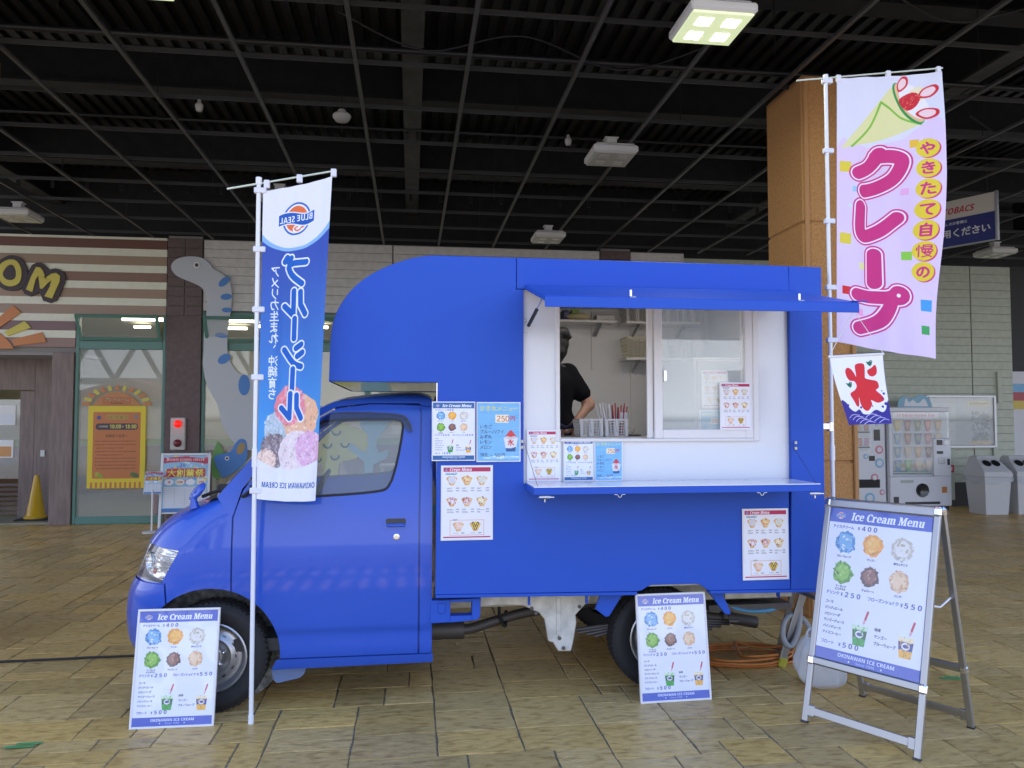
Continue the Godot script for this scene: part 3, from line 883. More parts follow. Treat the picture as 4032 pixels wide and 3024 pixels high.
func paint_crepe(c: Canvas, cx: float, cy: float, r: float, kind: int) -> void:
	var fan := func(k: float, dx: float) -> PackedVector2Array:
		var p := PackedVector2Array([Vector2(cx - r * .22 * k + dx, cy + r * .72), Vector2(cx + r * .22 * k + dx, cy + r * .72)])
		for i in 9:
			var a := lerpf(-.62, .62, 1.0 - i / 8.0) - PI / 2
			p.append(Vector2(cx + dx + cos(a) * r * 1.5 * k, cy + r * .9 + sin(a) * r * 1.7 * k))
		return p
	c.fill([fan.call(1.0, -r * .1)], Color8(214, 160, 84))
	c.fill([fan.call(.98, r * .08)], Color8(232, 186, 116))
	var top := blob(cx, cy - r * .2, r * .62, .12, kind + 4, 12)
	var cols: Array = [[Color8(238, 236, 240), Color8(70, 80, 110)], [Color8(240, 206, 140), Color8(214, 120, 60)], [Color8(240, 236, 224), Color8(120, 130, 90)], [Color8(232, 214, 214), Color8(150, 30, 60)], [Color8(230, 200, 190), Color8(160, 40, 50)], [Color8(244, 224, 176), Color8(90, 56, 44)], [Color8(238, 196, 170), Color8(236, 206, 190)], [Color8(244, 206, 90), Color8(70, 48, 40)]][kind]
	c.fill([top], cols[0])
	if kind in [0, 2]:
		for i in 6:
			var y := cy - r * .7 + i * r * .2
			c.strokes([PackedVector2Array([Vector2(cx - r * .5, y + r * .1), Vector2(cx + r * .5, y - r * .1)])], [[1.3, cols[1]]])
	elif kind == 7:
		c.strokes([PackedVector2Array([Vector2(cx - r * .4, cy - r * .6), Vector2(cx, cy + r * .35), Vector2(cx + r * .4, cy - r * .6)])], [[r * .4, cols[1]], [r * .14, Color8(244, 214, 110)]])
	else:
		speckle(c, top, [cols[1], cols[0].lightened(.3), cols[1].lightened(.3)], 34, r * .16, kind * 3 + 1)
		c.disc(cx, cy - r * .2, r * .22, r * .2, cols[0].lightened(.35))


func print_crepe_menu() -> ImageTexture:
	var W := 320.0
	var H := 456.0
	var c := Canvas.new(320, 456, Color8(236, 236, 240), self)
	var red := Color8(186, 36, 84)
	c.box(W * .03, H * .014, W * .97, H * .072, red)
	paint_logo(c, W * .09, H * .043, W * .026, false)
	for o in [0.0, .8]:
		c.latin("Crepe Menu", W * .15 + o, H * .043, W * .085, Color8(250, 244, 248), true, true, .2, .86)
	c.latin("COLD and ICE", W * .07, H * .098, W * .045, Color8(36, 110, 140), true, false, .1, .8)
	c.box(W * .07, H * .11, W * .28, H * .115, Color8(36, 110, 140))
	var ink := Color8(116, 116, 124)
	var g := RandomNumberGenerator.new()
	g.seed = 9
	for i in 6:
		var cx: float = W * [.2, .5, .8][i % 3]
		var cy: float = H * [.2, .49][i / 3]
		paint_crepe(c, cx, cy, W * .12, i)
		for k in 2:
			var y := cy + H * (.095 + .034 * k)
			c.box(cx - W * .1, y, cx - W * .1 + W * g.randf_range(.06, .12), y + 2, ink)
			c.box(cx - W * .1, y + H * .011, cx - W * .1 + W * g.randf_range(.06, .15), y + H * .011 + 2, ink)
			c.latin("¥%d" % (400 + 50 * k + 50 * (i % 3)), cx + W * .075, y + 2, W * .034, ink, true, false, .2, .9)
	for q in [[W * .16, H * .735, W * .84, H * .74], [W * .16, H * .94, W * .84, H * .945], [W * .16, H * .735, W * .167, H * .945], [W * .833, H * .735, W * .84, H * .945]]:
		c.box(q[0], q[1], q[2], q[3], Color8(222, 130, 70))
	c.latin("HOT", W * .22, H * .735, W * .045, ink)
	for i in 2:
		var cx := W * (.33 + .34 * i)
		paint_crepe(c, cx, H * .83, W * .12, 6 + i)
		c.box(cx - W * .1, H * .912, cx + W * .0, H * .917, ink)
		c.latin("¥400", cx + W * .05, H * .914, W * .034, ink, true, false, .2, .9)
	c.box(W * .03, H * .962, W * .97, H * .978, red)
	return c.tex()


func print_shaved_ice() -> ImageTexture:
	var W := 240.0
	var H := 336.0
	var c := Canvas.new(240, 336, Color8(120, 186, 228), self)
	var g := RandomNumberGenerator.new()
	g.seed = 4
	for i in 60:
		var y := g.randf() * H
		c.fill([ellipse(g.randf() * W, y, g.randf_range(14, 60), g.randf_range(2, 9), 12)], Color(.62, .8, .94, .22) if g.randf() < .6 else Color(.38, .66, .88, .25))
	for i in 24:
		c.fill([ellipse(g.randf() * W, H * .94 + g.randf_range(-6, 8), g.randf_range(8, 26), g.randf_range(2, 6), 10)], Color(.9, .96, 1, .5))
	var yellow := Color8(226, 216, 120)
	c.kana("かき氷メニュー", W * .05, H * .045, W * .135, [[3.4, yellow]])
	c.box(W * .42, H * .2, W * .74, H * .34, Color8(240, 234, 200))
	var red := Color8(206, 44, 52)
	c.latin("250", W * .45, H * .272, W * .19, red, false)
	c.kana("円", W * .77, H * .22, W * .13, [[3.6, red]])
	var ink := Color8(44, 52, 92)
	var l := ["いちご", "ブルーハワイ", "みぞれ", "レモン", "メロン"]
	for i in 5:
		c.kana(l[i], W * .05, H * (.375 + .088 * i), W * .098, [[2.3, ink]])
	c.kana("練乳", W * .06, H * .86, W * .1, [[2, Color8(60, 96, 140)]])
	c.latin("+", W * .29, H * .905, W * .13, Color8(90, 130, 170), false)
	c.latin("50", W * .4, H * .905, W * .13, ink, false)
	c.kana("円", W * .56, H * .862, W * .1, [[2, ink]])
	# paper cup of shaved ice
	c.fill([curve(poly([W * .66, H * .6, W * .72, H * .52, W * .79, H * .47, W * .87, H * .53, W * .92, H * .6]), true, 4)], Color8(214, 60, 66))
	c.fill([poly([W * .62, H * .6, W * .96, H * .6, W * .9, H * .84, W * .68, H * .84])], Color8(226, 226, 228))
	c.fill([poly([W * .62, H * .6, W * .7, H * .57, W * .79, H * .59, W * .88, H * .57, W * .96, H * .6, W * .79, H * .63])], Color8(206, 200, 206))
	c.fill([poly([W * .665, H * .78, W * .8, H * .785, W * .91, H * .76, W * .9, H * .84, W * .68, H * .84])], Color8(40, 90, 150))
	c.kana("氷", W * .71, H * .63, W * .16, [[5.2, red]])
	return c.tex()


func print_blue_banner() -> ImageTexture:
	var W := 256.0
	var H := 1000.0
	var c := Canvas.new(256, 1000, Color8(232, 232, 238), self)
	for y in range(70, 880):
		var f := clampf((y - 220) / 560.0, 0, 1)
		c.box(0, y, W, y + 1, Color8(56, 84, 172).lerp(Color8(74, 156, 222), f))
	# white ground above and below with pale blue edges
	c.fill([ellipse(W * .5, 70, W * .68, 140, 48)], Color8(140, 186, 230))
	c.fill([ellipse(W * .5, 58, W * .62, 142, 48)], Color8(232, 232, 238))
	c.box(0, 0, W, 70, Color8(232, 232, 238))
	paint_logo(c, W * .5, 108, W * .205)
	# scoops of ice cream, then the white hem
	var sc := [[.68, 775, 58, Color8(186, 204, 214)], [.74, 845, 56, Color8(136, 122, 128)], [.32, 745, 74, Color8(238, 186, 150)], [.5, 700, 62, Color8(236, 140, 150)], [.38, 850, 70, Color8(236, 220, 220)], [.16, 840, 56, Color8(226, 178, 208)], [.86, 880, 40, Color8(240, 206, 186)]]
	for i in sc.size():
		var b := blob(W * sc[i][0], sc[i][1], sc[i][2], .07, i + 17)
		c.fill([b], sc[i][3])
		speckle(c, b, [sc[i][3].lightened(.25), sc[i][3].lightened(.14), sc[i][3].darkened(.1), sc[i][3].lightened(.4)], 170, 6.5, i + 70)
	c.fill([poly([0, 905, W * .12, 886, W * .3, 898, W * .5, 904, W * .75, 896, W, 872, W, H, 0, H])], Color8(234, 234, 240))
	c.fill([curve(poly([0, 880, W * .2, 893, W * .5, 902, W * .8, 893, W, 874, W, 930, 0, 930]), true, 4)], Color8(234, 234, 240))
	var line := Color8(240, 242, 250)
	var blue := Color8(28, 98, 190)
	var ys := [226, 328, 418, 492, 578, 654]
	var txt := "ブルーシール"
	for i in 6:
		var em := 78.0 if i in [2, 4] else 100.0
		c.kana(txt[i], W * .48 - em * .5, ys[i], em, [[29, line], [19, blue]], true)
	c.kana("アメリカ生まれ、沖縄育ち", W * .72, 250, 37, [[4.2, line]], true, .97)
	c.latin("OKINAWAN ICE CREAM", W * .47, 952, W * .092, Color8(44, 84, 160), true, false, 0, .88, true)
	c.mirror()
	return c.tex()


func print_pink_banner() -> ImageTexture:
	var W := 300.0
	var H := 860.0
	var c := Canvas.new(300, 860, Color8(222, 222, 234), self)
	c.fill([curve(poly([-8, 246, W * .3, 226, W * .65, 200, W + 8, 176, W + 8, H + 8, -8, H + 8]), true, 3)], Color8(226, 206, 232))
	c.box(0, 320, W, H, Color8(226, 206, 232))
	# crepe cone
	c.fill([poly([W * .04, 230, W * .5, 40, W * .6, 30, W * .74, 140, W * .8, 158, W * .5, 196])], Color8(226, 224, 160))
	c.strokes([curve(poly([W * .15, 222, W * .32, 160, W * .42, 82]), false), curve(poly([W * .42, 82, W * .6, 130, W * .8, 158]), false)], [[6, Color8(130, 188, 60)]])
	c.fill([ellipse(W * .68, 90, 26, 78, 26, -.55)], Color8(46, 146, 70))
	c.fill([ellipse(W * .69, 88, 22, 74, 26, -.55)], Color8(228, 190, 140))
	c.fill([ellipse(W * .735, 84, 30, 66, 26, -.55)], Color8(240, 236, 236))
	c.disc(W * .78, 62, 26, 22, Color8(238, 228, 190))
	for s in [[.62, 28, .9, 24], [.86, 58, .2, 28], [.85, 124, -.3, 28]]:
		var q := Vector2(W * s[0], s[1])
		var l := PackedVector2Array()
		for e in [[-1, .35], [-.3, -.45], [.9, -.55], [1.1, .1], [.2, .7]]:
			l.append(q + Vector2(e[0], e[1]).rotated(-s[2]) * s[3])
		c.fill([curve(l, true, 3)], Color8(210, 40, 56))
		var l2 := PackedVector2Array()
		for p in l:
			l2.append(q + (p - q) * .72)
		c.fill([curve(l2, true, 3)], Color8(244, 214, 214))
	var berry := curve(poly([W * .6, 74, W * .72, 56, W * .8, 70, W * .76, 100, W * .68, 112, W * .62, 96]), true, 3)
	c.fill([berry], Color8(206, 36, 50))
	speckle(c, berry, [Color8(240, 170, 110)], 50, 1.7, 3)
	for s in [[.03, 272, 34, Color8(226, 206, 60)], [.03, 505, 34, Color8(226, 206, 60)], [.7, 205, 24, Color8(236, 190, 60)], [.64, 352, 20, Color8(236, 176, 220)], [.16, 350, 18, Color8(150, 206, 236)], [.67, 545, 26, Color8(140, 206, 70)], [.24, 590, 22, Color8(232, 230, 160)], [.05, 676, 26, Color8(216, 44, 48)], [.83, 690, 34, Color8(70, 160, 222)], [.83, 768, 26, Color8(66, 166, 90)], [.2, 740, 22, Color8(240, 160, 200)], [.12, 408, 12, Color8(210, 224, 244)]]:
		c.box(W * s[0], s[1], W * s[0] + s[2], s[1] + s[2], s[3])
	var pink := Color8(206, 48, 124)
	var white := Color8(244, 236, 246)
	var big := [[[126, 244, 102, 284, 66, 306], [120, 252, 176, 256, 190, 274, 172, 318, 136, 344, 90, 360]], [[78, 412, 76, 488, 92, 504, 140, 482, 186, 442]], [[122, 560, 122, 648]], [[62, 696, 150, 694, 170, 690, 158, 732, 128, 772, 66, 802]]]
	for pass_no in 3:
		for gl in big:
			var ls := []
			for s in gl:
				ls.append(curve(poly(s), false, 4))
			if gl == big[3]:
				ls.append(ellipse(190, 682, 10, 10, 12))
			c.strokes(ls, [[[58, pink], [49, white], [40, pink]][pass_no]])
	c.disc(190, 682, 6, 6, white)
	var col := "やきたて自慢の"
	for i in 7:
		var y := 234 + i * 62
		c.disc(W * .855 + 2, y + 3, 29, 29, Color8(206, 60, 110))
		c.disc(W * .85, y, 29, 29, Color8(232, 208, 52))
		c.kana(col[i], W * .85 - 20, y - 20, 40, [[5.6 if i != 5 else 3.2, pink]])
	return c.tex()


func print_ice_flag() -> ImageTexture:
	var W := 220.0
	var H := 300.0
	var c := Canvas.new(220, 300, Color8(236, 236, 246), self)
	var red := Color8(214, 40, 48)
	c.fill([curve(poly([52, 66, 62, 52, 76, 56, 88, 74, 96, 92, 96, 52, 102, 38, 122, 34, 138, 42, 136, 84, 136, 100, 160, 108, 186, 116, 190, 142, 176, 154, 196, 176, 204, 196, 188, 206, 172, 208, 148, 196, 150, 214, 130, 240, 112, 238, 98, 214, 94, 180, 90, 214, 78, 222, 66, 196, 54, 166, 80, 150, 92, 132, 84, 112, 64, 108, 54, 92]), true, 3)], red)
	c.fill([curve(poly([148, 68, 168, 56, 184, 44, 190, 62, 186, 84, 170, 94, 154, 88]), true, 3)], red)
	var green := Color8(40, 104, 74)
	for q in [[160, 34], [58, 124]]:
		c.fill([poly([q[0] - 14, q[1] - 6, q[0] - 2, q[1] - 4, q[0] + 6, q[1] - 12, q[0] + 14, q[1] - 8, q[0] + 10, q[1] + 8, q[0] + 2, q[1] + 16, q[0] - 8, q[1] + 6])], green)
		c.disc(q[0] + 8, q[1] - 6, 2, 2, Color8(236, 236, 246))
	var navy := Color8(52, 44, 138)
	c.fill([curve(poly([0, 196, 24, 204, 34, 226, 60, 244, 86, 234, 100, 254, 130, 256, 160, 238, 186, 250, 204, 236, 220, 200, 220, 300, 0, 300]), true, 3)], navy)
	for i in 9:
		var y := 256 + (i % 5) * 8
		c.strokes([curve(poly([18 + i * 18, y + 14, 44 + i * 18, y, 80 + i * 16, y + 4]), false, 4)], [[2.2, Color8(230, 230, 246)]])
	for q in [[206, 170, 5], [196, 190, 4], [208, 214, 7], [192, 226, 5], [30, 214, 5], [96, 226, 5], [200, 158, 2.5], [150, 222, 3]]:
		c.disc(q[0], q[1], q[2], q[2], navy)
	c.box(0, 0, W, 5, Color8(246, 246, 252))
	return c.tex()


func print_play_notice() -> ImageTexture:
	var W := 260.0
	var H := 360.0
	var c := Canvas.new(260, 360, Color8(226, 200, 44), self)
	var orange := Color8(196, 118, 62)
	c.fill([rrect(22, 26, 238, 318, 6)], orange)
	for i in 11:
		c.box(14 + i * 22, 334, 24 + i * 22, 360, orange)
	c.kana("ご利用案内", 76, 38, 21, [[3.8, Color8(210, 208, 96)], [1.8, Color8(120, 96, 40)]])
	c.fill([rrect(34, 76, 226, 104, 13)], Color8(66, 54, 60))
	c.kana("ご利用時間", 44, 85, 9, [[1, Color8(230, 222, 190)]])
	c.latin("10:00", 96, 90, 24, Color8(232, 220, 96), true, false, 0, .9)
	c.fill([poly([154, 84, 162, 90, 154, 96])], Color8(226, 150, 130))
	c.latin("18:00", 166, 90, 24, Color8(232, 220, 96), true, false, 0, .9)
	c.kana("保護者の皆様へ", 78, 124, 14, [[1.3, Color8(110, 66, 40)]], false, 1.05)
	var g := RandomNumberGenerator.new()
	g.seed = 12
	var ink := Color8(120, 70, 42)
	for i in 9:
		var x := 34.0 + (8 if i in [2, 4, 8] else 0)
		var y := 152 + i * 15
		c.box(x, y, x + 5, y + 5, ink)
		x += 8
		while x < 218 - (60 if i in [2, 4] else 0):
			var wd := g.randf_range(3, 6)
			c.box(x, y, x + wd, y + g.randf_range(3, 5.5), Color(ink, .75))
			x += wd + g.randf_range(1, 2.4)
	for q in [[44, 300, Color8(170, 176, 60)], [60, 306, Color8(150, 160, 50)], [206, 300, Color8(90, 120, 60)], [222, 306, Color8(80, 108, 60)]]:
		c.fill([blob(q[0], q[1], 11, .25, int(q[0]))], q[2])
	c.fill([blob(48, 50, 9, .3, 5)], Color8(66, 84, 150))
	c.fill([blob(216, 46, 10, .3, 6)], Color8(136, 128, 120))
	return c.tex()


func print_shop_sign() -> ImageTexture:
	var c := Canvas.new(480, 240, Color8(196, 190, 182), self)
	c.box(0, 96, 480, 240, Color8(28, 40, 110))
	c.latin("AUTOBACS", 186, 54, 44, Color8(176, 28, 48), true, false, .28, .9)
	var w := Color8(206, 206, 208)
	c.kana("お越しのお客様は", 214, 112, 17.5, [[2.4, w]])
	c.kana("ご利用ください", 140, 150, 46, [[6.5, w]])
	return c.tex()


func print_fair_poster() -> ImageTexture:
	var c := Canvas.new(200, 270, Color8(150, 196, 226), self)
	var g := RandomNumberGenerator.new()
	g.seed = 2
	for i in 70:
		c.fill([ellipse(g.randf() * 200, g.randf() * 130, g.randf_range(4, 12), g.randf_range(3, 8), 8, g.randf() * 3)], [Color8(100, 160, 214), Color8(220, 100, 130), Color8(236, 220, 110), Color8(216, 230, 244)][i % 4])
	c.fill([poly([0, 10, 100, 4, 200, 16, 200, 40, 100, 28, 0, 36])], Color8(190, 44, 70))
	c.latin("SPORTS SCHOOL CRECER", 100, 20, 15, Color8(244, 236, 230), true, false, 0, .95, true)
	c.latin("7", 10, 18, 22, Color8(250, 240, 240))
	c.latin("39", 70, 48, 26, Color8(96, 130, 210))
	c.fill([rrect(14, 62, 190, 104, 8)], Color8(206, 50, 60))
	c.kana("大創業祭", 18, 64, 40, [[8, Color8(150, 30, 40)], [5, Color8(244, 226, 90)]], false, 1.04)
	for i in 4:
		c.disc(28 + i * 48, 128, 21, 15, [Color8(246, 246, 250), Color8(240, 236, 214)][i % 2])
		c.latin(["39", "3,900", "", "3,900"][i], 28 + i * 48, 128, 13, Color8(200, 50, 60), true, false, 0, .8, true)
	c.box(6, 150, 194, 250, Color8(224, 228, 236))
	for i in 10:
		c.box(10, 156 + i * 9.4, 190, 157 + i * 9.4, Color8(166, 176, 196))
	for i in 5:
		c.box(10 + i * 45, 156, 11 + i * 45, 246, Color8(166, 176, 196))
	c.box(0, 254, 200, 270, Color8(70, 120, 190))
	return c.tex()


func print_wares() -> ImageTexture:
	# leaflets behind the glass of the notice board
	var c := Canvas.new(300, 210, Color8(158, 160, 160), self)
	c.box(30, 24, 130, 190, Color8(176, 178, 176))
	for i in 16:
		c.box(40, 40 + i * 9, 40 + 40 + (i * 37) % 45, 42 + i * 9, Color8(120, 122, 124))
	c.box(190, 14, 288, 36, Color8(200, 182, 70))
	for i in 10:
		c.box(196 + i * 9, 20, 202 + i * 9, 31, Color8(96, 86, 40))
	for i in 3:
		c.box(206, 62 + i * 46, 284, 98 + i * 46, Color8(110, 118, 120))
		speckle(c, rect(206, 62 + i * 46, 284, 98 + i * 46), [Color8(60, 66, 70), Color8(170, 176, 180), Color8(90, 96, 100)], 50, 8, i)
	c.box(196, 192, 290, 204, Color8(190, 150, 80))
	return c.tex()


# ---------------------------------------------------------------- the truck
const ZN := -4.56
const ZC := -5.39
const HW := 0.83
const XS := -1.0
const SEC := [[.2, .06], [.26, .035], [.33, .018], [.43, .014], [.47, .002], [.6, -.006], [.78, -.012], [.9, -.012], [1.0, -.004], [1.12, .008], [1.22, .024], [1.3, .04], [1.5, .082], [1.68, .12], [1.75, .145], [1.79, .18], [1.82, .26]]
const NOSE := [[.2, -1.56], [.27, -1.62], [.36, -1.695], [.48, -1.715], [.6, -1.71], [.68, -1.69], [.75, -1.655], [.86, -1.615], [.95, -1.575], [1.03, -1.515], [1.09, -1.44], [1.14, -1.345], [1.18, -1.235], [1.21, -1.13], [1.232, -1.05]]
const ALINE := [-1.09, 1.225, -.92, 1.43, -.71, 1.61, -.56, 1.72, -.45, 1.77, -.33, 1.79, -.15, 1.808, .02, 1.815, .09, 1.808, .128, 1.79]
var org := Vector3.ZERO


func mb() -> MB:
	var m := MB.new()
	m.xf = Transform3D(Basis(), -org)
	return m


func cab_pt(nose: bool, a: float, y: float, off: float) -> Vector3:
	var i := look(SEC, y)
	if not nose:
		return Vector3(a, y, ZN - i - off)
	var th := clampf(a, 0.0, 1.0) * PI / 2
	var s := pow(maxf(sin(th), 0.0), .62)
	var c := pow(maxf(cos(th), 0.0), .62)
	var x := XS - (XS - look(NOSE, y)) * s
	return Vector3(x + off * s, y - (off * .5 if y > 1.1 else 0.0), ZN - i - (HW - i) * (1.0 - c) - off * c)


func nose_a(x: float, y: float) -> float:
	var s := clampf((XS - x) / (XS - look(NOSE, y)), 0.0, 1.0)
	return asin(pow(s, 1.0 / .62)) * 2.0 / PI


func dense(p: PackedVector2Array, step := .03) -> PackedVector2Array:
	var o := PackedVector2Array()
	for i in p.size():
		var a := p[i]
		var b := p[(i + 1) % p.size()]
		var k := maxi(1, int(ceil(a.distance_to(b) / step)))
		for j in k:
			o.append(a.lerp(b, float(j) / k))
	return o


# a curved body panel: outline and holes are drawn in side view, then laid on the body's surface
func panel(m: MB, outline: PackedVector2Array, holes: Array, nose := false, off := 0.0, far := false) -> MB:
	var to := func(p: PackedVector2Array) -> PackedVector2Array:
		var q := dense(p)
		if nose:
			for i in q.size():
				q[i] = Vector2(nose_a(q[i].x, q[i].y), q[i].y)
		return q
	var o: PackedVector2Array = to.call(outline)
	var hs := holes.map(to)
	var lo := o[0]
	var hi := o[0]
	for p in o:
		lo = lo.min(p)
		hi = hi.max(p)
	var sx := .04 if nose else .06
	var sy := .03
	for i in int(ceil((hi.x - lo.x) / sx)):
		for j in int(ceil((hi.y - lo.y) / sy)):
			var cell := rect(lo.x + i * sx, lo.y + j * sy, lo.x + (i + 1) * sx, lo.y + (j + 1) * sy)
			var got: Array = []
			got.assign(Geometry2D.intersect_polygons(cell, o))
			for h in hs:
				var next := []
				for g in got:
					for r in Geometry2D.clip_polygons(g, h):
						if not (Geometry2D.is_polygon_clockwise(r) and Geometry2D.clip_polygons(g, h).size() > 1):
							next.append(r)
				got = next
			for g in got:
				var tr := Geometry2D.triangulate_polygon(g)
				if tr.is_empty():
					continue
				var ids := []
				for p in g:
					var e := .004
					var at := cab_pt(nose, p.x, p.y, off)
					var px: float = minf(p.x, .992) if nose else p.x
					var da := cab_pt(nose, px + e, p.y, off) - cab_pt(nose, px - e, p.y, off)
					var dy := cab_pt(nose, px, p.y + e, off) - cab_pt(nose, px, p.y - e, off)
					var nn := da.cross(dy).normalized()
					if nn.dot(at - Vector3(-.7, .9, ZC)) < 0.0:
						nn = -nn
					if far:
						at.z = 2 * ZC - at.z
						nn.z = -nn.z
					ids.append(m.vert(at, nn, p))
				for k in range(0, tr.size(), 3):
					m.face(ids[tr[k]], ids[tr[k + 1]], ids[tr[k + 2]])
	return m


func shrink(p: PackedVector2Array, by := .003) -> PackedVector2Array:
	var r := Geometry2D.offset_polygon(p, -by)
	return r[0] if r.size() else p


func paint_materials() -> void:
	var b := mat("blue body paint", lin(.025, .09, .49), .3)
	b.metallic_specular = .32
	b.clearcoat_enabled = true
	b.clearcoat = .6
	b.clearcoat_roughness = .06
	b.heightmap_enabled = true
	b.heightmap_texture = noise_tex("body wave", .005, [], 512, 2, 18)
	b.heightmap_scale = .6
	b.uv1_triplanar = true
	b.uv1_world_triplanar = true
	b.uv1_scale = Vector3(.6, .6, .6)
	var p := mat("blue painted panel", lin(.027, .094, .49), .45)
	p.metallic_specular = .3
	p.heightmap_enabled = true
	p.heightmap_texture = noise_tex("panel wave", .006, [], 512, 3, 8)
	p.heightmap_scale = .25
	p.uv1_triplanar = true
	p.uv1_world_triplanar = true
	p.uv1_scale = Vector3(.5, .5, .5)
	mat("white panel", lin(.74, .75, .76), .16)
	mat("white sash", lin(.76, .74, .72), .4)
	mat("kitchen wall", lin(.76, .75, .74), .3)
	mat("black rubber", lin(.018, .018, .02), .75)
	mat("dark plastic", lin(.03, .032, .035), .45)
	mat("chrome", lin(.75, .75, .76), .18, 1.0)
	mat("aluminium", lin(.42, .425, .435), .42, 1.0)
	mat("steel wheel", lin(.45, .45, .46), .38, .85)
	mat("chassis cream", lin(.64, .62, .55), .55)
	mat("exhaust", lin(.13, .12, .115), .6, .6)
	grain(mat("arch liner", lin(.36, .37, .36), .7), "liner", .02, .6, 1.0, 2.0)
	grain(mat("tyre", lin(.022, .022, .024), .72), "tyre", .05, .6, 1.0, 6.0)
	grain(M["chassis cream"], "chassis", .012, .86, 1.0, 1.6)
	var g := mat("window glass", Color(.92, .97, .97, .12), .0)
	g.transparency = BaseMaterial3D.TRANSPARENCY_ALPHA
	var l := mat("lamp cover", Color(.95, .96, .97, .1), .02)
	l.transparency = BaseMaterial3D.TRANSPARENCY_ALPHA
	var v := mat("smoked visor", Color(.12, .1, .09, .62), .05)
	v.transparency = BaseMaterial3D.TRANSPARENCY_ALPHA
	var rf := mat("lamp reflector", lin(.80, .80, .78), .22, .75)
	rf.heightmap_enabled = true
	rf.heightmap_texture = noise_tex("lamp flutes", .02, [], 256, 2, 3)
	rf.heightmap_scale = 1.6
	rf.uv1_triplanar = true
	rf.uv1_world_triplanar = true
	rf.uv1_scale = Vector3(1.0, 6.0, 1.0)
	var u := mat("polished sheet", lin(.72, .70, .66), .06, 1.0)
	u.metallic_specular = .6


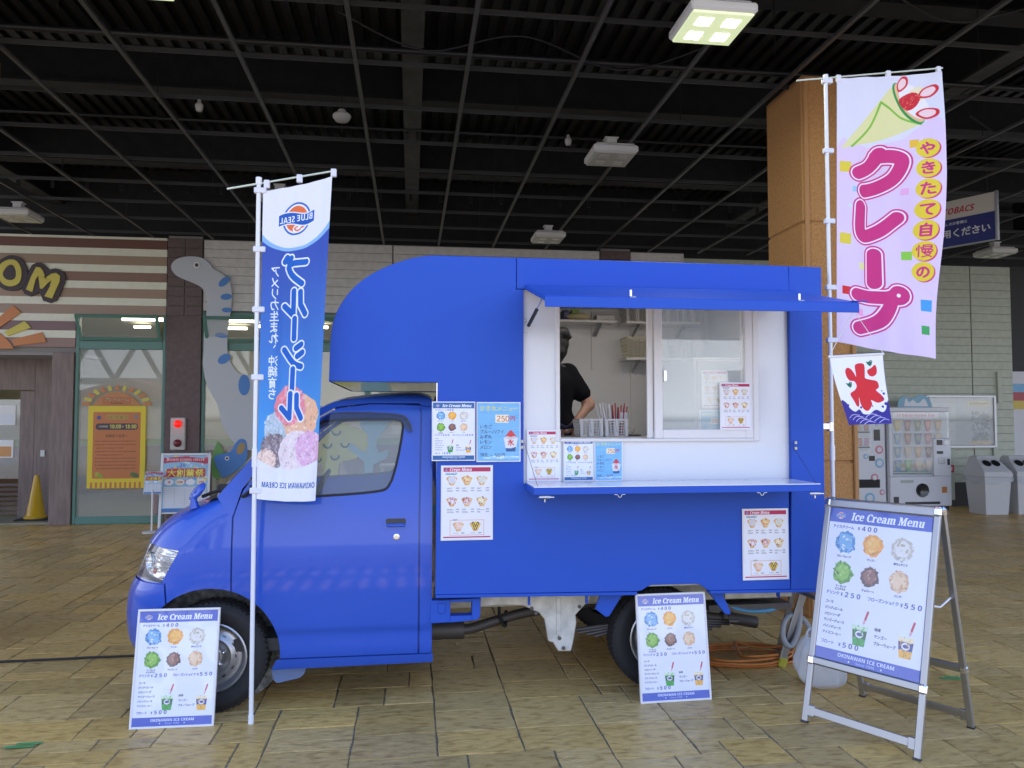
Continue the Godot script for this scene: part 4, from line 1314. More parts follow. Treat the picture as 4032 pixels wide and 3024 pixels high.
func make_truck() -> Node3D:
	org = V(.42, 0, ZC)
	var t := thing("kitchen_truck", "blue kitchen truck with raised hatch and curved box over its cab", "truck", org)
	var paint: Material = M["blue body paint"]
	var side: Material = M["blue painted panel"]
	var arch := ellipse(-1.115, .33, .385, .385, 48)
	var win := curve(poly([-.80, 1.205, -.49, 1.215, -.2, 1.235, -.12, 1.27, -.075, 1.40, -.04, 1.60, -.055, 1.66, -.14, 1.672, -.46, 1.665, -.56, 1.63, -.7, 1.51, -.83, 1.34, -.855, 1.235]), true, 3)
	var door := poly([-.998, .30, .05, .30, .052, 1.10, .062, 1.70, .048, 1.742, -.04, 1.756, -.25, 1.757, -.43, 1.735, -.52, 1.685, -.68, 1.56, -.86, 1.385, -.95, 1.26, -.995, 1.11])
	var lamp := poly([-1.292, .925, -1.30, .905, -1.385, .75, -1.40, .743, -1.65, .752, -1.62, .83, -1.56, .935, -1.50, .945])
	var fender := poly([-2, .742, -2, 1.232, -1.0, 1.232, -1.0, .3, -1.35, .3, -1.352, .60, -1.365, .742])
	var bumper := poly([-2, .25, -2, .738, -1.369, .738, -1.356, .60, -1.3, .25])
	var apil := poly(ALINE)
	apil.append_array(poly([.128, 1.745, .066, 1.748, .05, 1.762, -.25, 1.762, -.435, 1.74, -.525, 1.69, -.685, 1.565, -.865, 1.39, -.955, 1.265, -1.0, 1.115, -1.03, 1.14, -1.075, 1.2]))
	var post := poly([.056, .30, .13, .30, .13, 1.74, .068, 1.742, .066, 1.70, .057, 1.10])
	var sill := poly([-.78, .235, .136, .245, .136, .297, -.75, .297])
	var cab := put(panel(panel(mb(), shrink(fender), [arch, lamp], true), shrink(fender), [arch, lamp], true, 0, true), "hood_and_fender", paint, t)
	put(panel(panel(mb(), shrink(bumper), [arch, lamp], true), shrink(bumper), [arch, lamp], true, 0, true), "front_bumper", paint, t)
	for far in [false, true]:
		var d := put(panel(mb(), shrink(door), [win, arch], false, 0, far), "door", paint, t)
		put(panel(mb(), win, [shrink(win, .014)], false, .004, far), "window_seal", M["black rubber"], d)
		put(panel(mb(), win, [], false, .012, far), "pane", M["window glass"], d)
		put(panel(mb(), apil, [], false, 0, far), "roof_pillar", paint, t)
		put(panel(mb(), shrink(post, .002), [], false, 0, far), "rear_pillar", paint, t)
		put(panel(mb(), sill, [], false, -.006, far), "sill", paint, t)
		put(panel(panel(mb(), poly([-1.0, .27, .13, .27, .13, 1.745, .05, 1.75, -.25, 1.757, -.5, 1.69, -.86, 1.385, -1.0, 1.15]), [shrink(win, -.008), shrink(arch, -.004)], false, .016, far), poly([-2, .27, -2, 1.2, -1.0, 1.2, -1.0, .27]), [shrink(arch, -.004), shrink(lamp, -.004)], true, .016, far), "inner_shell", paint, t)
		# head lamp
		var h := put(panel(mb(), lamp, [], true, .055, far), "headlamp", M["lamp reflector"], t)
		put(panel(mb(), lamp, [], true, -.003, far), "lens_cover", M["lamp cover"], h)
		var zs: float = 1.0 if not far else -1.0
		var bowl := mb()
		bowl.xf = Transform3D(Basis(), V(-1.475, .85, ZC + zs * .69) - org) * Transform3D(Basis(Vector3.UP, -1.0 * zs).rotated(Vector3.UP, 0) * Basis(Vector3.RIGHT, PI / 2), Vector3.ZERO)
		bowl.lathe([Vector2(.06, .015), Vector2(.05, -.01), Vector2(.022, -.02), Vector2(.002, -.02)], 20)
		put(bowl, "reflector_bowl", M["lamp reflector"], h)
		var ind := mb()
		ind.box(V(-1.44, .80, ZC + zs * .735), V(.02, .03, .02), .008)
		put(ind, "indicator_bulb", mat("amber red", lin(.5, .09, .03), .2), h)
		# wheel arch lining
		var ln := mb()
		ln.sheet(24, 3, func(u, w): return V(-1.115 + cos(PI * 1.06 * u - .1) * .385, .33 + sin(PI * 1.06 * u - .1) * .385, ZC + zs * (.81 - .34 * w)))
		put(ln, "arch_liner", M["arch liner"], t)
		var lw := mb()
		lw.prism(ellipse(-1.115, .33, .39, .39, 30), ZC + zs * .47, ZC + zs * .46)
		put(lw, "arch_wall", M["arch liner"], t)
	# windscreen, roof, cowl
	var al := poly(ALINE)
	var top := func(i0: int, i1: int, bulge: float, crown: float) -> MB:
		var pts := curve(al.slice(i0, i1 + 1), false, 4)
		return mb().sheet(14, pts.size() - 1, func(u, w):
			var p: Vector2 = pts[int(round(w * (pts.size() - 1)))]
			var s: float = u * 2 - 1
			var hw: float = HW - look(SEC, p.y)
			var k: float = 1.0 - s * s
			var fade: float = clampf((p.y - 1.225) / .4, 0, 1) if bulge > 0 else 1.0
			return V(p.x - bulge * k * (1.0 - .5 * fade), p.y + crown * k * (fade if bulge > 0 else 1.0), ZC + s * hw), true)
	put(top.call(0, 3, .1, .035), "windscreen", M["window glass"], t)
	put(top.call(3, 9, 0.0, .035), "roof", paint, t)
	put(mb().sheet(10, 2, func(u, w): return V(-1.03 - .14 * w - .05 * (1 - pow(u * 2 - 1, 2)), 1.228 - .03 * w, ZC + (u * 2 - 1) * .74)), "cowl", M["dark plastic"], t)
	for k in 2:
		put(mb().tube([V(-1.13, 1.235, ZC + .45 - .5 * k), V(-1.08, 1.275, ZC + .2 - .5 * k), V(-1.0, 1.36, ZC - .06 - .45 * k)], .008, 5), "wiper", M["black rubber"], t)
	put(mb().bx(V(.10, .3, ZC + .8), V(.128, 1.2, ZC - .8)), "cab_back", paint, t)
	put(mb().bx(V(-1.0, .33, ZC + .74), V(.10, .40, ZC - .74)), "cab_floor", M["dark plastic"], t)
	put(mb().sheet(8, 4, func(u, w): return V(-1.05 + .28 * w, 1.2 - .06 * w * w, ZC + (u * 2 - 1) * .76)), "dashboard", M["dark plastic"], t)
	# the round under-view mirror on the hood
	var mr := put(mb().sheet(10, 8, func(u, w):
		var th: float = u * TAU
		var r: float = sin(w * PI * .5)
		return V(-1.225 + .052 * r * cos(th) + .025 * r * sin(th), 1.245 + .016 * r * cos(th) + .052 * r * sin(th), ZN - .13 + .05 * r * cos(th) + .04 * cos(w * PI * .5))), "hood_mirror", paint, t)
	put(mb().tube([V(-1.235, 1.15, ZN - .11), V(-1.24, 1.2, ZN - .115), V(-1.245, 1.235, ZN - .12)], [.03, .018, .014], 8), "mirror_foot", paint, mr)
	put(mb().tube(curve3([V(-1.2, 1.215, ZN - .14), V(-1.12, 1.245, ZN - .12), V(-1.05, 1.25, ZN - .1), V(-.98, 1.21, ZN - .06), V(-.9, 1.26, ZN + .03), V(-.88, 1.29, ZN + .08)]), .011, 6), "lashing_strap", M["black rubber"], t)
	put(mb().box(V(-1.06, 1.265, ZN - .11), V(.1, .05, .04), .012), "strap_buckle", M["black rubber"], t)
	# seats and wheel inside
	for k in 2:
		var sx := mb()
		sx.xf = Transform3D(Basis(), V(-.18, 0, ZC + .38 - .76 * k) - org)
		sx.box(V(-.12, .78, 0), V(.46, .16, .48), .05)
		sx.xf = sx.xf * Transform3D(Basis(Vector3.BACK, -.16), V(.12, .8, 0))
		sx.box(V(0, .24, 0), V(.13, .5, .46), .05).box(V(.02, .54, 0), V(.1, .13, .22), .04)
		put(sx, "seat", mat("seat cloth", lin(.04, .04, .045), .9), t)
	var sw := []
	for i in 25:
		var a := TAU * i / 24
		sw.append(V(-.66 + .07 * sin(a), 1.16 + .13 * sin(a), ZC - .38 + .17 * cos(a)))
	put(mb().tube(sw, .013, 6), "steering_wheel", M["black rubber"], t)
	# visor, handle, key
	put(panel(mb(), curve(poly([-.56, 1.615, -.49, 1.69, -.38, 1.708, -.1, 1.70, -.02, 1.672, .008, 1.60, -.02, 1.595, -.045, 1.635, -.1, 1.65, -.42, 1.645, -.54, 1.6]), true, 2), [], false, -.03), "window_visor", M["smoked visor"], t)
	put(panel(mb(), curve(poly([-.5, 1.69, -.38, 1.708, -.1, 1.70, -.02, 1.672, .008, 1.60, .0, 1.60, -.03, 1.664, -.1, 1.69, -.38, 1.70]), true, 2), [], false, -.034), "visor_rim", M["dark plastic"], t)
	var hd := put(panel(mb(), rrect(-.152, 1.028, -.012, 1.098, .02), [], false, -.004), "handle_cup", paint, t)
	put(panel(mb(), rrect(-.14, 1.055, -.024, 1.088, .012), [], false, -.0065), "handle_recess", M["dark plastic"], hd)
	put(mb().box(V(-.082, 1.05, ZN + .012), V(.108, .02, .014), .006), "handle_bar", paint, hd)
	var key := mb()
	key.xf = Transform3D(Basis(Vector3.RIGHT, PI / 2), V(-.078, .982, ZN + .004) - org)
	key.lathe([Vector2(.001, .012), Vector2(.012, .012), Vector2(.0125, .008), Vector2(.018, .007), Vector2(.018, 0)], 16)
	put(key, "key_cylinder", M["chrome"], t)
	put(mb().prism(curve(poly([-.775, .235, -.62, .235, -.6, .2, -.63, .165, -.7, .15, -.76, .14, -.785, .18]), true, 3), ZN - .12, ZN - .105), "mud_flap", mat("grey blue flap", lin(.12, .18, .34), .5), t)
	make_wheels(t)
	make_chassis(t)
	make_kitchen(t)
	return t


func make_wheels(t: Node3D) -> void:
	for p in [V(-1.115, .31, -4.69), V(-1.115, .31, -6.09), V(1.541, .31, -4.73), V(1.541, .31, -6.05)]:
		var s: float = 1.0 if p.z > ZC else -1.0
		var base := Transform3D(Basis(Vector3.RIGHT, PI / 2 * s), p - org)
		var m := MB.new()
		m.xf = base
		m.lathe([Vector2(.19, -.07), Vector2(.215, -.085), Vector2(.27, -.088), Vector2(.296, -.078), Vector2(.308, -.06), Vector2(.31, -.035), Vector2(.302, -.033), Vector2(.302, -.027), Vector2(.311, -.025), Vector2(.311, -.003), Vector2(.303, -.001), Vector2(.303, .005), Vector2(.311, .007), Vector2(.31, .035), Vector2(.302, .037), Vector2(.302, .043), Vector2(.308, .06), Vector2(.296, .078), Vector2(.285, .081), Vector2(.282, .0845), Vector2(.26, .088), Vector2(.25, .0865), Vector2(.215, .085), Vector2(.195, .07), Vector2(.19, .06)], 56)
		for k in 60:
			var a := TAU * k / 60
			var q := Transform3D(Basis(Vector3.UP, a), Vector3.ZERO)
			m.xf = base * q
			m.box(V(.304, .058, 0), V(.014, .03, .02), .003)
			m.box(V(.304, -.058, 0), V(.014, .03, .02), .003)
		var w := put(m, "wheel", M["tyre"], t)
		var r := MB.new()
		r.xf = base
		r.lathe([Vector2(.197, .074), Vector2(.19, .078), Vector2(.183, .072), Vector2(.176, .05), Vector2(.168, .03), Vector2(.155, .026), Vector2(.135, .032), Vector2(.118, .05), Vector2(.105, .058), Vector2(.085, .05), Vector2(.07, .034), Vector2(.05, .03), Vector2(.04, .034), Vector2(.038, .06), Vector2(.03, .066), Vector2(.001, .066)], 40)
		put(r, "rim", M["steel wheel"], w)
		var h := MB.new()
		for k in 12:
			h.xf = base * Transform3D(Basis(Vector3.UP, TAU * k / 12), Vector3.ZERO) * Transform3D(Basis(Vector3.BACK, .75), V(.1265, .0425, 0))
			h.lathe([Vector2(.011, .001), Vector2(.0095, .0015), Vector2(.001, -.002)], 10)
		put(h, "rim_holes", M["black rubber"], w)
		var n := MB.new()
		for k in 5:
			n.xf = base * Transform3D(Basis(Vector3.UP, TAU * k / 5 + .3), V(0, 0, 0)) * Transform3D(Basis(), V(.057, .03, 0))
			n.lathe([Vector2(.011, 0), Vector2(.011, .014), Vector2(.006, .018), Vector2(.001, .018)], 6)
		put(n, "wheel_nuts", M["chrome"], w)


func make_chassis(t: Node3D) -> void:
	var cream: Material = M["chassis cream"]
	var side: Material = M["blue painted panel"]
	for z in [-4.98, -5.8]:
		put(mb().bx(V(.15, .47, z), V(2.45, .605, z + .06), .01), "frame_rail", cream, t)
	for x in [.3, 1.0, 1.9, 2.4]:
		put(mb().bx(V(x, .5, -4.95), V(x + .07, .6, -5.78)), "cross_member", cream, t)
	put(mb().prism(poly([.40, .62, .40, .535, .55, .545, .68, .537, .78, .49, .815, .448, .839, .317, .867, .307, .899, .255, .977, .252, .99, .30, 1.012, .423, 1.006, .468, 1.067, .53, 1.12, .59, 1.13, .62]), -4.70, -4.665, .006), "spring_hanger", cream, t)
	put(mb().prism(rrect(.885, .35, .915, .58, .013), -4.668, -4.658, .004), "hanger_rib", cream, t)
	for q in [[.905, .335], [.93, .275], [.735, .52], [1.03, .52], [.76, .49]]:
		var b := mb()
		b.xf = Transform3D(Basis(Vector3.RIGHT, PI / 2), V(q[0], q[1], -4.664) - org)
		b.lathe([Vector2(.012, 0), Vector2(.012, .008), Vector2(.001, .01)], 6)
		put(b, "bolt", M["exhaust"], t)
	# step bracket with its two openings
	var br := mb()
	for r in Geometry2D.clip_polygons(poly([.119, .61, .415, .617, .41, .51, .395, .49, .119, .478]), rrect(.235, .517, .362, .597, .012)):
		pass
	br.prism(poly([.119, .478, .119, .61, .236, .612, .236, .48]), -4.62, -4.55, .004)
	br.prism(poly([.236, .597, .236, .612, .362, .615, .362, .597]), -4.62, -4.55, .002)
	br.prism(poly([.236, .48, .236, .517, .362, .517, .362, .487]), -4.62, -4.55, .002)
	br.prism(poly([.362, .487, .362, .615, .415, .617, .41, .505, .395, .489]), -4.62, -4.55, .004)
	var b0 := put(br, "step_bracket", side, t)
	put(mb().prism(rrect(.165, .535, .205, .595, .006), -4.551, -4.542, .003), "bracket_boss", side, b0)
	put(mb().prism(poly([1.142, .625, 1.105, .528, 1.169, .478, 1.19, .482, 1.285, .625]), -4.58, -4.56, .003), "stay_plate", side, t)
	put(mb().prism(poly([1.81, .615, 1.92, .47, 1.95, .468, 1.955, .48, 1.895, .615]), -4.58, -4.56, .003), "stay_plate", side, t)
	for x in [.70, 1.05, 2.27]:
		put(mb().bx(V(x, .56, -4.60), V(x + .012, .63, -4.57)), "hanger_tab", side, t)
	for i in 4:
		var y := .375 - i * .014
		put(mb().tube([V(1.0 + i * .05, y - .03, -4.78), V(1.28, y, -4.78), V(1.54, y - .012, -4.78), V(1.85, y + .005, -4.78), V(2.1 - i * .06, y - .01, -4.78)], .011, 4), "leaf_spring", M["exhaust"], t)
	put(mb().tube([V(1.541, .31, -4.75), V(1.541, .31, -6.05)], .05, 10), "rear_axle", M["exhaust"], t)
	put(mb().tube([V(-1.115, .31, -4.75), V(-1.115, .31, -6.05)], .035, 8), "front_axle", M["exhaust"], t)
	put(mb().tube(curve3([V(.1, .262, -5.2), V(.36, .262, -5.2)], 2), .06, 14), "silencer", M["exhaust"], t)
	put(mb().tube(curve3([V(.36, .262, -5.2), V(.42, .268, -5.2), V(.6, .318, -5.2), V(.85, .37, -5.2), V(1.4, .40, -5.25), V(2.0, .28, -5.3), V(2.3, .24, -5.3)]), .033, 10), "exhaust_pipe", M["exhaust"], t)
	put(mb().tube([V(2.2, .262, -5.3), V(2.46, .21, -5.3)], .042, 12), "tail_pipe", M["exhaust"], t)
	put(mb().tube(curve3([V(.6, .45, -5.2), V(.595, .36, -5.16), V(.63, .29, -5.14), V(.65, .36, -5.25)]), .012, 6), "pipe_hanger", M["black rubber"], t)
	put(mb().sheet(4, 8, func(u, w): return V(1.985 + .055 * u + .05 * w * w, .435 - .25 * w - .02 * u * w, -4.66 - .0 - .14 * u)), "mud_flap", M["black rubber"], t)
	put(mb().bx(V(1.95, .40, -4.9), V(2.52, .44, -5.7)), "rear_cross_tray", M["exhaust"], t)
	var coil := []
	for i in 120:
		var a := i * .34
		coil.append(V(2.28 + .16 * cos(a), .455 + .035 * sin(i * .21), -5.1 + .12 * sin(a)))
	put(mb().tube(coil, .009, 5), "cable_coil", M["black rubber"], t)
	put(mb().tube(curve3([V(2.06, .44, -4.92), V(2.2, .40, -4.9), V(2.35, .395, -4.9), V(2.46, .41, -4.93)]), .014, 6), "water_hose", mat("light blue hose", lin(.09, .3, .5), .4), t)
	put(mb().bx(V(2.0, .52, -4.75), V(2.45, .60, -4.78)), "tail_panel", cream, t)


func outline_box() -> PackedVector2Array:
	var nose := curve(poly([-.462, 2.06, -.452, 2.188, -.42, 2.295, -.352, 2.402, -.264, 2.485, -.142, 2.554, -.011, 2.603, .07, 2.62, .124, 2.627]), false, 4)
	var p := poly([.146, .655, .155, 1.88, -.466, 1.883])
	p.append_array(nose)
	return p


func make_kitchen(t: Node3D) -> void:
	var blue: Material = M["blue painted panel"]
	var white: Material = M["white panel"]
	var sash: Material = M["white sash"]
	var wall: Material = M["kitchen wall"]
	var z0 := -4.53
	var z1 := -4.50
	var l := outline_box()
	l.append_array(poly([.618, 2.626, .618, 2.437, .662, 2.437, .662, 1.282, 2.314, 1.279, 2.314, .624, 1.80, .631, 1.775, .64, 1.745, .664, 1.715, .672, 1.44, .674, 1.41, .666, 1.375, .644, 1.345, .639]))
	var body := put(mb().prism(l, z0, z1, .003), "side_panel", blue, t)
	put(mb().prism(poly([.621, 2.440, 2.336, 2.436, 2.331, 2.620, .621, 2.626]), z0, z1 + .003, .003), "top_panel", blue, t)
	put(mb().prism(poly([2.318, .622, 2.46, .620, 2.548, .619, 2.552, 2.618, 2.335, 2.620, 2.334, 1.4]), z0, z1 + .001, .003), "rear_side_panel", blue, t)
	# far wall, skin over the curved nose, roof, rear
	var f := outline_box()
	f.append_array(poly([2.552, 2.618, 2.546, .62]))
	put(mb().prism(f, -6.28, -6.25), "far_side_panel", blue, t)
	var skin := outline_box().slice(2)
	skin.append(Vector2(2.552, 2.618))
	put(mb().sheet(skin.size() - 1, 1, func(u, w): return V(skin[int(round(u * (skin.size() - 1)))].x, skin[int(round(u * (skin.size() - 1)))].y - .002, lerpf(z0, -6.25, w))), "roof_skin", blue, t)
	put(mb().bx(V(2.515, .622, z0), V(2.545, 2.61, -6.25)), "rear_wall", blue, t)
	put(mb().bx(V(-.455, 1.884, z0), V(.15, 1.892, -6.25)), "nose_underside", M["polished sheet"], t)
	put(mb().bx(V(.15, .66, z0), V(.18, 1.89, -6.25)), "front_wall", M["polished sheet"], t)
	put(mb().bx(V(.18, .66, z0), V(2.515, .72, -6.25)), "floor_pan", M["chassis cream"], t)
	put(mb().prism(poly([.148, .636, .148, .654, 1.345, .636, 1.345, .618]), z0 - .03, z1 + .004, .002), "lower_rail", blue, t)
	put(mb().prism(poly([1.80, .612, 1.80, .63, 2.548, .618, 2.548, .60]), z0 - .03, z1 + .004, .002), "lower_rail", blue, t)
	# inside: lining, ceiling, counter
	put(mb().bx(V(.2, .72, -6.245), V(2.5, 2.58, -6.20)), "back_lining", wall, t)
	put(mb().bx(V(.2, .74, -6.2), V(.22, 2.58, -4.6)), "front_lining", wall, t)
	put(mb().bx(V(2.48, .74, -6.2), V(2.50, 2.58, -4.6)), "rear_lining", wall, t)
	put(mb().bx(V(.2, 2.57, -6.2), V(2.5, 2.59, -4.56)), "ceiling_lining", wall, t)
	put(mb().bx(V(.2, .735, -6.2), V(2.5, .76, -4.6)), "kitchen_floor", mat("kitchen floor", lin(.25, .25, .24), .4), t)
	put(mb().bx(V(.24, .76, -4.62), V(2.48, 1.555, -5.0), .004), "counter", M["aluminium"], t)
	var strip := mat("kitchen lamp", lin(.9, .9, .88), .4)
	strip.emission_enabled = true
	strip.emission = Color(1.0, .97, .92)
	strip.emission_energy_multiplier = 1.2
	var kl := put(mb().bx(V(.7, 2.54, -5.0), V(2.3, 2.57, -4.9), .005), "strip_lamp", strip, t)
	var ka := AreaLight3D.new()
	ka.name = "strip_light"
	ka.area_size = Vector2(1.6, .1)
	ka.light_energy = .14
	ka.light_color = Color(1.0, .97, .93)
	ka.set("area_range", 8.0)
	ka.shadow_enabled = true
	kl.add_child(ka)
	ka.position = V(1.5, 2.53, -4.95) - org
	ka.rotation.x = -PI / 2
	# white hatch surround and window frame
	for q in [[.655, 1.275, .862, 2.445], [2.134, 1.275, 2.34, 2.445], [.862, 1.275, 2.134, 1.53], [.862, 2.40, 2.134, 2.445]]:
		put(mb().bx(V(q[0], q[1], -4.56), V(q[2], q[3], -4.535)), "hatch_surround", white, t)
	var w := Node3D.new()
	w.name = "sliding_window"
	t.add_child(w)
	for q in [[.858, 1.53, .884, 2.4, -4.57, -4.515], [2.10, 1.53, 2.136, 2.4, -4.57, -4.515], [.884, 1.53, 2.10, 1.548, -4.57, -4.51], [.884, 2.37, 2.10, 2.4, -4.57, -4.515]]:
		put(mb().bx(V(q[0], q[1], q[4]), V(q[2], q[3], q[5]), .004), "window_frame", sash, w)
	for q in [[1.432, 1.55, 1.470, 2.37, -4.565, -4.545], [1.47, 1.548, 1.52, 2.37, -4.54, -4.518], [2.048, 1.548, 2.10, 2.37, -4.54, -4.518], [1.52, 1.548, 2.048, 1.602, -4.54, -4.518], [2.035, 1.55, 2.07, 2.37, -4.565, -4.545], [1.47, 1.55, 2.035, 1.59, -4.565, -4.545]]:
		put(mb().bx(V(q[0], q[1], q[4]), V(q[2], q[3], q[5]), .004), "sash_bar", sash, w)
	put(mb().bx(V(1.52, 1.60, -4.531), V(2.048, 2.37, -4.527)), "pane", M["window glass"], w)
	put(mb().bx(V(1.47, 1.59, -4.557), V(2.035, 2.37, -4.553)), "pane", M["window glass"], w)
	put(mb().box(V(1.536, 1.93, -4.513), V(.016, .07, .012), .004), "window_catch", M["chrome"], w)
	# raised hatch
	var hatch := Node3D.new()
	hatch.name = "raised_hatch"
	t.add_child(hatch)
	var hx := [.668, 2.36]
	var a := V(0, 2.436, -4.492)
	var b := V(0, 2.262, -3.80)
	var dir := (b - a).normalized()
	var up := V(0, -dir.z, dir.y).abs() * V(0, 1, 1)
	up = V(0, .9696, .244)
	var leaf := mb()
	leaf.xf = Transform3D(Basis(Vector3.RIGHT, up, Vector3.RIGHT.cross(up)), a - org)
	var ln := (b - a).length()
	leaf.bx(V(hx[0], 0, 0), V(hx[1], .028, ln), .003)
	put(leaf, "hatch_leaf", blue, hatch)
	put(mb().bx(V(hx[0] - .002, 2.232, -3.796), V(hx[1] + .002, 2.284, -3.79), .002), "front_edge", blue, hatch)
	put(mb().bx(V(hx[1] - .04, 2.292, -3.789), V(hx[1] + .05, 2.296, -3.81)), "edge_flap", blue, hatch)
	for x in [.93, 1.55, 2.18]:
		put(mb().bx(V(x - .055, 2.434, -4.50), V(x + .055, 2.448, -4.484), .003), "hinge", M["aluminium"], hatch)
	for x in [1.12, 2.04]:
		var lt := mb().bx(V(x - .04, 2.268, -3.84), V(x + .04, 2.275, -3.80)).bx(V(x - .012, 2.275, -3.83), V(x + .03, 2.30, -3.81), .006).box(V(x, 2.315, -3.82), V(.012, .04, .012), .004)
		put(lt, "latch", M["chrome"], hatch)
	put(mb().tube([V(.69, 2.22, -4.49), V(.72, 2.30, -4.36)], .011, 8), "gas_strut", M["dark plastic"], hatch)
	put(mb().tube([V(.72, 2.30, -4.36), V(.735, 2.345, -4.29)], .005, 6), "strut_rod", M["chrome"], hatch)
	for y in [2.25, 2.19]:
		put(mb().box(V(.672, y, -4.494), V(.012, .02, .01), .002), "strut_foot", M["aluminium"], hatch)
	# lowered counter shelf
	var shelf := Node3D.new()
	shelf.name = "counter_shelf"
	t.add_child(shelf)
	put(mb().bx(V(.67, 1.292, -4.498), V(2.335, 1.297, -4.165)), "shelf_top", white, shelf)
	put(mb().bx(V(.668, 1.252, -4.498), V(2.337, 1.2915, -4.162), .003), "shelf_tray", blue, shelf)
	for x in [.73, 1.15, 1.98, 2.30]:
		var ends: bool = x < .8 or x > 2.2
		var ct := mb()
		if ends:
			ct.bx(V(x - .03, 1.232, -4.18), V(x + .035, 1.25, -4.164), .004).tube([V(x - .035, 1.24, -4.16), V(x + .05, 1.24, -4.16)], .005, 6).box(V(x, 1.222, -4.165), V(.008, .022, .008), .003)
		else:
			ct.tube([V(x - .03, 1.25, -4.165), V(x - .012, 1.248, -4.165), V(x - .006, 1.235, -4.165), V(x + .006, 1.235, -4.165), V(x + .012, 1.248, -4.165), V(x + .03, 1.25, -4.165)], .003, 5)
		put(ct, "catch", M["chrome"], shelf)
	for q in [[.664, 1.98, 1.30], [2.32, 1.97, 1.29]]:
		put(mb().tube([V(q[0], 1.53, -4.493), V(q[0] + (.03 if q[0] < 1 else .0), 1.297, -4.19)], .0015, 4), "shelf_cord", M["dark plastic"], shelf)
	for q in [[.652, 1.535], [2.36, 1.52]]:
		for dy in [0.0, -.035]:
			put(mb().box(V(q[0], q[1] + dy, -4.494), V(.018, .022, .012), .003), "keeper", M["aluminium"], t)
	# wall rails and shelves inside
	for q in [[1.49, 2.07, 2.55], [1.82, 1.56, 2.55], [2.2, 1.56, 2.55]]:
		put(mb().bx(V(q[0] - .012, q[1], -6.2), V(q[0] + .012, q[2], -6.185)), "wall_rail", M["white sash"], t)
	for q in [[.3, 1.63, 2.452], [1.704, 2.32, 2.448], [1.703, 2.318, 2.155]]:
		var s := put(mb().bx(V(q[0], q[2] - .02, -6.18), V(q[1], q[2], -5.95), .003), "wall_shelf", M["white sash"], t)
		for x in [maxf(q[0] + .116, 1.49), q[1] - .12]:
			put(mb().bar(V(x, q[2] - .022, -5.99), V(x, q[2] - .1, -6.18), .014, .02), "shelf_bracket", M["aluminium"], s)


# ---------------------------------------------------------------- ground
const ROOF_EDGE := -4.45


func make_ground() -> void:
	var g := setting("ground")
	var lot := grain(mat("asphalt lot", lin(.36, .35, .33), .85), "lot", .02, .6, 1.0, .4)
	put(mb().quad(V(-300, -.03, 300), V(300, -.03, 300), V(300, -.03, -300), V(-300, -.03, -300)), "lot_sheet", lot, g)
	var p := setting("pavement")
	var joint := grain(mat("paving joint", lin(.34, .26, .16), .8), "joint", .03, .5, 1.0, 2.0)
	put(mb().quad(V(-14, -.005, 2.0), V(18, -.005, 2.0), V(18, -.005, -17), V(-14, -.005, -17)), "joint_bed", joint, p)
	var st := mat("stamped stone", Color(1, 1, 1), .44)
	st.vertex_color_use_as_albedo = true
	st.metallic_specular = .35
	st.albedo_texture = noise_tex("stone colour", .011, [[.12, Color(.78, .74, .70)], [.4, Color(.90, .88, .85)], [.58, Color(.95, .94, .91)], [.72, Color(.91, .89, .88)], [.9, Color(1, .99, .97)]], 1024, 6, 21)
	st.uv1_triplanar = true
	st.uv1_world_triplanar = true
	st.uv1_scale = Vector3(.62, .8, 1.5)
	st.roughness_texture = noise_tex("stone gloss", .02, [[.2, Color(.62, .62, .62)], [.8, Color(1, 1, 1)]], 512, 5, 5)
	st.heightmap_enabled = true
	st.heightmap_texture = noise_tex("stone relief", .014, [], 1024, 6, 33)
	st.heightmap_scale = .3
	# ashlar pattern on a grid of 14.5 cm
	var u := .145
	var x0 := -62
	var nx := 150
	var nz := 104
	var used := PackedByteArray()
	used.resize(nx * nz)
	rng.seed = 77
	var found := []
	var shapes := [[3, 2], [2, 2], [4, 2], [3, 2], [2, 1], [3, 1], [3, 3], [2, 2], [4, 2]]
	for j in nz:
		for i in nx:
			if used[j * nx + i]:
				continue
			var zc := -1.0 - j * u
			var xc := (x0 + i) * u
			var mid := .13 * -zc
			if absf(xc - mid) > .78 * -zc + 2.0 or (zc < -13.0 and xc < 4.0) or zc < -15:
				continue
			var pick: Array = shapes[rng.randi() % shapes.size()]
			var w: int = pick[0]
			var h: int = pick[1]
			while w > 1:
				var ok := i + w <= nx
				if ok:
					for k in w:
						ok = ok and not used[j * nx + i + k]
				if ok:
					break
				w -= 1
			while h > 1 and j + h > nz:
				h -= 1
			if h > 1:
				for k in w:
					for q in range(1, h):
						if used[(j + q) * nx + i + k]:
							h = q
							break
			for q in h:
				for k in w:
					used[(j + q) * nx + i + k] = 1
			found.append([xc, zc, w * u, h * u])
	var order := []
	for s in found:
		var cx: float = s[0] + s[2] * .5
		var cz: float = -s[1] + s[3] * .5
		var d := sqrt(cx * cx + cz * cz)
		var seen: bool = absf((cx * .991 - cz * .1305) / maxf(cx * .1305 + cz * .991, .1)) < .68 and cz > 3.3
		order.append([s[2] * s[3] / pow(d, 3) * (1.0 if seen else .01), s])
	order.sort_custom(func(a, b): return a[0] > b[0])
	var rest := MB.new()
	for i in order.size():
		var s: Array = order[i][1]
		var m: MB = MB.new() if i < 300 else rest
		var o := V(s[0] + s[2] * .5, 0, s[1] - s[3] * .5)
		m.xf = Transform3D(Basis(), V(0, 0, 0) if i < 300 else o)
		stone(m, s[2], s[3])
		if i < 300:
			var node := put(m, "paving_stone", st, p)
			node.position = o
	var far := put(rest, "paving_field", st, p)
	far.set_meta("kind", "stuff")


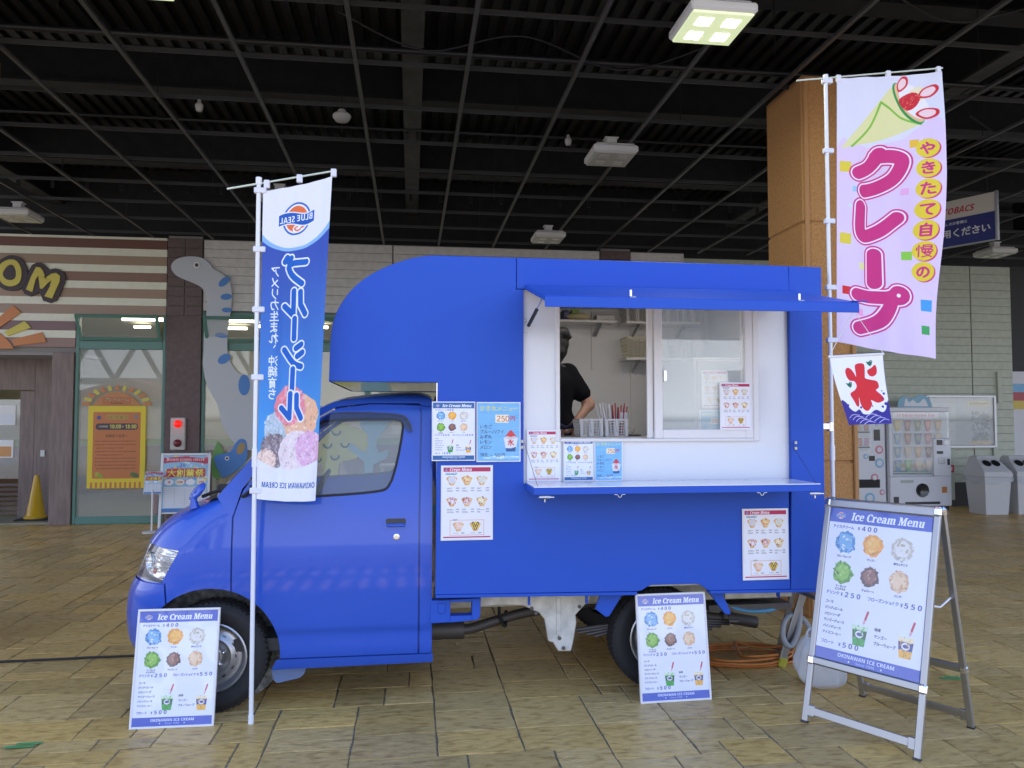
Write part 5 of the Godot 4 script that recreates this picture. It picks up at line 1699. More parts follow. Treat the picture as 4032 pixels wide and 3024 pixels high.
func stone(m: MB, w: float, d: float) -> void:
	var tone := rng.randf_range(.78, 1.1)
	var warm := rng.randf_range(-.04, .05)
	m.tint = Color((.74 + warm * .6) * tone, .49 * tone, (.185 - warm * .5) * tone)
	var gap := .0035
	var bev := .004
	var ring := []
	var k := 3
	var hw := w * .5 - gap
	var hd := d * .5 - gap
	for side in 4:
		for i in k:
			var f := float(i) / k
			var p: Vector2 = [Vector2(-hw + 2 * hw * f, hd), Vector2(hw, hd - 2 * hd * f), Vector2(hw - 2 * hw * f, -hd), Vector2(-hw, -hd + 2 * hd * f)][side]
			ring.append(p + Vector2(rng.randf_range(-.0035, .0035), rng.randf_range(-.0035, .0035)))
	var lift := rng.randf_range(-.0008, .0016)
	var tilt := Vector2(rng.randf_range(-.004, .004), rng.randf_range(-.004, .004))
	var n := ring.size()
	var inner := []
	for p in ring:
		var q: Vector2 = p - Vector2(signf(p.x) * minf(absf(p.x), bev), signf(p.y) * minf(absf(p.y), bev))
		inner.append(V(q.x, lift + tilt.dot(q) + rng.randf_range(-.0012, .0012), q.y))
	var ids := []
	for p in inner:
		ids.append(m.vert(p, V(-tilt.x, 1, -tilt.y)))
	var c := m.vert(V(0, lift + .001, 0), V(-tilt.x, 1, -tilt.y))
	for i in n:
		m.face(c, ids[i], ids[(i + 1) % n])
	for i in n:
		var j := (i + 1) % n
		var out: Vector2 = (ring[i] + ring[j]).normalized()
		var nn := V(out.x, 1.8, out.y)
		var a := m.vert(inner[i], nn)
		var b := m.vert(inner[j], nn)
		var e := m.vert(V(ring[i].x, -.0065, ring[i].y), nn)
		var f := m.vert(V(ring[j].x, -.0065, ring[j].y), nn)
		m.face(a, b, f)
		m.face(a, f, e)


# ---------------------------------------------------------------- canopy roof
func make_ceiling() -> void:
	var r := setting("canopy_ceiling")
	var black := grain(mat("black deck", lin(.006, .006, .007), .7), "deck", .02, .5, 1.0, .5)
	var dark := mat("black steel", lin(.008, .008, .0085), .6)
	grain(dark, "beam", .015, .55, 1.0, .6)
	var bar := mat("ceiling bar", lin(.05, .05, .048), .42)
	var chan := mat("ceiling channel", lin(.034, .034, .033), .45)
	var flange := grain(mat("girder flange", lin(.05, .05, .045), .5), "flange", .01, .6, 1.0, .5)
	var x0 := -9.0
	var x1 := 20.0
	put(mb().bx(V(x0, 5.72, ROOF_EDGE), V(x1, 6.0, -20)), "roof_deck", black, r)
	put(mb().bx(V(x0, 4.5, ROOF_EDGE), V(x1, 6.02, ROOF_EDGE + .12)), "fascia", mat("fascia", lin(.3, .28, .26), .6), r)
	var rib := MB.new().box(Vector3.ZERO, V(.085, .06, 10.5)).mesh()
	var tone := mat("deck rib", lin(.018, .018, .019), .4, .3)
	for i in 92:
		var o := put(rib, "deck_rib", tone, r)
		o.position = V(-6.5 + i * .17, 5.692, -8.1)
	for x in [-5.6, 0.0, 5.6, 11.2]:
		put(mb().bx(V(x - .01, 5.1, ROOF_EDGE), V(x + .01, 5.68, -12.94)), "girder_web", dark, r)
		put(mb().bx(V(x - .10, 5.07, ROOF_EDGE), V(x + .10, 5.098, -12.94)), "girder_flange", flange, r)
		for z in [-5.3, -9.2]:
			for s in [-1, 1]:
				put(mb().box(V(x + s * .06, 5.05, z), V(.04, .03, .3), .006), "splice_plate", dark, r)
	for z in [-3.4, -5.9, -8.4, -10.9]:
		put(mb().bx(V(x0, 5.15, z - .01), V(x1, 5.6, z + .01)).bx(V(x0, 5.12, z - .12), V(x1, 5.15, z + .12)), "cross_beam", dark, r)
	# hung grid: bars away from the viewer and channels across
	for i in 34:
		var x := -11.36 + i * .91 - .02
		put(mb().bx(V(x - .017, 4.555, ROOF_EDGE), V(x + .017, 4.58, -12.88)), "grid_bar", bar, r)
	for i in 12:
		var z := -2.68 - i * .91
		put(mb().bx(V(x0, 4.583, z - .006), V(x1, 4.622, z + .006)), "grid_channel", chan, r)
	for i in 12:
		for j in 5:
			put(mb().tube([V(-8 + i * 1.82, 4.62, -3.6 - j * 2.2), V(-8 + i * 1.82, 5.7, -3.6 - j * 2.2)], .005, 4), "hanger_rod", dark, r)
	put(mb().tube([V(x0, 4.78, -6.45), V(x1, 4.78, -6.45)], .03, 8), "service_pipe", tone, r)
	put(mb().tube([V(x0, 4.72, -8.1), V(x1, 4.72, -8.1)], .016, 6), "service_pipe", tone, r)
	for q in [[-4.5, -5.4], [-.6, -6.2], [3.4, -5.2], [6.0, -7.5]]:
		put(mb().tube(curve3([V(q[0], 4.95, q[1]), V(q[0] + .7, 4.72, q[1] - .1), V(q[0] + 1.5, 4.82, q[1] + .05), V(q[0] + 2.4, 4.7, q[1] - .2), V(q[0] + 3.2, 4.9, q[1])]), .009, 5), "loose_cable", tone, r)
	for i in 30:
		var x := -6.0 + i * .46
		put(mb().box(V(x, 5.0, -11.6), V(.05, .1, .02)), "clip", tone, r)
	# lamps
	var first := floodlight(V(2.03, 4.35, -4.93), true, "lit square ceiling floodlight glowing above the hatch of the truck")
	floodlight(V(-1.72, 4.35, -4.83), true, "lit square ceiling floodlight above the bonnet of the truck")
	for q in [[2.03, -7.62, "unlit square ceiling floodlight between the glowing lamp and the pale wall"], [2.03, -11.27, "small unlit ceiling floodlight next to the pale siding wall"], [-5.22, -10.96, "unlit ceiling floodlight above the striped playroom wall"], [9.5, -11.38, "unlit ceiling floodlight under the hanging shop sign"], [-1.62, -9.7, "unlit ceiling floodlight behind the top of the blue banner"]]:
		floodlight(V(q[0], 4.35, q[1]), false, q[2])
	for q in [[-.657, -7.25, .085, "round white smoke detector on the black ceiling grid"], [-1.92, -7.18, .035, "tiny white sensor on the black ceiling grid"], [1.58, -7.6, .035, "tiny white sensor beside an unlit floodlight"]]:
		org = V(q[0], 4.50, q[1])
		var d := thing("smoke_detector", q[3], "detector", org)
		var m := MB.new()
		m.lathe([Vector2(.001, -.05), Vector2(q[2] * .7, -.045), Vector2(q[2], -.01), Vector2(q[2], .01), Vector2(q[2] * .9, .02), Vector2(q[2] * .5, .03), Vector2(q[2] * .4, .06)], 20)
		put(m, "casing", mat("detector white", lin(.34, .33, .31), .5), d)


func floodlight(at: Vector3, lit: bool, label: String) -> Node3D:
	org = Vector3.ZERO
	var l := thing("floodlight", label, "ceiling lamp", at, 0.0, "square floodlights under the canopy")
	var shell := mat("lamp shell", lin(.62, .61, .58), .45)
	put(MB.new().box(V(0, .03, 0), V(.46, .07, .46), .014).box(V(0, .075, 0), V(.4, .03, .4), .01), "housing", shell, l)
	put(MB.new().box(V(0, .14, 0), V(.11, .1, .1), .006).box(V(0, .195, 0), V(.14, .012, .12)), "bracket", shell, l)
	var cover := mat("lamp lens", lin(.5, .51, .46), .25)
	if lit:
		cover = mat("lit lamp lens", lin(.7, .72, .6), .3)
		cover.emission_enabled = true
		cover.emission = Color(.93, 1.0, .72)
		cover.emission_energy_multiplier = .2
	put(MB.new().box(V(0, -.012, 0), V(.42, .02, .42), .006), "lens", cover, l)
	var cell := mat("led cell off", lin(.55, .55, .5), .3)
	if lit:
		cell = mat("led cell", lin(.8, .8, .7), .3)
		cell.emission_enabled = true
		cell.emission = Color(.98, 1.0, .86)
		cell.emission_energy_multiplier = 5.0
	for q in [[-1, -1], [1, -1], [-1, 1], [1, 1]]:
		put(MB.new().box(V(q[0] * .095, -.0225, q[1] * .095), V(.1, .004, .1)), "led_panel", cell, l)
	if lit:
		var a := AreaLight3D.new()
		a.name = "lamp_light"
		a.area_size = Vector2(.4, .4)
		a.light_energy = .5
		a.light_color = Color(.97, 1.0, .86)
		a.set("area_range", 30.0)
		a.shadow_enabled = true
		l.add_child(a)
		a.position = V(0, -.04, 0)
		a.rotation.x = -PI / 2
	return l


func make_pillars() -> void:
	var tan_ := grain(mat("tan render", lin(.52, .26, .085), .8), "render", .05, .88, 1.0, 1.2, .5, .06)
	var trim := mat("tan trim", lin(.42, .21, .07), .6)
	for q in [[3.30, "tan roughcast pillar behind the pink banner"], [-3.86, "tan roughcast pillar level with the striped playroom wall"]]:
		org = V(q[0] + .24, 0, -6.42)
		var p := thing("roof_pillar", q[1], "pillar", org, 0.0, "pillars that carry the canopy")
		var ys := [0.0, 1.30, 2.62, 3.34, 4.62]
		for i in 4:
			put(MB.new().bx(V(-.235, ys[i] + .006, -.335), V(.235, ys[i + 1] - .006, .315), .012), "cladding_panel", tan_, p)
		put(MB.new().bx(V(-.22, 0, -.32), V(.22, 4.62, .30)), "core", trim, p)
		for x in [-.2, .2]:
			put(MB.new().bx(V(x - .022, .01, .312), V(x + .022, 4.6, .336), .008), "corner_strip", trim, p)


# ---------------------------------------------------------------- building
func siding(b: Node3D, x0: float, x1: float, y0: float, y1: float, z: float, pitch: float, m: Material) -> void:
	var n := int(round((y1 - y0) / pitch))
	var h := (y1 - y0) / n
	for i in n:
		put(mb().bx(V(x0, y0 + i * h + .0025, z - .02), V(x1, y0 + (i + 1) * h - .0015, z + .012), .004), "siding_board", m, b)


func glazing(b: Node3D, x0: float, x1: float, hopper: bool, low := .1) -> void:
	var green: Material = M["green frame"]
	var z := -12.93
	var w := Node3D.new()
	w.name = "shop_window"
	b.add_child(w, true)
	for q in [[x0, 0.0, x0 + .05, 3.38], [x1 - .05, 0.0, x1, 3.38], [x0 + .05, 3.30, x1 - .05, 3.38], [x0 + .05, 2.76, x1 - .05, 2.89], [x0 + .05, 0.0, x1 - .05, low + .12]]:
		put(mb().bx(V(q[0], q[1], z - .06), V(q[2], q[3], z + .03), .006), "frame_bar", green, w)
	put(mb().bx(V(x0 + .05, low + .12, z - .012), V(x1 - .05, 2.76, z - .004)), "pane", M["window glass"], w)
	if hopper:
		var h := mb()
		h.xf = Transform3D(Basis(), V((x0 + x1) * .5, 2.9, z + .04) - org) * Transform3D(Basis(Vector3.RIGHT, .52), Vector3.ZERO)
		var hw := (x1 - x0) * .5 - .06
		for q in [[-hw, 0.0, -hw + .05, .44], [hw - .05, 0.0, hw, .44], [-hw + .05, 0.0, hw - .05, .05], [-hw + .05, .39, hw - .05, .44]]:
			h.bx(V(q[0], q[1], -.015), V(q[2], q[3], .015), .004)
		put(h, "vent_sash", green, w)
		var g := mb()
		g.xf = h.xf
		g.bx(V(-hw + .05, .05, -.003), V(hw - .05, .39, .003))
		put(g, "vent_pane", M["window glass"], w)
	else:
		put(mb().bx(V(x0 + .05, 2.89, z - .012), V(x1 - .05, 3.30, z - .004)), "pane", M["window glass"], w)


func make_building() -> void:
	mat("green frame", lin(.10, .23, .19), .4)
	var grey := grain(mat("grey siding", lin(.66, .645, .60), .6), "siding", .02, .94, 1.0, .7)
	var olive := grain(mat("green grey siding", lin(.50, .535, .43), .6), "siding2", .02, .94, 1.0, .7)
	var brown := grain(mat("brown tile", lin(.14, .096, .09), .6), "tile", .02, .9, 1.0, .8)
	var wood := mat("grey wood", lin(.24, .18, .155), .55)
	wood.albedo_texture = noise_tex("wood", .008, [[.2, Color(.88, .87, .87)], [.5, Color(.95, .94, .94)], [.8, Color(1, 1, 1)]], 512, 6, 91)
	wood.uv1_triplanar = true
	wood.uv1_world_triplanar = true
	wood.uv1_scale = Vector3(3.5, .4, 3.5)
	var core := mat("wall core", lin(.25, .24, .22), .8)
	org = V(0, 0, -13.0)
	var b := thing("shop_building", "long shop building with striped and pale siding walls behind the truck", "building", org)
	# structural wall above the glazing and to the right
	put(mb().bx(V(-9, 3.38, -13.1), V(4.6, 4.57, -12.95)), "upper_wall", core, b)
	put(mb().bx(V(-9, 4.57, -13.1), V(4.76, 5.7, -12.95)), "black_wall_head", M["black deck"], b)
	put(mb().bx(V(4.76, 4.59, -13.6), V(12.2, 5.7, -13.38)), "black_wall_head", M["black deck"], b)
	put(mb().bx(V(4.6, 0, -13.6), V(11.5, 4.59, -13.42)), "right_wall", core, b)
	put(mb().bx(V(4.6, 0, -13.6), V(4.75, 4.57, -12.95)), "return_wall", core, b)
	put(mb().bx(V(-9, 2.7, -13.1), V(-5.25, 3.38, -12.95)), "lintel_wall", core, b)
	siding(b, -3.33, -.32, 3.40, 4.55, -12.90, .144, grey)
	siding(b, -.30, 3.22, 3.40, 4.55, -12.90, .144, grey)
	siding(b, 3.78, 4.74, .1, 4.55, -12.90, .148, grey)
	siding(b, 4.76, 10.62, .45, 4.58, -13.40, .153, olive)
	siding(b, 10.64, 11.48, .45, 4.58, -13.40, .153, olive)
	put(mb().bx(V(4.76, 0, -13.42), V(11.48, .44, -13.395)), "plinth", mat("dark plinth", lin(.03, .03, .03), .7), b)
	for q in [[11.12, 1.95, 2.55], [11.0, .9, 1.2]]:
		put(mb().bx(V(q[0], q[1], -13.39), V(q[0] + .09, q[2], -13.34), .005), "conduit_box", olive, b)
	# striped boards
	var cols := [lin(.16, .07, .05), lin(.34, .24, .155), lin(.26, .15, .11), lin(.36, .25, .17), lin(.37, .265, .20), lin(.23, .145, .145), lin(.32, .21, .18)]
	var cream := grain(mat("cream stripe", lin(.80, .80, .64), .6), "cream", .02, .97, 1.0, .7)
	var y := 4.52
	put(mb().bx(V(-9, 4.522, -12.95), V(-3.9, 4.56, -12.885)), "top_trim", cream, b)
	for i in 7:
		var m := mat("stripe %d" % i, cols[i], .6)
		for q in [[m, .146], [cream, .119]]:
			var y1: float = y - q[1]
			var xr := -3.90 if y > 3.45 else -5.255
			if y1 > 2.68:
				put(mb().bx(V(-9, y1 + .001, -12.95), V(xr, y - .001, -12.892)), "stripe_board", q[0], b)
			y = y1
	# brown pillars with tiled heads
	for x in [-3.885, 3.235]:
		put(mb().bx(V(x, 0, -13.1), V(x + .54, 3.30, -12.86), .006), "brown_pier", brown, b)
		put(mb().bx(V(x + .01, 3.30, -13.1), V(x + .53, 4.6, -12.885)), "tile_bed", core, b)
		for r in 8:
			for k in 2:
				put(mb().bx(V(x + k * .27 + .003, 3.31 + r * .157, -12.9), V(x + (k + 1) * .27 - .003, 3.31 + (r + 1) * .157 - .006, -12.865), .005), "tile", brown, b)
	glazing(b, -5.25, -3.895, true, 0.0)
	for i in 5:
		glazing(b, -3.34 + i * 1.315, -3.34 + (i + 1) * 1.315, i < 2, .1)
	# entrance: post, recess, door
	put(mb().bx(V(-5.58, 0, -13.2), V(-5.26, 2.70, -12.87), .006), "wood_post", wood, b)
	put(mb().bx(V(-9, 2.66, -14.0), V(-5.26, 2.70, -12.96)), "recess_soffit", mat("recess soffit", lin(.3, .28, .27), .7), b)
	put(mb().bx(V(-5.75, 0, -13.9), V(-5.70, 2.68, -13.62), .004), "jamb_post", M["green frame"], b)
	put(mb().bx(V(-5.62, 0, -13.55), V(-5.57, 2.68, -13.22), .004), "jamb_post", M["green frame"], b)
	put(mb().bx(V(-5.71, .0, -13.62), V(-5.60, .18, -13.55)), "side_panel", M["green frame"], b)
	put(mb().bx(V(-5.665, .18, -13.62), V(-5.655, 2.68, -13.22)), "side_light", M["window glass"], b)
	put(mb().bx(V(-6.28, 0, -13.98), V(-5.75, 2.68, -13.9), .004), "wood_panel", wood, b)
	put(mb().bx(V(-9, 2.14, -13.99), V(-6.285, 2.68, -13.91), .004), "wood_panel", wood, b)
	var door := put(mb().bx(V(-6.52, 0.02, -13.98), V(-6.29, 2.12, -13.92), .004), "entrance_door", wood, b)
	put(mb().bx(V(-7.4, .65, -13.965), V(-6.52, 1.98, -13.955)), "door_glass", M["window glass"], door)
	for i in 7:
		put(mb().bar(V(-7.4, .08 + i * .078, -13.95), V(-6.52, .08 + i * .078, -13.95), .06, .012, V(0, 1, .6)), "louvre", wood, door)
	for x in [-6.17, -5.98]:
		put(mb().bx(V(x, 1.02, -13.9), V(x + .07, 1.13, -13.885), .004), "wall_switch", mat("switch", lin(.6, .6, .58), .4), b)
	make_room()


func make_room() -> void:
	org = V(-1, 0, -15.5)
	var r := setting("playroom_interior")
	r.position = org
	var beige := mat("room beige", lin(.50, .47, .34), .7)
	put(mb().bx(V(-9, 0.03, -18.2), V(4.6, 3.6, -18.05)), "back_wall", beige, r)
	put(mb().bx(V(-9, .03, -18.04), V(4.6, 1.05, -18.0)), "wainscot", mat("wainscot", lin(.20, .13, .08), .6), r)
	put(mb().bx(V(-9, 1.05, -18.04), V(4.6, 1.2, -18.0)), "green_band", mat("green band", lin(.2, .3, .06), .6), r)
	put(mb().bx(V(-9.1, 0.03, -18.2), V(-9, 3.6, -14.0)), "side_wall", beige, r)
	put(mb().bx(V(4.4, 0.03, -18.2), V(4.6, 3.6, -13.1)), "side_wall", beige, r)
	put(mb().bx(V(-9, 3.5, -18.2), V(4.6, 3.6, -13.12)), "room_ceiling", beige, r)
	put(mb().bx(V(-9, -.01, -18.2), V(4.6, .03, -13.0)), "room_floor", mat("room floor", lin(.26, .24, .17), .4), r)
	var tube := mat("tube light", lin(.9, .9, .85), .4)
	tube.emission_enabled = true
	tube.emission = Color(1.0, .98, .9)
	tube.emission_energy_multiplier = 4.0
	for q in [[-5.1, -14.4, 1.3], [-3.6, -14.4, .8], [-5.3, -15.6, .3], [-4.4, -15.6, 1.2], [-2.9, -15.2, 1.3], [-1.0, -15.2, 1.3], [1.0, -15.2, 1.3]]:
		put(mb().bx(V(q[0], 3.40, q[1] - .03), V(q[0] + q[2], 3.45, q[1] + .03), .01), "tube_lamp", tube, r)
	for x in [-4.0, 0.5]:
		var a := AreaLight3D.new()
		a.name = "room_light"
		a.area_size = Vector2(2.6, .1)
		a.light_energy = .6
		a.light_color = Color(1.0, .97, .88)
		a.shadow_enabled = true
		r.add_child(a, true)
		a.position = V(x, 3.38, -15.2) - org
		a.rotation.x = -PI / 2
	# low tables and shelves inside
	for q in [[-4.9, .9, -16.5, 1.2, lin(.4, .3, .1)], [-4.2, .7, -15.6, .5, lin(.5, .5, .46)], [-2.4, .8, -16.2, 1.0, lin(.3, .22, .14)], [-.6, .75, -15.8, 1.0, lin(.5, .5, .47)], [1.6, .8, -16.2, 1.2, lin(.3, .22, .14)]]:
		var m := mat("room piece %d" % int(q[0] * 10), q[4], .6)
		put(mb().bx(V(q[0], q[1] - .04, q[2]), V(q[0] + q[3], q[1], q[2] + .5), .005).bx(V(q[0] + .03, .03, q[2] + .03), V(q[0] + .08, q[1] - .04, q[2] + .46)).bx(V(q[0] + q[3] - .08, .03, q[2] + .03), V(q[0] + q[3] - .03, q[1] - .04, q[2] + .46)), "play_table", m, r)


# ---------------------------------------------------------------- across the road, seen only in the glass
func make_surroundings() -> void:
	org = V(0, 0, 46)
	var b := thing("truss_bridge", "grey steel truss bridge mirrored in the playroom door glass", "bridge", org)
	var steel := mat("bridge steel", lin(.22, .23, .25), .6)
	for y in [4.6, 8.4]:
		put(mb().bx(V(-90, y, 45.6), V(-14, y + .55, 46.4)), "chord", steel, b)
	for i in 19:
		var x := -90.0 + i * 4
		put(mb().bar(V(x, 5.0, 46), V(x + 2, 8.5, 46), .35, .4, Vector3.BACK), "diagonal", steel, b)
		put(mb().bar(V(x + 2, 8.5, 46), V(x + 4, 5.0, 46), .35, .4, Vector3.BACK), "diagonal", steel, b)
	put(mb().bx(V(-90, 8.95, 44.6), V(-14, 9.3, 47.4)), "deck", steel, b)
	for x in [-80, -48, -16]:
		put(mb().bx(V(x, 0, 45), V(x + 1.6, 4.6, 47)), "pier", mat("pier concrete", lin(.36, .35, .33), .8), b)
	for q in [[-26, 36, 9, 3.2, "low cream shed mirrored in the playroom door glass"]]:
		org = V(q[0], 0, q[1])
		var s := thing("low_hall", q[4], "building", org)
		put(MB.new().bx(V(0, 0, 0), V(q[2], q[3], 5)), "wall", mat("hall wall", lin(.45, .42, .38), .8), s)
		put(MB.new().prism(poly([-.4, q[3], q[2] + .4, q[3], q[2] * .5, q[3] + 1.5]), 5.3, -.3), "roof", mat("hall roof", lin(.25, .14, .12), .7), s)


func make_sky_and_sun() -> void:
	var cam := Camera3D.new()
	cam.name = "camera"
	add_child(cam)
	cam.position = V(0, 1.675, 0)
	cam.rotation = V(deg_to_rad(2.5), deg_to_rad(-7.5), 0)
	cam.fov = rad_to_deg(2.0 * atan(829.5 / 1661.0))
	cam.far = 1500.0
	cam.current = true
	var e := Environment.new()
	e.background_mode = Environment.BG_SKY
	var s := ProceduralSkyMaterial.new()
	s.sky_top_color = Color(.40, .56, .82)
	s.sky_horizon_color = Color(.97, .98, 1.0)
	s.sky_curve = .2
	s.sky_energy_multiplier = 1.0
	s.ground_bottom_color = Color(.34, .33, .31)
	s.ground_horizon_color = Color(.66, .67, .67)
	s.sun_angle_max = 1.0
	var n := FastNoiseLite.new()
	n.seed = 6
	n.frequency = .008
	n.fractal_octaves = 5
	var t := NoiseTexture2D.new()
	t.width = 1024
	t.height = 512
	t.seamless = true
	t.noise = n
	var g := Gradient.new()
	g.offsets = PackedFloat32Array([.42, .7])
	g.colors = PackedColorArray([Color(0, 0, 0), Color(.34, .34, .35)])
	t.color_ramp = g
	s.sky_cover = t
	s.sky_cover_modulate = Color(1, 1, 1, 1)
	var sky := Sky.new()
	sky.sky_material = s
	e.sky = sky
	e.background_energy_multiplier = 1.0
	e.tonemap_mode = Environment.TONE_MAPPER_LINEAR
	e.tonemap_exposure = 2.9
	e.sdfgi_enabled = true
	e.ssao_enabled = true
	e.ssil_enabled = true
	var we := WorldEnvironment.new()
	we.name = "world"
	we.environment = e
	add_child(we)
	# a high sun behind the building: the roof keeps the whole view in shade, the forecourt outside is lit
	var sun := DirectionalLight3D.new()
	sun.name = "sun"
	sun.light_energy = 1.5
	sun.light_color = Color(1.0, .96, .9)
	sun.light_angular_distance = .5
	sun.shadow_enabled = true
	add_child(sun)
	sun.rotation = V(deg_to_rad(-68), deg_to_rad(155), 0)


# ---------------------------------------------------------------- menus and boards
func sheet_at(label: String, tex: Material, x0: float, y0: float, x1: float, y1: float, z: float, called := "menu_sheet", bend := .0) -> Node3D:
	org = V((x0 + x1) * .5, y0, z)
	var s := thing(called, label, "menu", org, 0.0, "laminated menu sheets on the truck")
	var film := mat("laminate film", lin(.82, .83, .85), .18)
	put(mb().bx(V(x0 - .006, y0 - .006, z - .001), V(x1 + .006, y1 + .006, z + .0008)), "laminate", film, s)
	put(mb().sheet(6, 8, func(u, w): return V(lerpf(x0, x1, u), lerpf(y1, y0, w), z + .0016 + bend * sin(u * 7.0 + w * 4.0) * .5 + bend * .5), true), "print", tex, s)
	return s


func lean_board(label: String, at: Vector3, turn: float, tilt: float, tex: Material) -> void:
	org = Vector3.ZERO
	var b := thing("menu_board", label, "menu board", at, turn, "framed menu boards leaning on the wheels")
	var lean := Transform3D(Basis(Vector3.RIGHT, -tilt), Vector3.ZERO)
	var w := .44
	var h := .622
	var m := MB.new()
	m.xf = lean
	m.bx(V(-w / 2 + .004, .004, -.012), V(w / 2 - .004, h - .004, -.004))
	put(m, "backing", mat("board back", lin(.3, .3, .3), .7), b)
	for q in [[-w / 2, 0.0, w / 2, .012], [-w / 2, h - .012, w / 2, h], [-w / 2, .012, -w / 2 + .012, h - .012], [w / 2 - .012, .012, w / 2, h - .012]]:
		var f := MB.new()
		f.xf = lean
		f.bx(V(q[0], q[1], -.014), V(q[2], q[3], .003), .002)
		put(f, "frame_bar", M["white sash"], b)
	var p := MB.new()
	p.xf = lean
	p.quad(V(-w / 2 + .012, .012, -.002), V(w / 2 - .012, .012, -.002), V(w / 2 - .012, h - .012, -.002), V(-w / 2 + .012, h - .012, -.002))
	put(p, "poster", tex, b)
	var g := MB.new()
	g.xf = lean
	g.sheet(10, 10, func(u, v): return V((u - .5) * (w - .024), .012 + v * (h - .024), .0012 + .0012 * sin(u * 9.0 + 2.0 * v) * sin(v * 7.0 + u * 3.0)))
	put(g, "cover_film", M["cover film"], b)


func make_menus() -> void:
	var film := mat("cover film", Color(1, 1, 1, .06), .03)
	film.transparency = BaseMaterial3D.TRANSPARENCY_ALPHA
	var ice := printed("ice cream menu print", print_ice_menu(Color8(52, 84, 188)), .3)
	var ice2 := printed("ice cream menu print teal", print_ice_menu(Color8(34, 98, 160)), .3)
	var crepe := printed("crepe menu print", print_crepe_menu(), .3)
	var kaki := printed("shaved ice print", print_shaved_ice(), .3)
	sheet_at("ice cream menu sheet taped beside the cab door window", ice2, .128, 1.43, .368, 1.762, -4.485, "menu_sheet", .004)
	sheet_at("light blue shaved ice price sheet taped next to the white hatch", kaki, .388, 1.422, .636, 1.76, -4.492, "menu_sheet", .004)
	sheet_at("crepe menu sheet taped low behind the cab door", crepe, .182, .97, .473, 1.391, -4.494, "menu_sheet", .002)
	sheet_at("crepe menu sheet taped above the rear wheel under the shelf", crepe, 2.011, .693, 2.296, 1.113, -4.492, "menu_sheet", .002)
	sheet_at("crepe menu card standing on the white counter shelf", crepe, .690, 1.302, .882, 1.596, -4.522, "menu_card")
	sheet_at("ice cream menu card standing on the white counter shelf", ice2, .911, 1.302, 1.083, 1.543, -4.522, "menu_card")
	sheet_at("light blue shaved ice card standing on the white counter shelf", kaki, 1.099, 1.302, 1.262, 1.538, -4.522, "menu_card")
	sheet_at("crepe menu sheet fixed to the sliding serving window", crepe, 1.886, 1.606, 2.078, 1.886, -4.512)
	sheet_at("crepe menu sheet hung inside the kitchen behind the glass", crepe, 2.02, 1.75, 2.2, 2.0, -5.15)
	sheet_at("shaved ice sheet hung inside the kitchen behind the glass", kaki, 2.0, 1.46, 2.18, 1.72, -5.14)
	lean_board("framed ice cream menu board leaning on the front wheel", V(-1.272, 0, -4.434), -.02, .17, ice)
	lean_board("framed ice cream menu board leaning on the rear wheel", V(1.565, 0, -4.447), .03, .14, ice)
	# A-frame stand
	org = Vector3.ZERO
	var st := thing("menu_stand", "silver folding stand with a large ice cream menu poster", "menu stand", V(2.585, 0, -3.965), -1.035)
	var al: Material = M["aluminium"]
	var w := .30
	var apex := 1.205
	var slope := Transform3D(Basis(Vector3.RIGHT, -atan2(.30, apex)), V(0, 0, .318))
	var back := Transform3D(Basis(Vector3.RIGHT, atan2(.30, apex)), V(0, 0, -.318))
	var ln := sqrt(.30 * .30 + apex * apex)
	for side in 2:
		var xf: Transform3D = slope if side == 0 else back
		var sg := 1.0 if side == 0 else -1.0
		for x in [-w, w]:
			var m := MB.new()
			m.xf = xf
			m.bx(V(x - .017, .006, -.012), V(x + .017, ln - .012, .012), .005)
			put(m, "leg", al, st)
			var c := MB.new()
			c.xf = xf
			c.bx(V(x - .018, 0, -.013), V(x + .018, .012, .013))
			put(c, "leg_cap", M["dark plastic"], st)
		var r := MB.new()
		r.xf = xf
		r.bx(V(-w + .017, .05, -.006), V(w - .017, .092, .006), .003)
		put(r, "foot_rail", al, st)
		for x in [-w + .03, w - .03]:
			var g := MB.new()
			g.xf = xf
			g.bx(V(x - .02, .04, -.009), V(x + .02, .1, .009), .004)
			put(g, "gusset", al, st)
		var t := MB.new()
		t.xf = xf
		t.bx(V(-w + .01, ln - .05, -.014 + .004 * sg), V(w - .01, ln, .014 + .004 * sg), .008)
		put(t, "snap_rail", al, st)
		var t2 := MB.new()
		t2.xf = xf
		t2.bx(V(-w + .01, .315, -.012 + .005 * sg), V(w - .01, .36, .012 + .005 * sg), .008)
		put(t2, "snap_rail", al, st)
		for q in [[-w, ln - .022], [w, ln - .022], [-w, .335], [w, .335]]:
			var k := MB.new()
			k.xf = xf
			k.box(V(q[0], q[1], .004 * sg), V(.045, .055, .036), .013)
			put(k, "corner_cap", M["chrome"], st)
		if side == 0:
			var bk := MB.new()
			bk.xf = xf
			bk.bx(V(-w + .016, .35, -.004), V(w - .016, ln - .03, .002))
			put(bk, "backing_board", mat("board back", lin(.3, .3, .3), .7), st)
	var p := MB.new()
	p.xf = slope
	p.quad(V(-w + .019, .355, .005), V(w - .019, .355, .005), V(w - .019, ln - .045, .005), V(-w + .019, ln - .045, .005))
	put(p, "poster", ice, st)
	var fl := MB.new()
	fl.xf = slope
	fl.sheet(10, 12, func(u, v): return V((u - .5) * (2 * w - .04), .357 + v * (ln - .405), .0075 + .0015 * sin(u * 8.0 + v * 3.0) * sin(v * 9.0)))
	put(fl, "cover_film", film, st)
	for x in [-w + .012, w - .012]:
		put(MB.new().tube([V(x, .72, .13), V(x, .69, 0), V(x, .72, -.13)], .006, 5), "stay", M["white sash"], st)


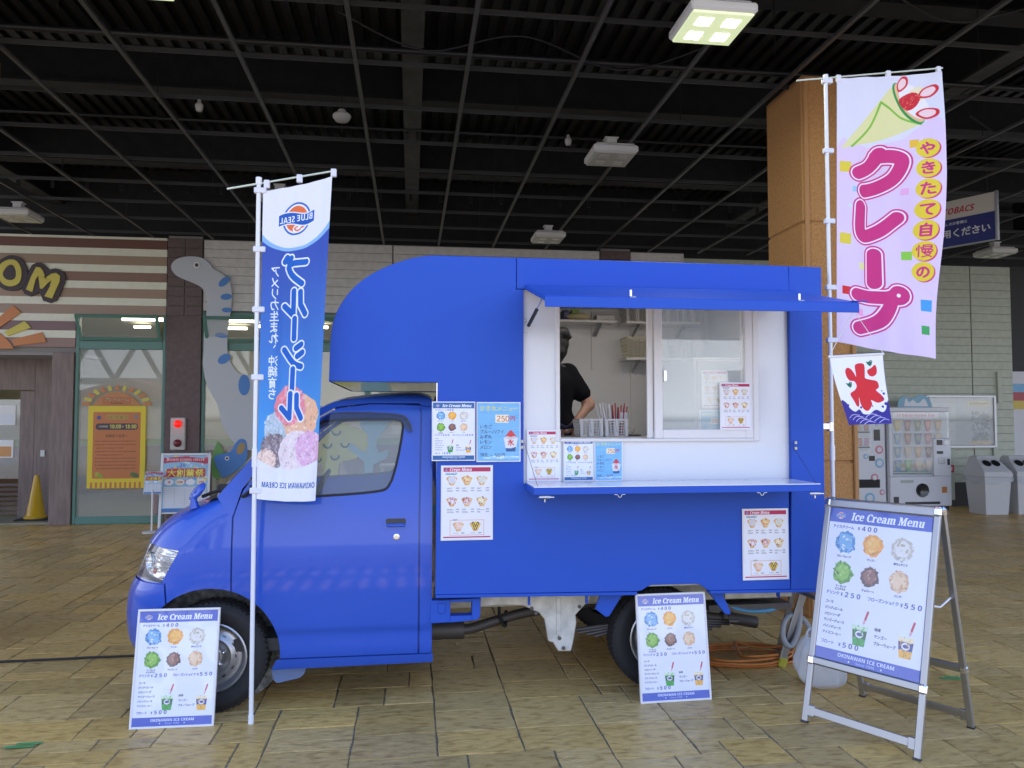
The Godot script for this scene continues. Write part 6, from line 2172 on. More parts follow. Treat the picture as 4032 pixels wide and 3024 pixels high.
# ---------------------------------------------------------------- banners
func banner(called: String, label: String, tex: Material, base: Vector3, top: float, arm: Array, quad4: Array, tabs: Array, waves: float) -> Node3D:
	org = base
	var b := thing(called, label, "banner", org)
	var white := mat("white pole", lin(.78, .79, .80), .3)
	put(mb().tube([base, base + V(0, top, 0)], .0125, 10), "pole", white, b)
	put(mb().tube([base + V(0, top - .01, 0), base + V(0, top + .03, 0)], .017, 10), "pole_cap", white, b)
	put(mb().tube([base + V(0, 1.40, 0), base + V(0, 1.50, 0)], .0165, 10), "pole_clamp", white, b)
	put(mb().tube([base, base + V(0, .045, 0)], .0155, 10), "pole_foot", white, b)
	put(mb().tube([arm[0], arm[1]], .0055, 6), "cross_arm", mat("pale green rod", lin(.6, .66, .56), .4), b)
	var cloth := mb()
	cloth.sheet(26, 60, func(u, w):
		var l: Vector3 = quad4[0].lerp(quad4[3], w)
		var r: Vector3 = quad4[1].lerp(quad4[2], w)
		var p: Vector3 = l.lerp(r, u)
		var d: float = waves * (sin(u * 7.5 + w * 2.2) * .5 + sin(u * 3.0 - w * 5.0) * .6 + sin(u * 14.0 + w * 1.3) * .22 + sin(u * 9.0 - w * 13.0) * .12) * minf(u * 3.0, 1.0) * minf(.25 + w * 2.0, 1.0)
		var fold: float = waves * .4 * (absf(fposmod(u * 4.0, 1.0) - .5) - .25)
		return p + V(.06 * d, -.008 * sin(u * PI), d + fold), true)
	put(cloth, "cloth", tex, b)
	for i in tabs.size():
		var q: Vector3 = tabs[i]
		var m := mb()
		if i < 3:
			m.bx(q + V(-.016, -.035, -.011), q + V(.016, .012, .011), .004)
		else:
			m.bx(q + V(-.022, -.016, -.016), q + V(.045, .016, .016), .004)
		put(m, "loop_tab", mat("loop tab", lin(.72, .72, .78), .6), b)
	return b


func make_banners() -> void:
	var tb := printed("blue banner print", print_blue_banner(), .75)
	tb.backlight_enabled = true
	tb.backlight = Color(.25, .25, .25)
	var z := -4.44
	var a0 := V(-1.03, 2.958, z)
	var a1 := V(-.43, 3.088, z)
	var at := func(f: float) -> Vector3: return a0.lerp(a1, f)
	banner("banner_flag", "tall blue banner with mirrored white lettering on a white pole", tb, V(-.858, 0, z), 3.0, [a0, a1], [V(-.832, 2.95, z + .004), V(-.452, 3.05, z + .004), V(-.525, 1.21, z + .02), V(-.845, 1.225, z + .004)], [at.call(.36), at.call(.66), at.call(.975), V(-.86, 2.955, z), V(-.86, 2.62, z), V(-.86, 2.28, z), V(-.86, 1.90, z), V(-.86, 1.27, z)], .04)
	var tp := printed("pink banner print", print_pink_banner(), .75)
	tp.backlight_enabled = true
	tp.backlight = Color(.25, .25, .25)
	z = -4.6
	var p0 := V(2.463, 3.852, z)
	var p1 := V(3.493, 3.997, z)
	var pb := banner("banner_flag", "tall pink banner with magenta lettering and crepe picture beside the pillar", tp, V(2.662, 0, z), 3.87, [p0, p1], [V(2.735, 3.88, z + .004), V(3.472, 3.965, z + .004), V(3.375, 2.055, z + .05), V(2.70, 2.16, z + .004)], [p0.lerp(p1, .28), p0.lerp(p1, .62), p0.lerp(p1, .97), V(2.66, 3.86, z), V(2.66, 3.40, z), V(2.66, 2.94, z), V(2.66, 2.51, z), V(2.66, 2.17, z)], .055)
	put(mb().bx(V(2.553, 1.60, -4.58), V(2.63, 1.64, -4.57), .003).tube([V(2.65, 1.59, z), V(2.65, 1.645, z)], .021, 12), "pole_clip", M["chrome"], pb)
	# little ice flag hung from the hatch corner
	var ti := printed("ice flag print", print_ice_flag(), .75)
	ti.backlight_enabled = true
	ti.backlight = Color(.25, .25, .25)
	org = V(2.36, 2.23, -3.86)
	var f := thing("ice_flag", "small white flag with a red ice character and blue waves", "flag", org)
	put(mb().sheet(14, 18, func(u, w):
		var l: Vector3 = V(2.228, 2.0, -3.86).lerp(V(2.312, 1.635, -3.83), w) + V(-.012 * sin(w * PI), 0, 0)
		var r: Vector3 = V(2.535, 2.018, -3.86).lerp(V(2.562, 1.643, -3.85), w)
		return l.lerp(r, u) + V(0, 0, .018 * sin(u * 5.0 + w * 3.0) * w), true), "cloth", ti, f)
	put(mb().tube([V(2.222, 2.0, -3.86), V(2.54, 2.02, -3.86)], .007, 8), "hem_rod", mat("flag rod", lin(.75, .75, .76), .5), f)
	put(mb().tube([V(2.222, 2.0, -3.86), V(2.345, 2.232, -3.83), V(2.365, 2.232, -3.83), V(2.54, 2.02, -3.86)], .002, 5), "string", M["white sash"], f)


# ---------------------------------------------------------------- things on and before the building
func cutout(called: String, label: String, category: String, m: Material, outline: PackedVector2Array, z: float, thick := .018) -> Node3D:
	var lo := outline[0]
	for p in outline:
		lo = lo.min(p)
	org = V(outline[0].x, lo.y, z)
	var o := thing(called, label, category, org)
	put(mb().prism(outline, z - thick, z, .003, true), "board", m, o)
	return o


func make_wall_things() -> void:
	var zf := -12.86
	var yel := mat("letter yellow", lin(.62, .52, .08), .5)
	var drk := mat("letter dark", lin(.045, .028, .03), .5)
	var org_ := mat("ray orange", lin(.58, .22, .07), .55)
	# letters
	var oo := cutout("letter_o", "yellow letter O with dark rim on striped wall", "letter", drk, curve(poly([-6.43, 3.99, -6.40, 4.115, -6.307, 4.186, -6.226, 4.216, -6.132, 4.204, -6.048, 4.143, -5.987, 4.036, -5.972, 3.91, -6.004, 3.769, -6.083, 3.679, -6.199, 3.654, -6.305, 3.674, -6.39, 3.74, -6.43, 3.86]), true, 3), zf)
	var ring := curve(poly([-6.39, 3.92, -6.373, 4.052, -6.305, 4.117, -6.224, 4.147, -6.142, 4.134, -6.081, 4.059, -6.053, 3.958, -6.058, 3.844, -6.097, 3.767, -6.178, 3.727, -6.272, 3.732, -6.35, 3.79]), true, 3)
	put(mb().prism(ring, zf, zf + .012, .003, true), "face", yel, oo)
	put(mb().prism(curve(poly([-6.323, 3.914, -6.279, 4.016, -6.222, 4.062, -6.169, 4.044, -6.137, 3.956, -6.141, 3.867, -6.192, 3.822, -6.274, 3.833]), true, 3), zf + .012, zf + .015, .001, true), "bowl", drk, oo)
	var em := poly([-5.984, 3.681, -5.913, 3.886, -5.846, 4.04, -5.787, 4.035, -5.738, 3.979, -5.706, 3.865, -5.619, 3.937, -5.549, 3.952, -5.488, 3.909, -5.492, 3.819, -5.598, 3.543, -5.711, 3.579, -5.638, 3.727, -5.615, 3.83, -5.663, 3.79, -5.743, 3.693, -5.779, 3.698, -5.808, 3.90, -5.845, 3.84, -5.889, 3.639])
	var rim := Geometry2D.offset_polygon(em, .075, Geometry2D.JOIN_ROUND)
	var mo := cutout("letter_m", "yellow letter M with dark rim on striped wall", "letter", drk, rim[0], zf - .004)
	put(mb().prism(em, zf - .004, zf + .010, .003), "face", yel, mo)
	for q in [[[-6.42, 3.20, -6.352, 3.257, -6.176, 3.431, -6.054, 3.319, -6.347, 3.088, -6.42, 3.03], org_, "large orange paper ray under the letter O"], [[-6.299, 3.007, -6.0, 3.185, -5.902, 3.082, -6.233, 2.945], yel, "yellow paper ray between two orange rays"], [[-6.187, 2.889, -5.738, 3.015, -5.673, 2.858, -6.13, 2.793], org_, "orange paper ray above the wood post"], [[-6.6, 3.02, -6.45, 3.03, -6.345, 2.987, -6.213, 2.857, -6.143, 2.747, -6.6, 2.745], org_, "rounded orange sun edge on striped wall"]]:
		var r := cutout("sun_ray", q[2], "wall cutout", q[1], poly(q[0]), zf - .012, .012)
		r.set_meta("group", "sun cutouts on the striped wall")
	# the long-necked dinosaur and its friends
	var gd := mat("dinosaur grey", lin(.54, .57, .60), .6)
	var bd := mat("dinosaur blue", lin(.09, .25, .60), .6)
	var neck := poly([-3.824, 4.073, -3.789, 4.178, -3.678, 4.246, -3.522, 4.269, -3.352, 4.249, -3.237, 4.163, -3.164, 4.069, -3.063, 4.023, -2.947, 3.915, -2.882, 3.752, -2.879, 3.543, -2.896, 3.378, -2.934, 3.064, -2.929, 2.707, -2.854, 2.515, -2.724, 2.376, -2.517, 2.354, -2.1, 2.40, -1.75, 2.2, -1.6, 1.9, -1.62, 1.5, -1.8, 1.2, -2.2, 1.10, -2.5, 1.138, -2.62, 1.168, -2.792, 1.258, -2.937, 1.435, -3.025, 1.641, -3.057, 1.848, -3.174, 2.054, -3.262, 2.26, -3.309, 2.525, -3.303, 2.703, -3.298, 3.059, -3.266, 3.371, -3.26, 3.535, -3.285, 3.654, -3.358, 3.771, -3.46, 3.83, -3.601, 3.885, -3.743, 3.956])
	var dn := cutout("dinosaur_cutout", "grey long-necked dinosaur cutout with blue stripes on wall and window", "wall cutout", gd, curve(neck, true, 3), -12.845, .012)
	for q in [[-3.0, 3.87, .11, .055, .75], [-2.965, 3.624, .09, .05, .1], [-2.95, 3.41, .08, .04, 0.0], [-3.03, 2.997, .1, .04, -.1], [-2.98, 2.62, .11, .07, .6], [-2.664, 2.2, .09, .17, 0.0], [-2.1, 2.2, .12, .08, .4]]:
		put(mb().prism(ellipse(q[0], q[1], q[2], q[3], 20, q[4]), -12.845, -12.840, .001, true), "blue_stripe", bd, dn)
	put(mb().prism(ellipse(-3.43, 4.128, .052, .052, 18), -12.845, -12.84, .001, true), "eye_white", mat("eye white", lin(.8, .8, .8), .5), dn)
	put(mb().prism(ellipse(-3.43, 4.128, .026, .03, 14), -12.84, -12.836, .001, true), "pupil", drk, dn)
	var tr := cutout("horned_dinosaur_cutout", "small blue dinosaur cutout with tan ear on window by poster stand", "wall cutout", bd, curve(poly([-3.10, 1.06, -2.876, 1.126, -2.80, 1.24, -2.72, 1.33, -2.63, 1.31, -2.60, 1.19, -2.612, .992, -2.74, .845, -2.969, .71, -3.03, .82, -3.08, .90]), true, 3), -12.84, .01)
	put(mb().prism(ellipse(-2.70, 1.18, .06, .10, 16, -.4), -12.84, -12.836, .001), "ear_patch", mat("ear tan", lin(.42, .28, .11), .6), tr)
	put(mb().prism(ellipse(-2.91, 1.023, .035, .035, 14), -12.84, -12.836, .001), "eye_white", M["eye white"], tr)
	put(mb().prism(ellipse(-2.91, 1.023, .018, .018, 10), -12.836, -12.833, .001), "pupil", drk, tr)
	cutout("tree_cutout", "pointed green tree cutout behind the poster stand", "wall cutout", mat("cutout green", lin(.16, .36, .10), .6), curve(poly([-3.16, .95, -3.07, 1.3, -2.95, 1.0, -3.0, .72, -3.12, .72]), true, 2), -12.87, .01)
	var yt := cutout("yellow_tree_cutout", "yellow leaf-shaped tree cutout on the glass seen through the cab", "wall cutout", mat("cutout yellow", lin(.46, .46, .12), .6), curve(poly([-2.05, 1.20, -1.75, 1.52, -1.3, 1.62, -.85, 1.50, -.55, 1.30, -.9, 1.0, -1.15, .93, -1.18, .5, -1.42, .5, -1.42, .93, -1.8, 1.0]), true, 3), -12.83, .01)
	for q in [[-1.75, 1.36], [-1.48, 1.46], [-1.2, 1.46], [-1.62, 1.16], [-1.34, 1.25], [-1.06, 1.26], [-1.5, 1.02], [-1.22, 1.06]]:
		var arc := []
		for i in 7:
			arc.append(V(q[0] + .065 * cos(-PI * i / 6.0), q[1] + .07 * sin(-PI * i / 6.0), -12.828))
		put(mb().tube(arc, .016, 5), "leaf_mark", mat("leaf mark", lin(.05, .10, .06), .6), yt)
	cutout("blue_bush_cutout", "pale blue round tree cutout beside the yellow one", "wall cutout", mat("cutout pale blue", lin(.22, .40, .46), .6), curve(poly([-.75, .6, -.62, .6, -.6, .9, -.4, 1.0, -.36, 1.15, -.52, 1.1, -.55, 1.3, -.4, 1.5, -.3, 1.75, -.5, 1.95, -.75, 1.85, -.82, 1.55, -.7, 1.4, -.72, 1.1, -.95, 1.25, -1.0, 1.15, -.75, .95]), true, 2), -12.82, .01)
	# playroom notice on the door
	org = V(-4.60, .55, -12.89)
	var nt := thing("play_notice", "yellow rimmed orange playroom notice on the glass door", "notice", org)
	put(mb().prism(rrect(-5.035, .56, -4.17, 1.86, .03), -12.90, -12.885, .003), "board", mat("notice yellow", lin(.72, .60, .04), .45), nt)
	put(mb().quad(V(-5.03, .565, -12.883), V(-4.175, .565, -12.883), V(-4.175, 1.855, -12.883), V(-5.03, 1.855, -12.883)), "print", printed("play notice print", print_play_notice(), .45), nt)
	put(mb().prism(curve(poly([-4.98, 1.863, -4.88, 1.98, -4.72, 2.07, -4.52, 2.07, -4.36, 1.98, -4.25, 1.863]), false, 4), -12.90, -12.885, .003, true), "sun_dome", mat("notice orange", lin(.52, .22, .07), .45), nt)
	for i in 13:
		var a := lerpf(.12, PI - .12, i / 12.0)
		var d := V(cos(a), sin(a) * .62, 0)
		var c := V(-4.615, 1.86, -12.892)
		put(mb().bar(c + d * .40, c + d * .52, .05, .01, Vector3.BACK), "ray", yel if i % 2 else org_, nt)
	var cv := Canvas.new(200, 60, Color8(190, 112, 60), self)
	cv.kana("プレイルーム", 14, 4, 29, [[6, Color8(60, 42, 36)], [2.6, Color8(236, 224, 170)]])
	cv.latin("PLAYROOM", 100, 48, 16, Color8(96, 58, 36), true, false, 0, 1.0, true)
	put(mb().quad(V(-4.83, 1.875, -12.8835), V(-4.40, 1.875, -12.8835), V(-4.40, 2.0, -12.8835), V(-4.83, 2.0, -12.8835)), "dome_print", printed("dome print", cv.tex(), .45), nt)
	# alarm lamp box on the brown pier
	org = V(-3.66, 1.16, -12.85)
	var al := thing("alarm_lamp_box", "pale box with a glowing red lamp on the brown pier", "alarm box", org)
	put(mb().bx(V(-3.775, 1.16, -12.86), V(-3.55, 1.675, -12.80), .012), "casing", mat("alarm casing", lin(.52, .50, .46), .5), al)
	for q in [[1.575, true], [1.27, false]]:
		var m := mb()
		m.xf = Transform3D(Basis(Vector3.RIGHT, PI / 2), V(-3.66, q[0], -12.80) - org)
		m.lathe([Vector2(.062, 0), Vector2(.062, .012), Vector2(.052, .03), Vector2(.025, .045), Vector2(.001, .048)], 20)
		var red := mat("red lens off", lin(.16, .02, .025), .25)
		if q[1]:
			red = mat("red lens lit", lin(.6, .03, .02), .25)
			red.emission_enabled = true
			red.emission = Color(1, .08, .05)
			red.emission_energy_multiplier = .3
		put(m, "lens", red, al)
	var ol := OmniLight3D.new()
	ol.name = "alarm_glow"
	ol.light_color = Color(1, .15, .1)
	ol.light_energy = .002
	ol.light_size = .05
	ol.shadow_enabled = true
	al.add_child(ol)
	ol.position = V(-3.66, 1.575, -12.72) - org
	# hanging shop sign
	org = Vector3.ZERO
	var sg := thing("hanging_sign", "hanging shop sign with red capitals over a navy band", "sign", V(7.19, 3.88, -8.56), -1.07)
	var ln := 1.25
	put(MB.new().bx(V(-ln, 0, -.012), V(0, .60, .012)), "panel", mat("sign back", lin(.5, .48, .45), .6), sg)
	put(MB.new().quad(V(-ln, .008, .0135), V(-.02, .008, .0135), V(-.02, .592, .0135), V(-ln, .592, .0135)), "print", printed("shop sign print", print_shop_sign(), .5), sg)
	put(MB.new().bx(V(-.02, -.01, -.02), V(.015, .61, .02), .004), "end_post", M["aluminium"], sg)
	put(MB.new().bx(V(-ln, -.01, -.016), V(-.02, .006, .016), .003), "bottom_rail", M["aluminium"], sg)
	for x in [-.1, -ln + .1]:
		put(MB.new().tube([V(x, .6, 0), V(x, 1.2, 0)], .004, 4), "hanging_wire", M["dark plastic"], sg)


func make_floor_things() -> void:
	# poster stand by the window
	org = Vector3.ZERO
	var ps := thing("poster_stand", "silver poster stand with a colourful sports school fair poster", "poster stand", V(-3.40, 0, -12.25), .06)
	var tilt := Transform3D(Basis(Vector3.RIGHT, -.12), Vector3.ZERO)
	var fair := printed("fair print", print_fair_poster(), .35)
	for q in [[-.36, .0, -.32, 1.14], [.32, .0, .36, 1.14], [-.32, 1.1, .32, 1.14], [-.32, .22, .32, .25]]:
		var m := MB.new()
		m.xf = tilt
		m.bx(V(q[0], q[1], -.01), V(q[2], q[3], .012), .004)
		put(m, "frame_bar", M["aluminium"], ps)
	var pp := MB.new()
	pp.xf = tilt
	pp.quad(V(-.32, .25, .004), V(.32, .25, .004), V(.32, 1.1, .004), V(-.32, 1.1, .004))
	put(pp, "poster", fair, ps)
	for x in [-.34, .34]:
		put(MB.new().bar(V(x, 0, -.42), V(x, 1.12, -.14), .03, .012), "rear_leg", M["aluminium"], ps)
	var lf := thing("leaflet_stand", "small leaflet holder on a white post before the poster stand", "leaflet stand", V(-3.74, 0, -11.9), .1)
	put(MB.new().tube([V(0, 0, 0), V(0, .62, 0)], .014, 8), "post", M["white sash"], lf)
	put(MB.new().lathe([Vector2(.001, 0), Vector2(.13, 0), Vector2(.13, .012), Vector2(.02, .02)], 20), "foot", M["white sash"], lf)
	var lx := MB.new()
	lx.xf = Transform3D(Basis(Vector3.RIGHT, -.35), V(0, .56, .01))
	lx.bx(V(-.125, 0, -.01), V(.125, .34, 0), .003)
	put(lx, "tray", M["white sash"], lf)
	var lq := MB.new()
	lq.xf = lx.xf
	lq.quad(V(-.12, .005, .002), V(.12, .005, .002), V(.12, .335, .002), V(-.12, .335, .002))
	put(lq, "leaflet", fair, lf)
	# cone on its base
	var cn := thing("traffic_cone", "glossy yellow cone on a black base beside wood door", "cone", V(-6.02, 0, -13.45))
	var cy := mat("cone yellow", lin(.62, .36, .015), .25)
	put(MB.new().lathe([Vector2(.17, .05), Vector2(.17, .075), Vector2(.15, .085), Vector2(.135, .1), Vector2(.04, .70), Vector2(.03, .74), Vector2(.001, .745)], 28), "cone", cy, cn)
	put(MB.new().prism(rrect(-.24, -.24, .24, .24, .04), 0, .05, .012), "base", M["black rubber"], cn).rotation.x = -PI / 2
	# folding sign at the left edge
	var fs := thing("folding_sign", "grey metal folding sign standing at the wood door", "sign stand", V(-6.62, 0, -12.9), .3)
	for z in [-.2, .2]:
		put(MB.new().bar(V(.25, 0, z), V(.25, .95, z * .15), .03, .02, Vector3.RIGHT), "leg", M["aluminium"], fs)
		put(MB.new().bar(V(-.25, 0, z), V(-.25, .95, z * .15), .03, .02, Vector3.RIGHT), "leg", M["aluminium"], fs)
	put(MB.new().bx(V(-.24, .3, .1), V(.24, .93, .11)), "panel", mat("sign white", lin(.6, .6, .6), .5), fs)
	org = V(-6.62, 1.25, -13.93)
	for q in [[-6.86, 1.55, -6.60, 1.88, "white paper notice on the wood door glass", lin(.7, .72, .74)], [-6.86, 1.0, -6.62, 1.3, "orange and white paper notice on the wood door glass", lin(.62, .3, .1)]]:
		org = V(q[0], q[1], -13.93)
		var n := thing("paper_notice", q[4], "notice", org)
		put(mb().bx(V(q[0], q[1], -13.95), V(q[2], q[3], -13.945)), "paper", M["white sash"], n)
		put(mb().bx(V(q[0] + .02, q[1] + .02, -13.946), V(q[2] - .03, q[1] + .19, -13.943)), "printed_patch", mat("patch %.1f" % q[1], q[5], .6), n)
	# fire extinguisher behind the door glass
	var ex := thing("fire_extinguisher", "red fire extinguisher standing behind the glass door", "extinguisher", V(-4.08, .03, -13.15))
	put(MB.new().lathe([Vector2(.001, 0), Vector2(.06, 0), Vector2(.065, .02), Vector2(.065, .36), Vector2(.05, .41), Vector2(.022, .43), Vector2(.022, .46), Vector2(.001, .46)], 20), "cylinder", mat("extinguisher red", lin(.30, .02, .03), .3), ex)
	put(MB.new().box(V(0, .49, 0), V(.03, .05, .1), .01).tube([V(0, .47, .03), V(.05, .4, .06), V(.07, .2, .06)], .009, 6), "valve", M["dark plastic"], ex)
	# floor cable
	org = V(-2.4, 0, -5.65)
	var fc := thing("floor_cable", "thin black cable lying on the paving in front of the bumper", "cable", org)
	var pts := []
	for i in 13:
		pts.append(V(-4.6 + i * .3, .012, -5.74 + .012 * sin(i * 1.3)))
	put(mb().tube(pts, .008, 6), "cable", M["black rubber"], fc)
	# orange cord, grey hose, stool legs, water bag behind the truck
	org = V(2.25, 0, -5.2)
	var oc := thing("extension_cord", "orange extension cord coiled on the paving behind the rear wheel", "cord", org)
	var co := []
	for i in 70:
		var a := i * .3
		co.append(V(2.28 + (.34 + .04 * sin(i * .7)) * cos(a), .012 + .022 * (i / 21), -5.15 + (.2 + .02 * cos(i * .5)) * sin(a)))
	co.append_array(curve3([V(2.3, .08, -5.3), V(2.45, .05, -5.25), V(2.62, .10, -5.15), V(2.68, .3, -5.1), V(2.7, .55, -5.1)]))
	put(mb().tube(co, .0095, 6), "cord", mat("orange cord", lin(.52, .17, .03), .5), oc)
	org = V(2.6, 0, -4.95)
	var gh := thing("drain_hose", "ribbed grey drain hose looping under the rear of the truck", "hose", org)
	var hp := curve3([V(2.6, .62, -4.95), V(2.615, .5, -4.95), V(2.612, .36, -4.95), V(2.585, .24, -4.93), V(2.535, .155, -4.92), V(2.49, .17, -4.92), V(2.475, .24, -4.93), V(2.51, .32, -4.95), V(2.58, .345, -4.97), V(2.65, .30, -4.96), V(2.68, .2, -4.9), V(2.67, .09, -4.82)], 14)
	var rad := []
	for i in hp.size():
		rad.append(.0195 if i % 2 else .0165)
	put(mb().tube(hp, rad, 10), "hose", mat("grey hose", lin(.36, .37, .38), .45), gh)
	org = V(2.66, 0, -4.86)
	var fl := thing("step_stool", "silver folding steps with yellow feet behind the menu stand", "step stool", org)
	for q in [[2.49, -4.97, 2.64], [2.89, -4.78, 2.74]]:
		put(mb().bar(V(q[0], .05, q[1]), V(q[2], .52, q[1] + .03), .05, .025, Vector3.BACK, .004), "leg", M["aluminium"], fl)
		put(mb().bar(V(q[0] - .01, .0, q[1]), V(q[0] + .012, .062, q[1]), .056, .032, Vector3.BACK, .006), "foot", mat("yellow foot", lin(.42, .38, .03), .5), fl)
	put(mb().bx(V(2.60, .49, -5.0), V(2.80, .52, -4.72), .006), "tread", M["aluminium"], fl)
	for q in [[2.58, -5.22, 2.66], [2.93, -5.05, 2.76]]:
		put(mb().bar(V(q[0], 0, q[1]), V(q[2], .50, q[1] + .1), .04, .02, Vector3.BACK, .004), "rear_leg", M["aluminium"], fl)
	org = V(2.50, 0, -4.5)
	var bg := thing("water_bag", "translucent plastic water bag slumped behind the menu stand", "water bag", org)
	var clear := mat("cloudy plastic", Color(.82, .84, .86, .55), .3)
	clear.transparency = BaseMaterial3D.TRANSPARENCY_ALPHA
	put(mb().sheet(28, 14, func(u, w):
		var a: float = u * TAU
		var prof: float = sin(PI * clampf(w * .94 + .05, 0, 1))
		var k: float = pow(maxf(prof, 0.0), .3)
		var wob: float = 1.0 + .05 * sin(a * 3.0 + w * 6.0) + .04 * sin(a * 7.0 - w * 9.0)
		return V(2.50 + (.145 + .03 * w) * k * signf(cos(a)) * pow(absf(cos(a)), .55) * wob + .05 * w * w, .012 + .32 * (1.0 - w), -4.52 + .075 * k * sin(a) * wob)), "bag", clear, bg)
	put(mb().tube(curve3([V(2.42, .30, -4.52), V(2.44, .37, -4.52), V(2.52, .38, -4.52), V(2.56, .31, -4.52)]), .008, 6), "bag_handle", clear, bg)
	org = Vector3.ZERO
	for q in [[-2.03, -4.28, .14, "short strip of green tape on the paving near the left board", .05, lin(.05, .35, .12)], [3.38, -4.62, .12, "short strip of green tape on the paving behind the menu stand", -.3, lin(.05, .35, .12)], [2.80, -4.45, .07, "short strip of red tape on the paving near the water bag", .2, lin(.5, .06, .04)]]:
		var tp := thing("floor_tape", q[3], "tape", V(q[0], .006, q[1]), q[4])
		put(MB.new().bx(V(0, 0, 0), V(q[2], .0015, .022)).bx(V(q[2] * .3, .0016, -.03), V(q[2] * 1.2, .003, -.012)), "tape", mat("tape %.2f" % q[0], q[5], .5), tp)


func make_machines() -> void:
	var white := mat("machine white", lin(.66, .68, .72), .35)
	var black := mat("machine black", lin(.015, .015, .017), .15)
	org = V(9.1, 0, -13.1)
	var v := thing("ice_cream_vending_machine", "white vending machine with rows of ice cream cones behind glass", "vending machine", org)
	put(mb().bx(V(8.50, .08, -13.38), V(9.70, 1.86, -12.85), .02), "cabinet", white, v)
	put(mb().bx(V(8.50, .08, -12.85), V(9.70, .62, -12.80), .015), "lower_door", white, v)
	put(mb().bx(V(9.36, .62, -12.85), V(9.70, 1.30, -12.80), .012), "coin_panel", white, v)
	put(mb().bx(V(8.50, 1.78, -12.85), V(9.70, 1.86, -12.80), .012), "head_panel", white, v)
	put(mb().bx(V(8.50, .62, -12.85), V(8.56, 1.78, -12.80), .01), "side_strip", white, v)
	put(mb().bx(V(8.57, .64, -12.848), V(9.66, 1.77, -12.845)), "display_back", mat("display back", lin(.5, .53, .56), .5), v)
	put(mb().bx(V(8.56, .63, -12.812), V(9.36, 1.77, -12.808)), "pane", M["window glass"], v)
	put(mb().bx(V(9.36, 1.31, -12.812), V(9.68, 1.77, -12.808)), "pane", M["window glass"], v)
	var cv := Canvas.new(256, 40, Color8(222, 218, 224), self)
	cv.latin("i7 Seventeen ice", 128, 20, 27, Color8(206, 60, 110), true, false, 0, 1.0, true)
	put(mb().quad(V(8.60, 1.66, -12.843), V(9.50, 1.66, -12.843), V(9.50, 1.77, -12.843), V(8.60, 1.77, -12.843)), "name_strip", printed("name strip", cv.tex(), .4), v)
	var cols := [lin(.5, .36, .06), lin(.22, .03, .04), lin(.12, .16, .04), lin(.5, .14, .12), lin(.5, .3, .12), lin(.12, .28, .5), lin(.25, .06, .04), lin(.04, .08, .2), lin(.42, .12, .2), lin(.5, .42, .3), lin(.08, .22, .4), lin(.5, .4, .3), lin(.55, .32, .14), lin(.14, .03, .05), lin(.06, .24, .5), lin(.08, .36, .12), lin(.55, .5, .4), lin(.6, .55, .55)]
	var k := 0
	for r in 4:
		put(mb().bx(V(8.58, 1.405 - r * .24, -12.845), V(9.36 if r > 1 else 9.66, 1.42 - r * .24, -12.815)), "rack", white, v)
		for c in (5 if r < 2 else 4):
			var x := 8.68 + c * .2
			var y := 1.43 - r * .24
			var m := mb()
			m.xf = Transform3D(Basis(), V(x, y, -12.83) - org)
			m.prism(poly([-.035, 0, .035, 0, .075, .2, -.075, .2]), 0, .006, .002)
			var wr := put(m, "cone_pack", mat("pack %d" % k, cols[k], .35), v)
			var m2 := mb()
			m2.xf = m.xf
			m2.prism(curve(poly([-.05, .12, .0, .05, .045, .13, .02, .16, -.02, .17]), true, 2), .006, .009, .001)
			put(m2, "pack_picture", mat("packp %d" % k, cols[k].lerp(Color(.85, .75, .6), .55), .4), wr)
			k += 1
	put(mb().bx(V(8.60, .66, -12.84), V(9.34, .72, -12.83)), "green_strip", mat("machine green", lin(.08, .14, .06), .5), v)
	for i in 8:
		put(mb().prism(ellipse(8.68 + i * .085, .80 + .012 * (i % 2), .036, .042, 12), -12.84, -12.832, .002), "picture_dot", mat("packp %d" % (i * 2), cols[i * 2].lerp(Color(.8, .75, .65), .5), .4), v)
	var hole := mb()
	hole.xf = Transform3D(Basis(Vector3.RIGHT, PI / 2), V(9.12, .37, -12.80) - org)
	hole.lathe([Vector2(.125, 0), Vector2(.125, .01), Vector2(.115, .012), Vector2(.1, .004), Vector2(.001, .002)], 28)
	put(hole, "outlet", black, v)
	for q in [[9.42, 1.18, 9.53, 1.27, black], [9.56, 1.18, 9.66, 1.27, M["aluminium"]], [9.42, 1.02, 9.54, 1.07, black], [9.62, .82, 9.67, .93, M["dark plastic"]], [9.44, .84, 9.58, .95, M["aluminium"]], [8.56, .13, 8.66, .26, M["dark plastic"]], [9.50, .32, 9.60, .43, mat("reader orange", lin(.5, .2, .06), .4)], [8.7, .505, 8.95, .555, mat("label grey", lin(.4, .45, .4), .5)], [8.78, .12, 9.46, .165, M["dark plastic"]]]:
		put(mb().bx(V(q[0], q[1], -12.80), V(q[2], q[3], -12.792), .003), "fitting", q[4], v)
	put(mb().bx(V(8.52, 0, -13.35), V(9.68, .08, -12.86)), "feet", M["dark plastic"], v)
	org = V(9.1, 1.86, -12.95)
	var tp := thing("topper_card", "blue and white picture card standing on top of the vending machine", "card", org)
	put(mb().prism(curve(poly([8.78, 1.862, 8.80, 1.99, 8.9, 2.07, 9.05, 2.02, 9.2, 2.09, 9.36, 2.06, 9.44, 1.95, 9.46, 1.862]), false, 3), -12.96, -12.95, .001), "card", mat("topper blue", lin(.2, .4, .52), .4), tp)
	put(mb().prism(curve(poly([8.9, 1.88, 8.94, 2.03, 9.0, 1.95, 9.08, 2.0, 9.18, 1.93, 9.3, 2.02, 9.38, 1.88]), false, 3), -12.95, -12.946, .001), "picture", white, tp)
	org = V(8.2, 0, -13.1)
	var w := thing("drink_vending_machine", "white vending machine with round blue and pink badges beside the pillar", "vending machine", org)
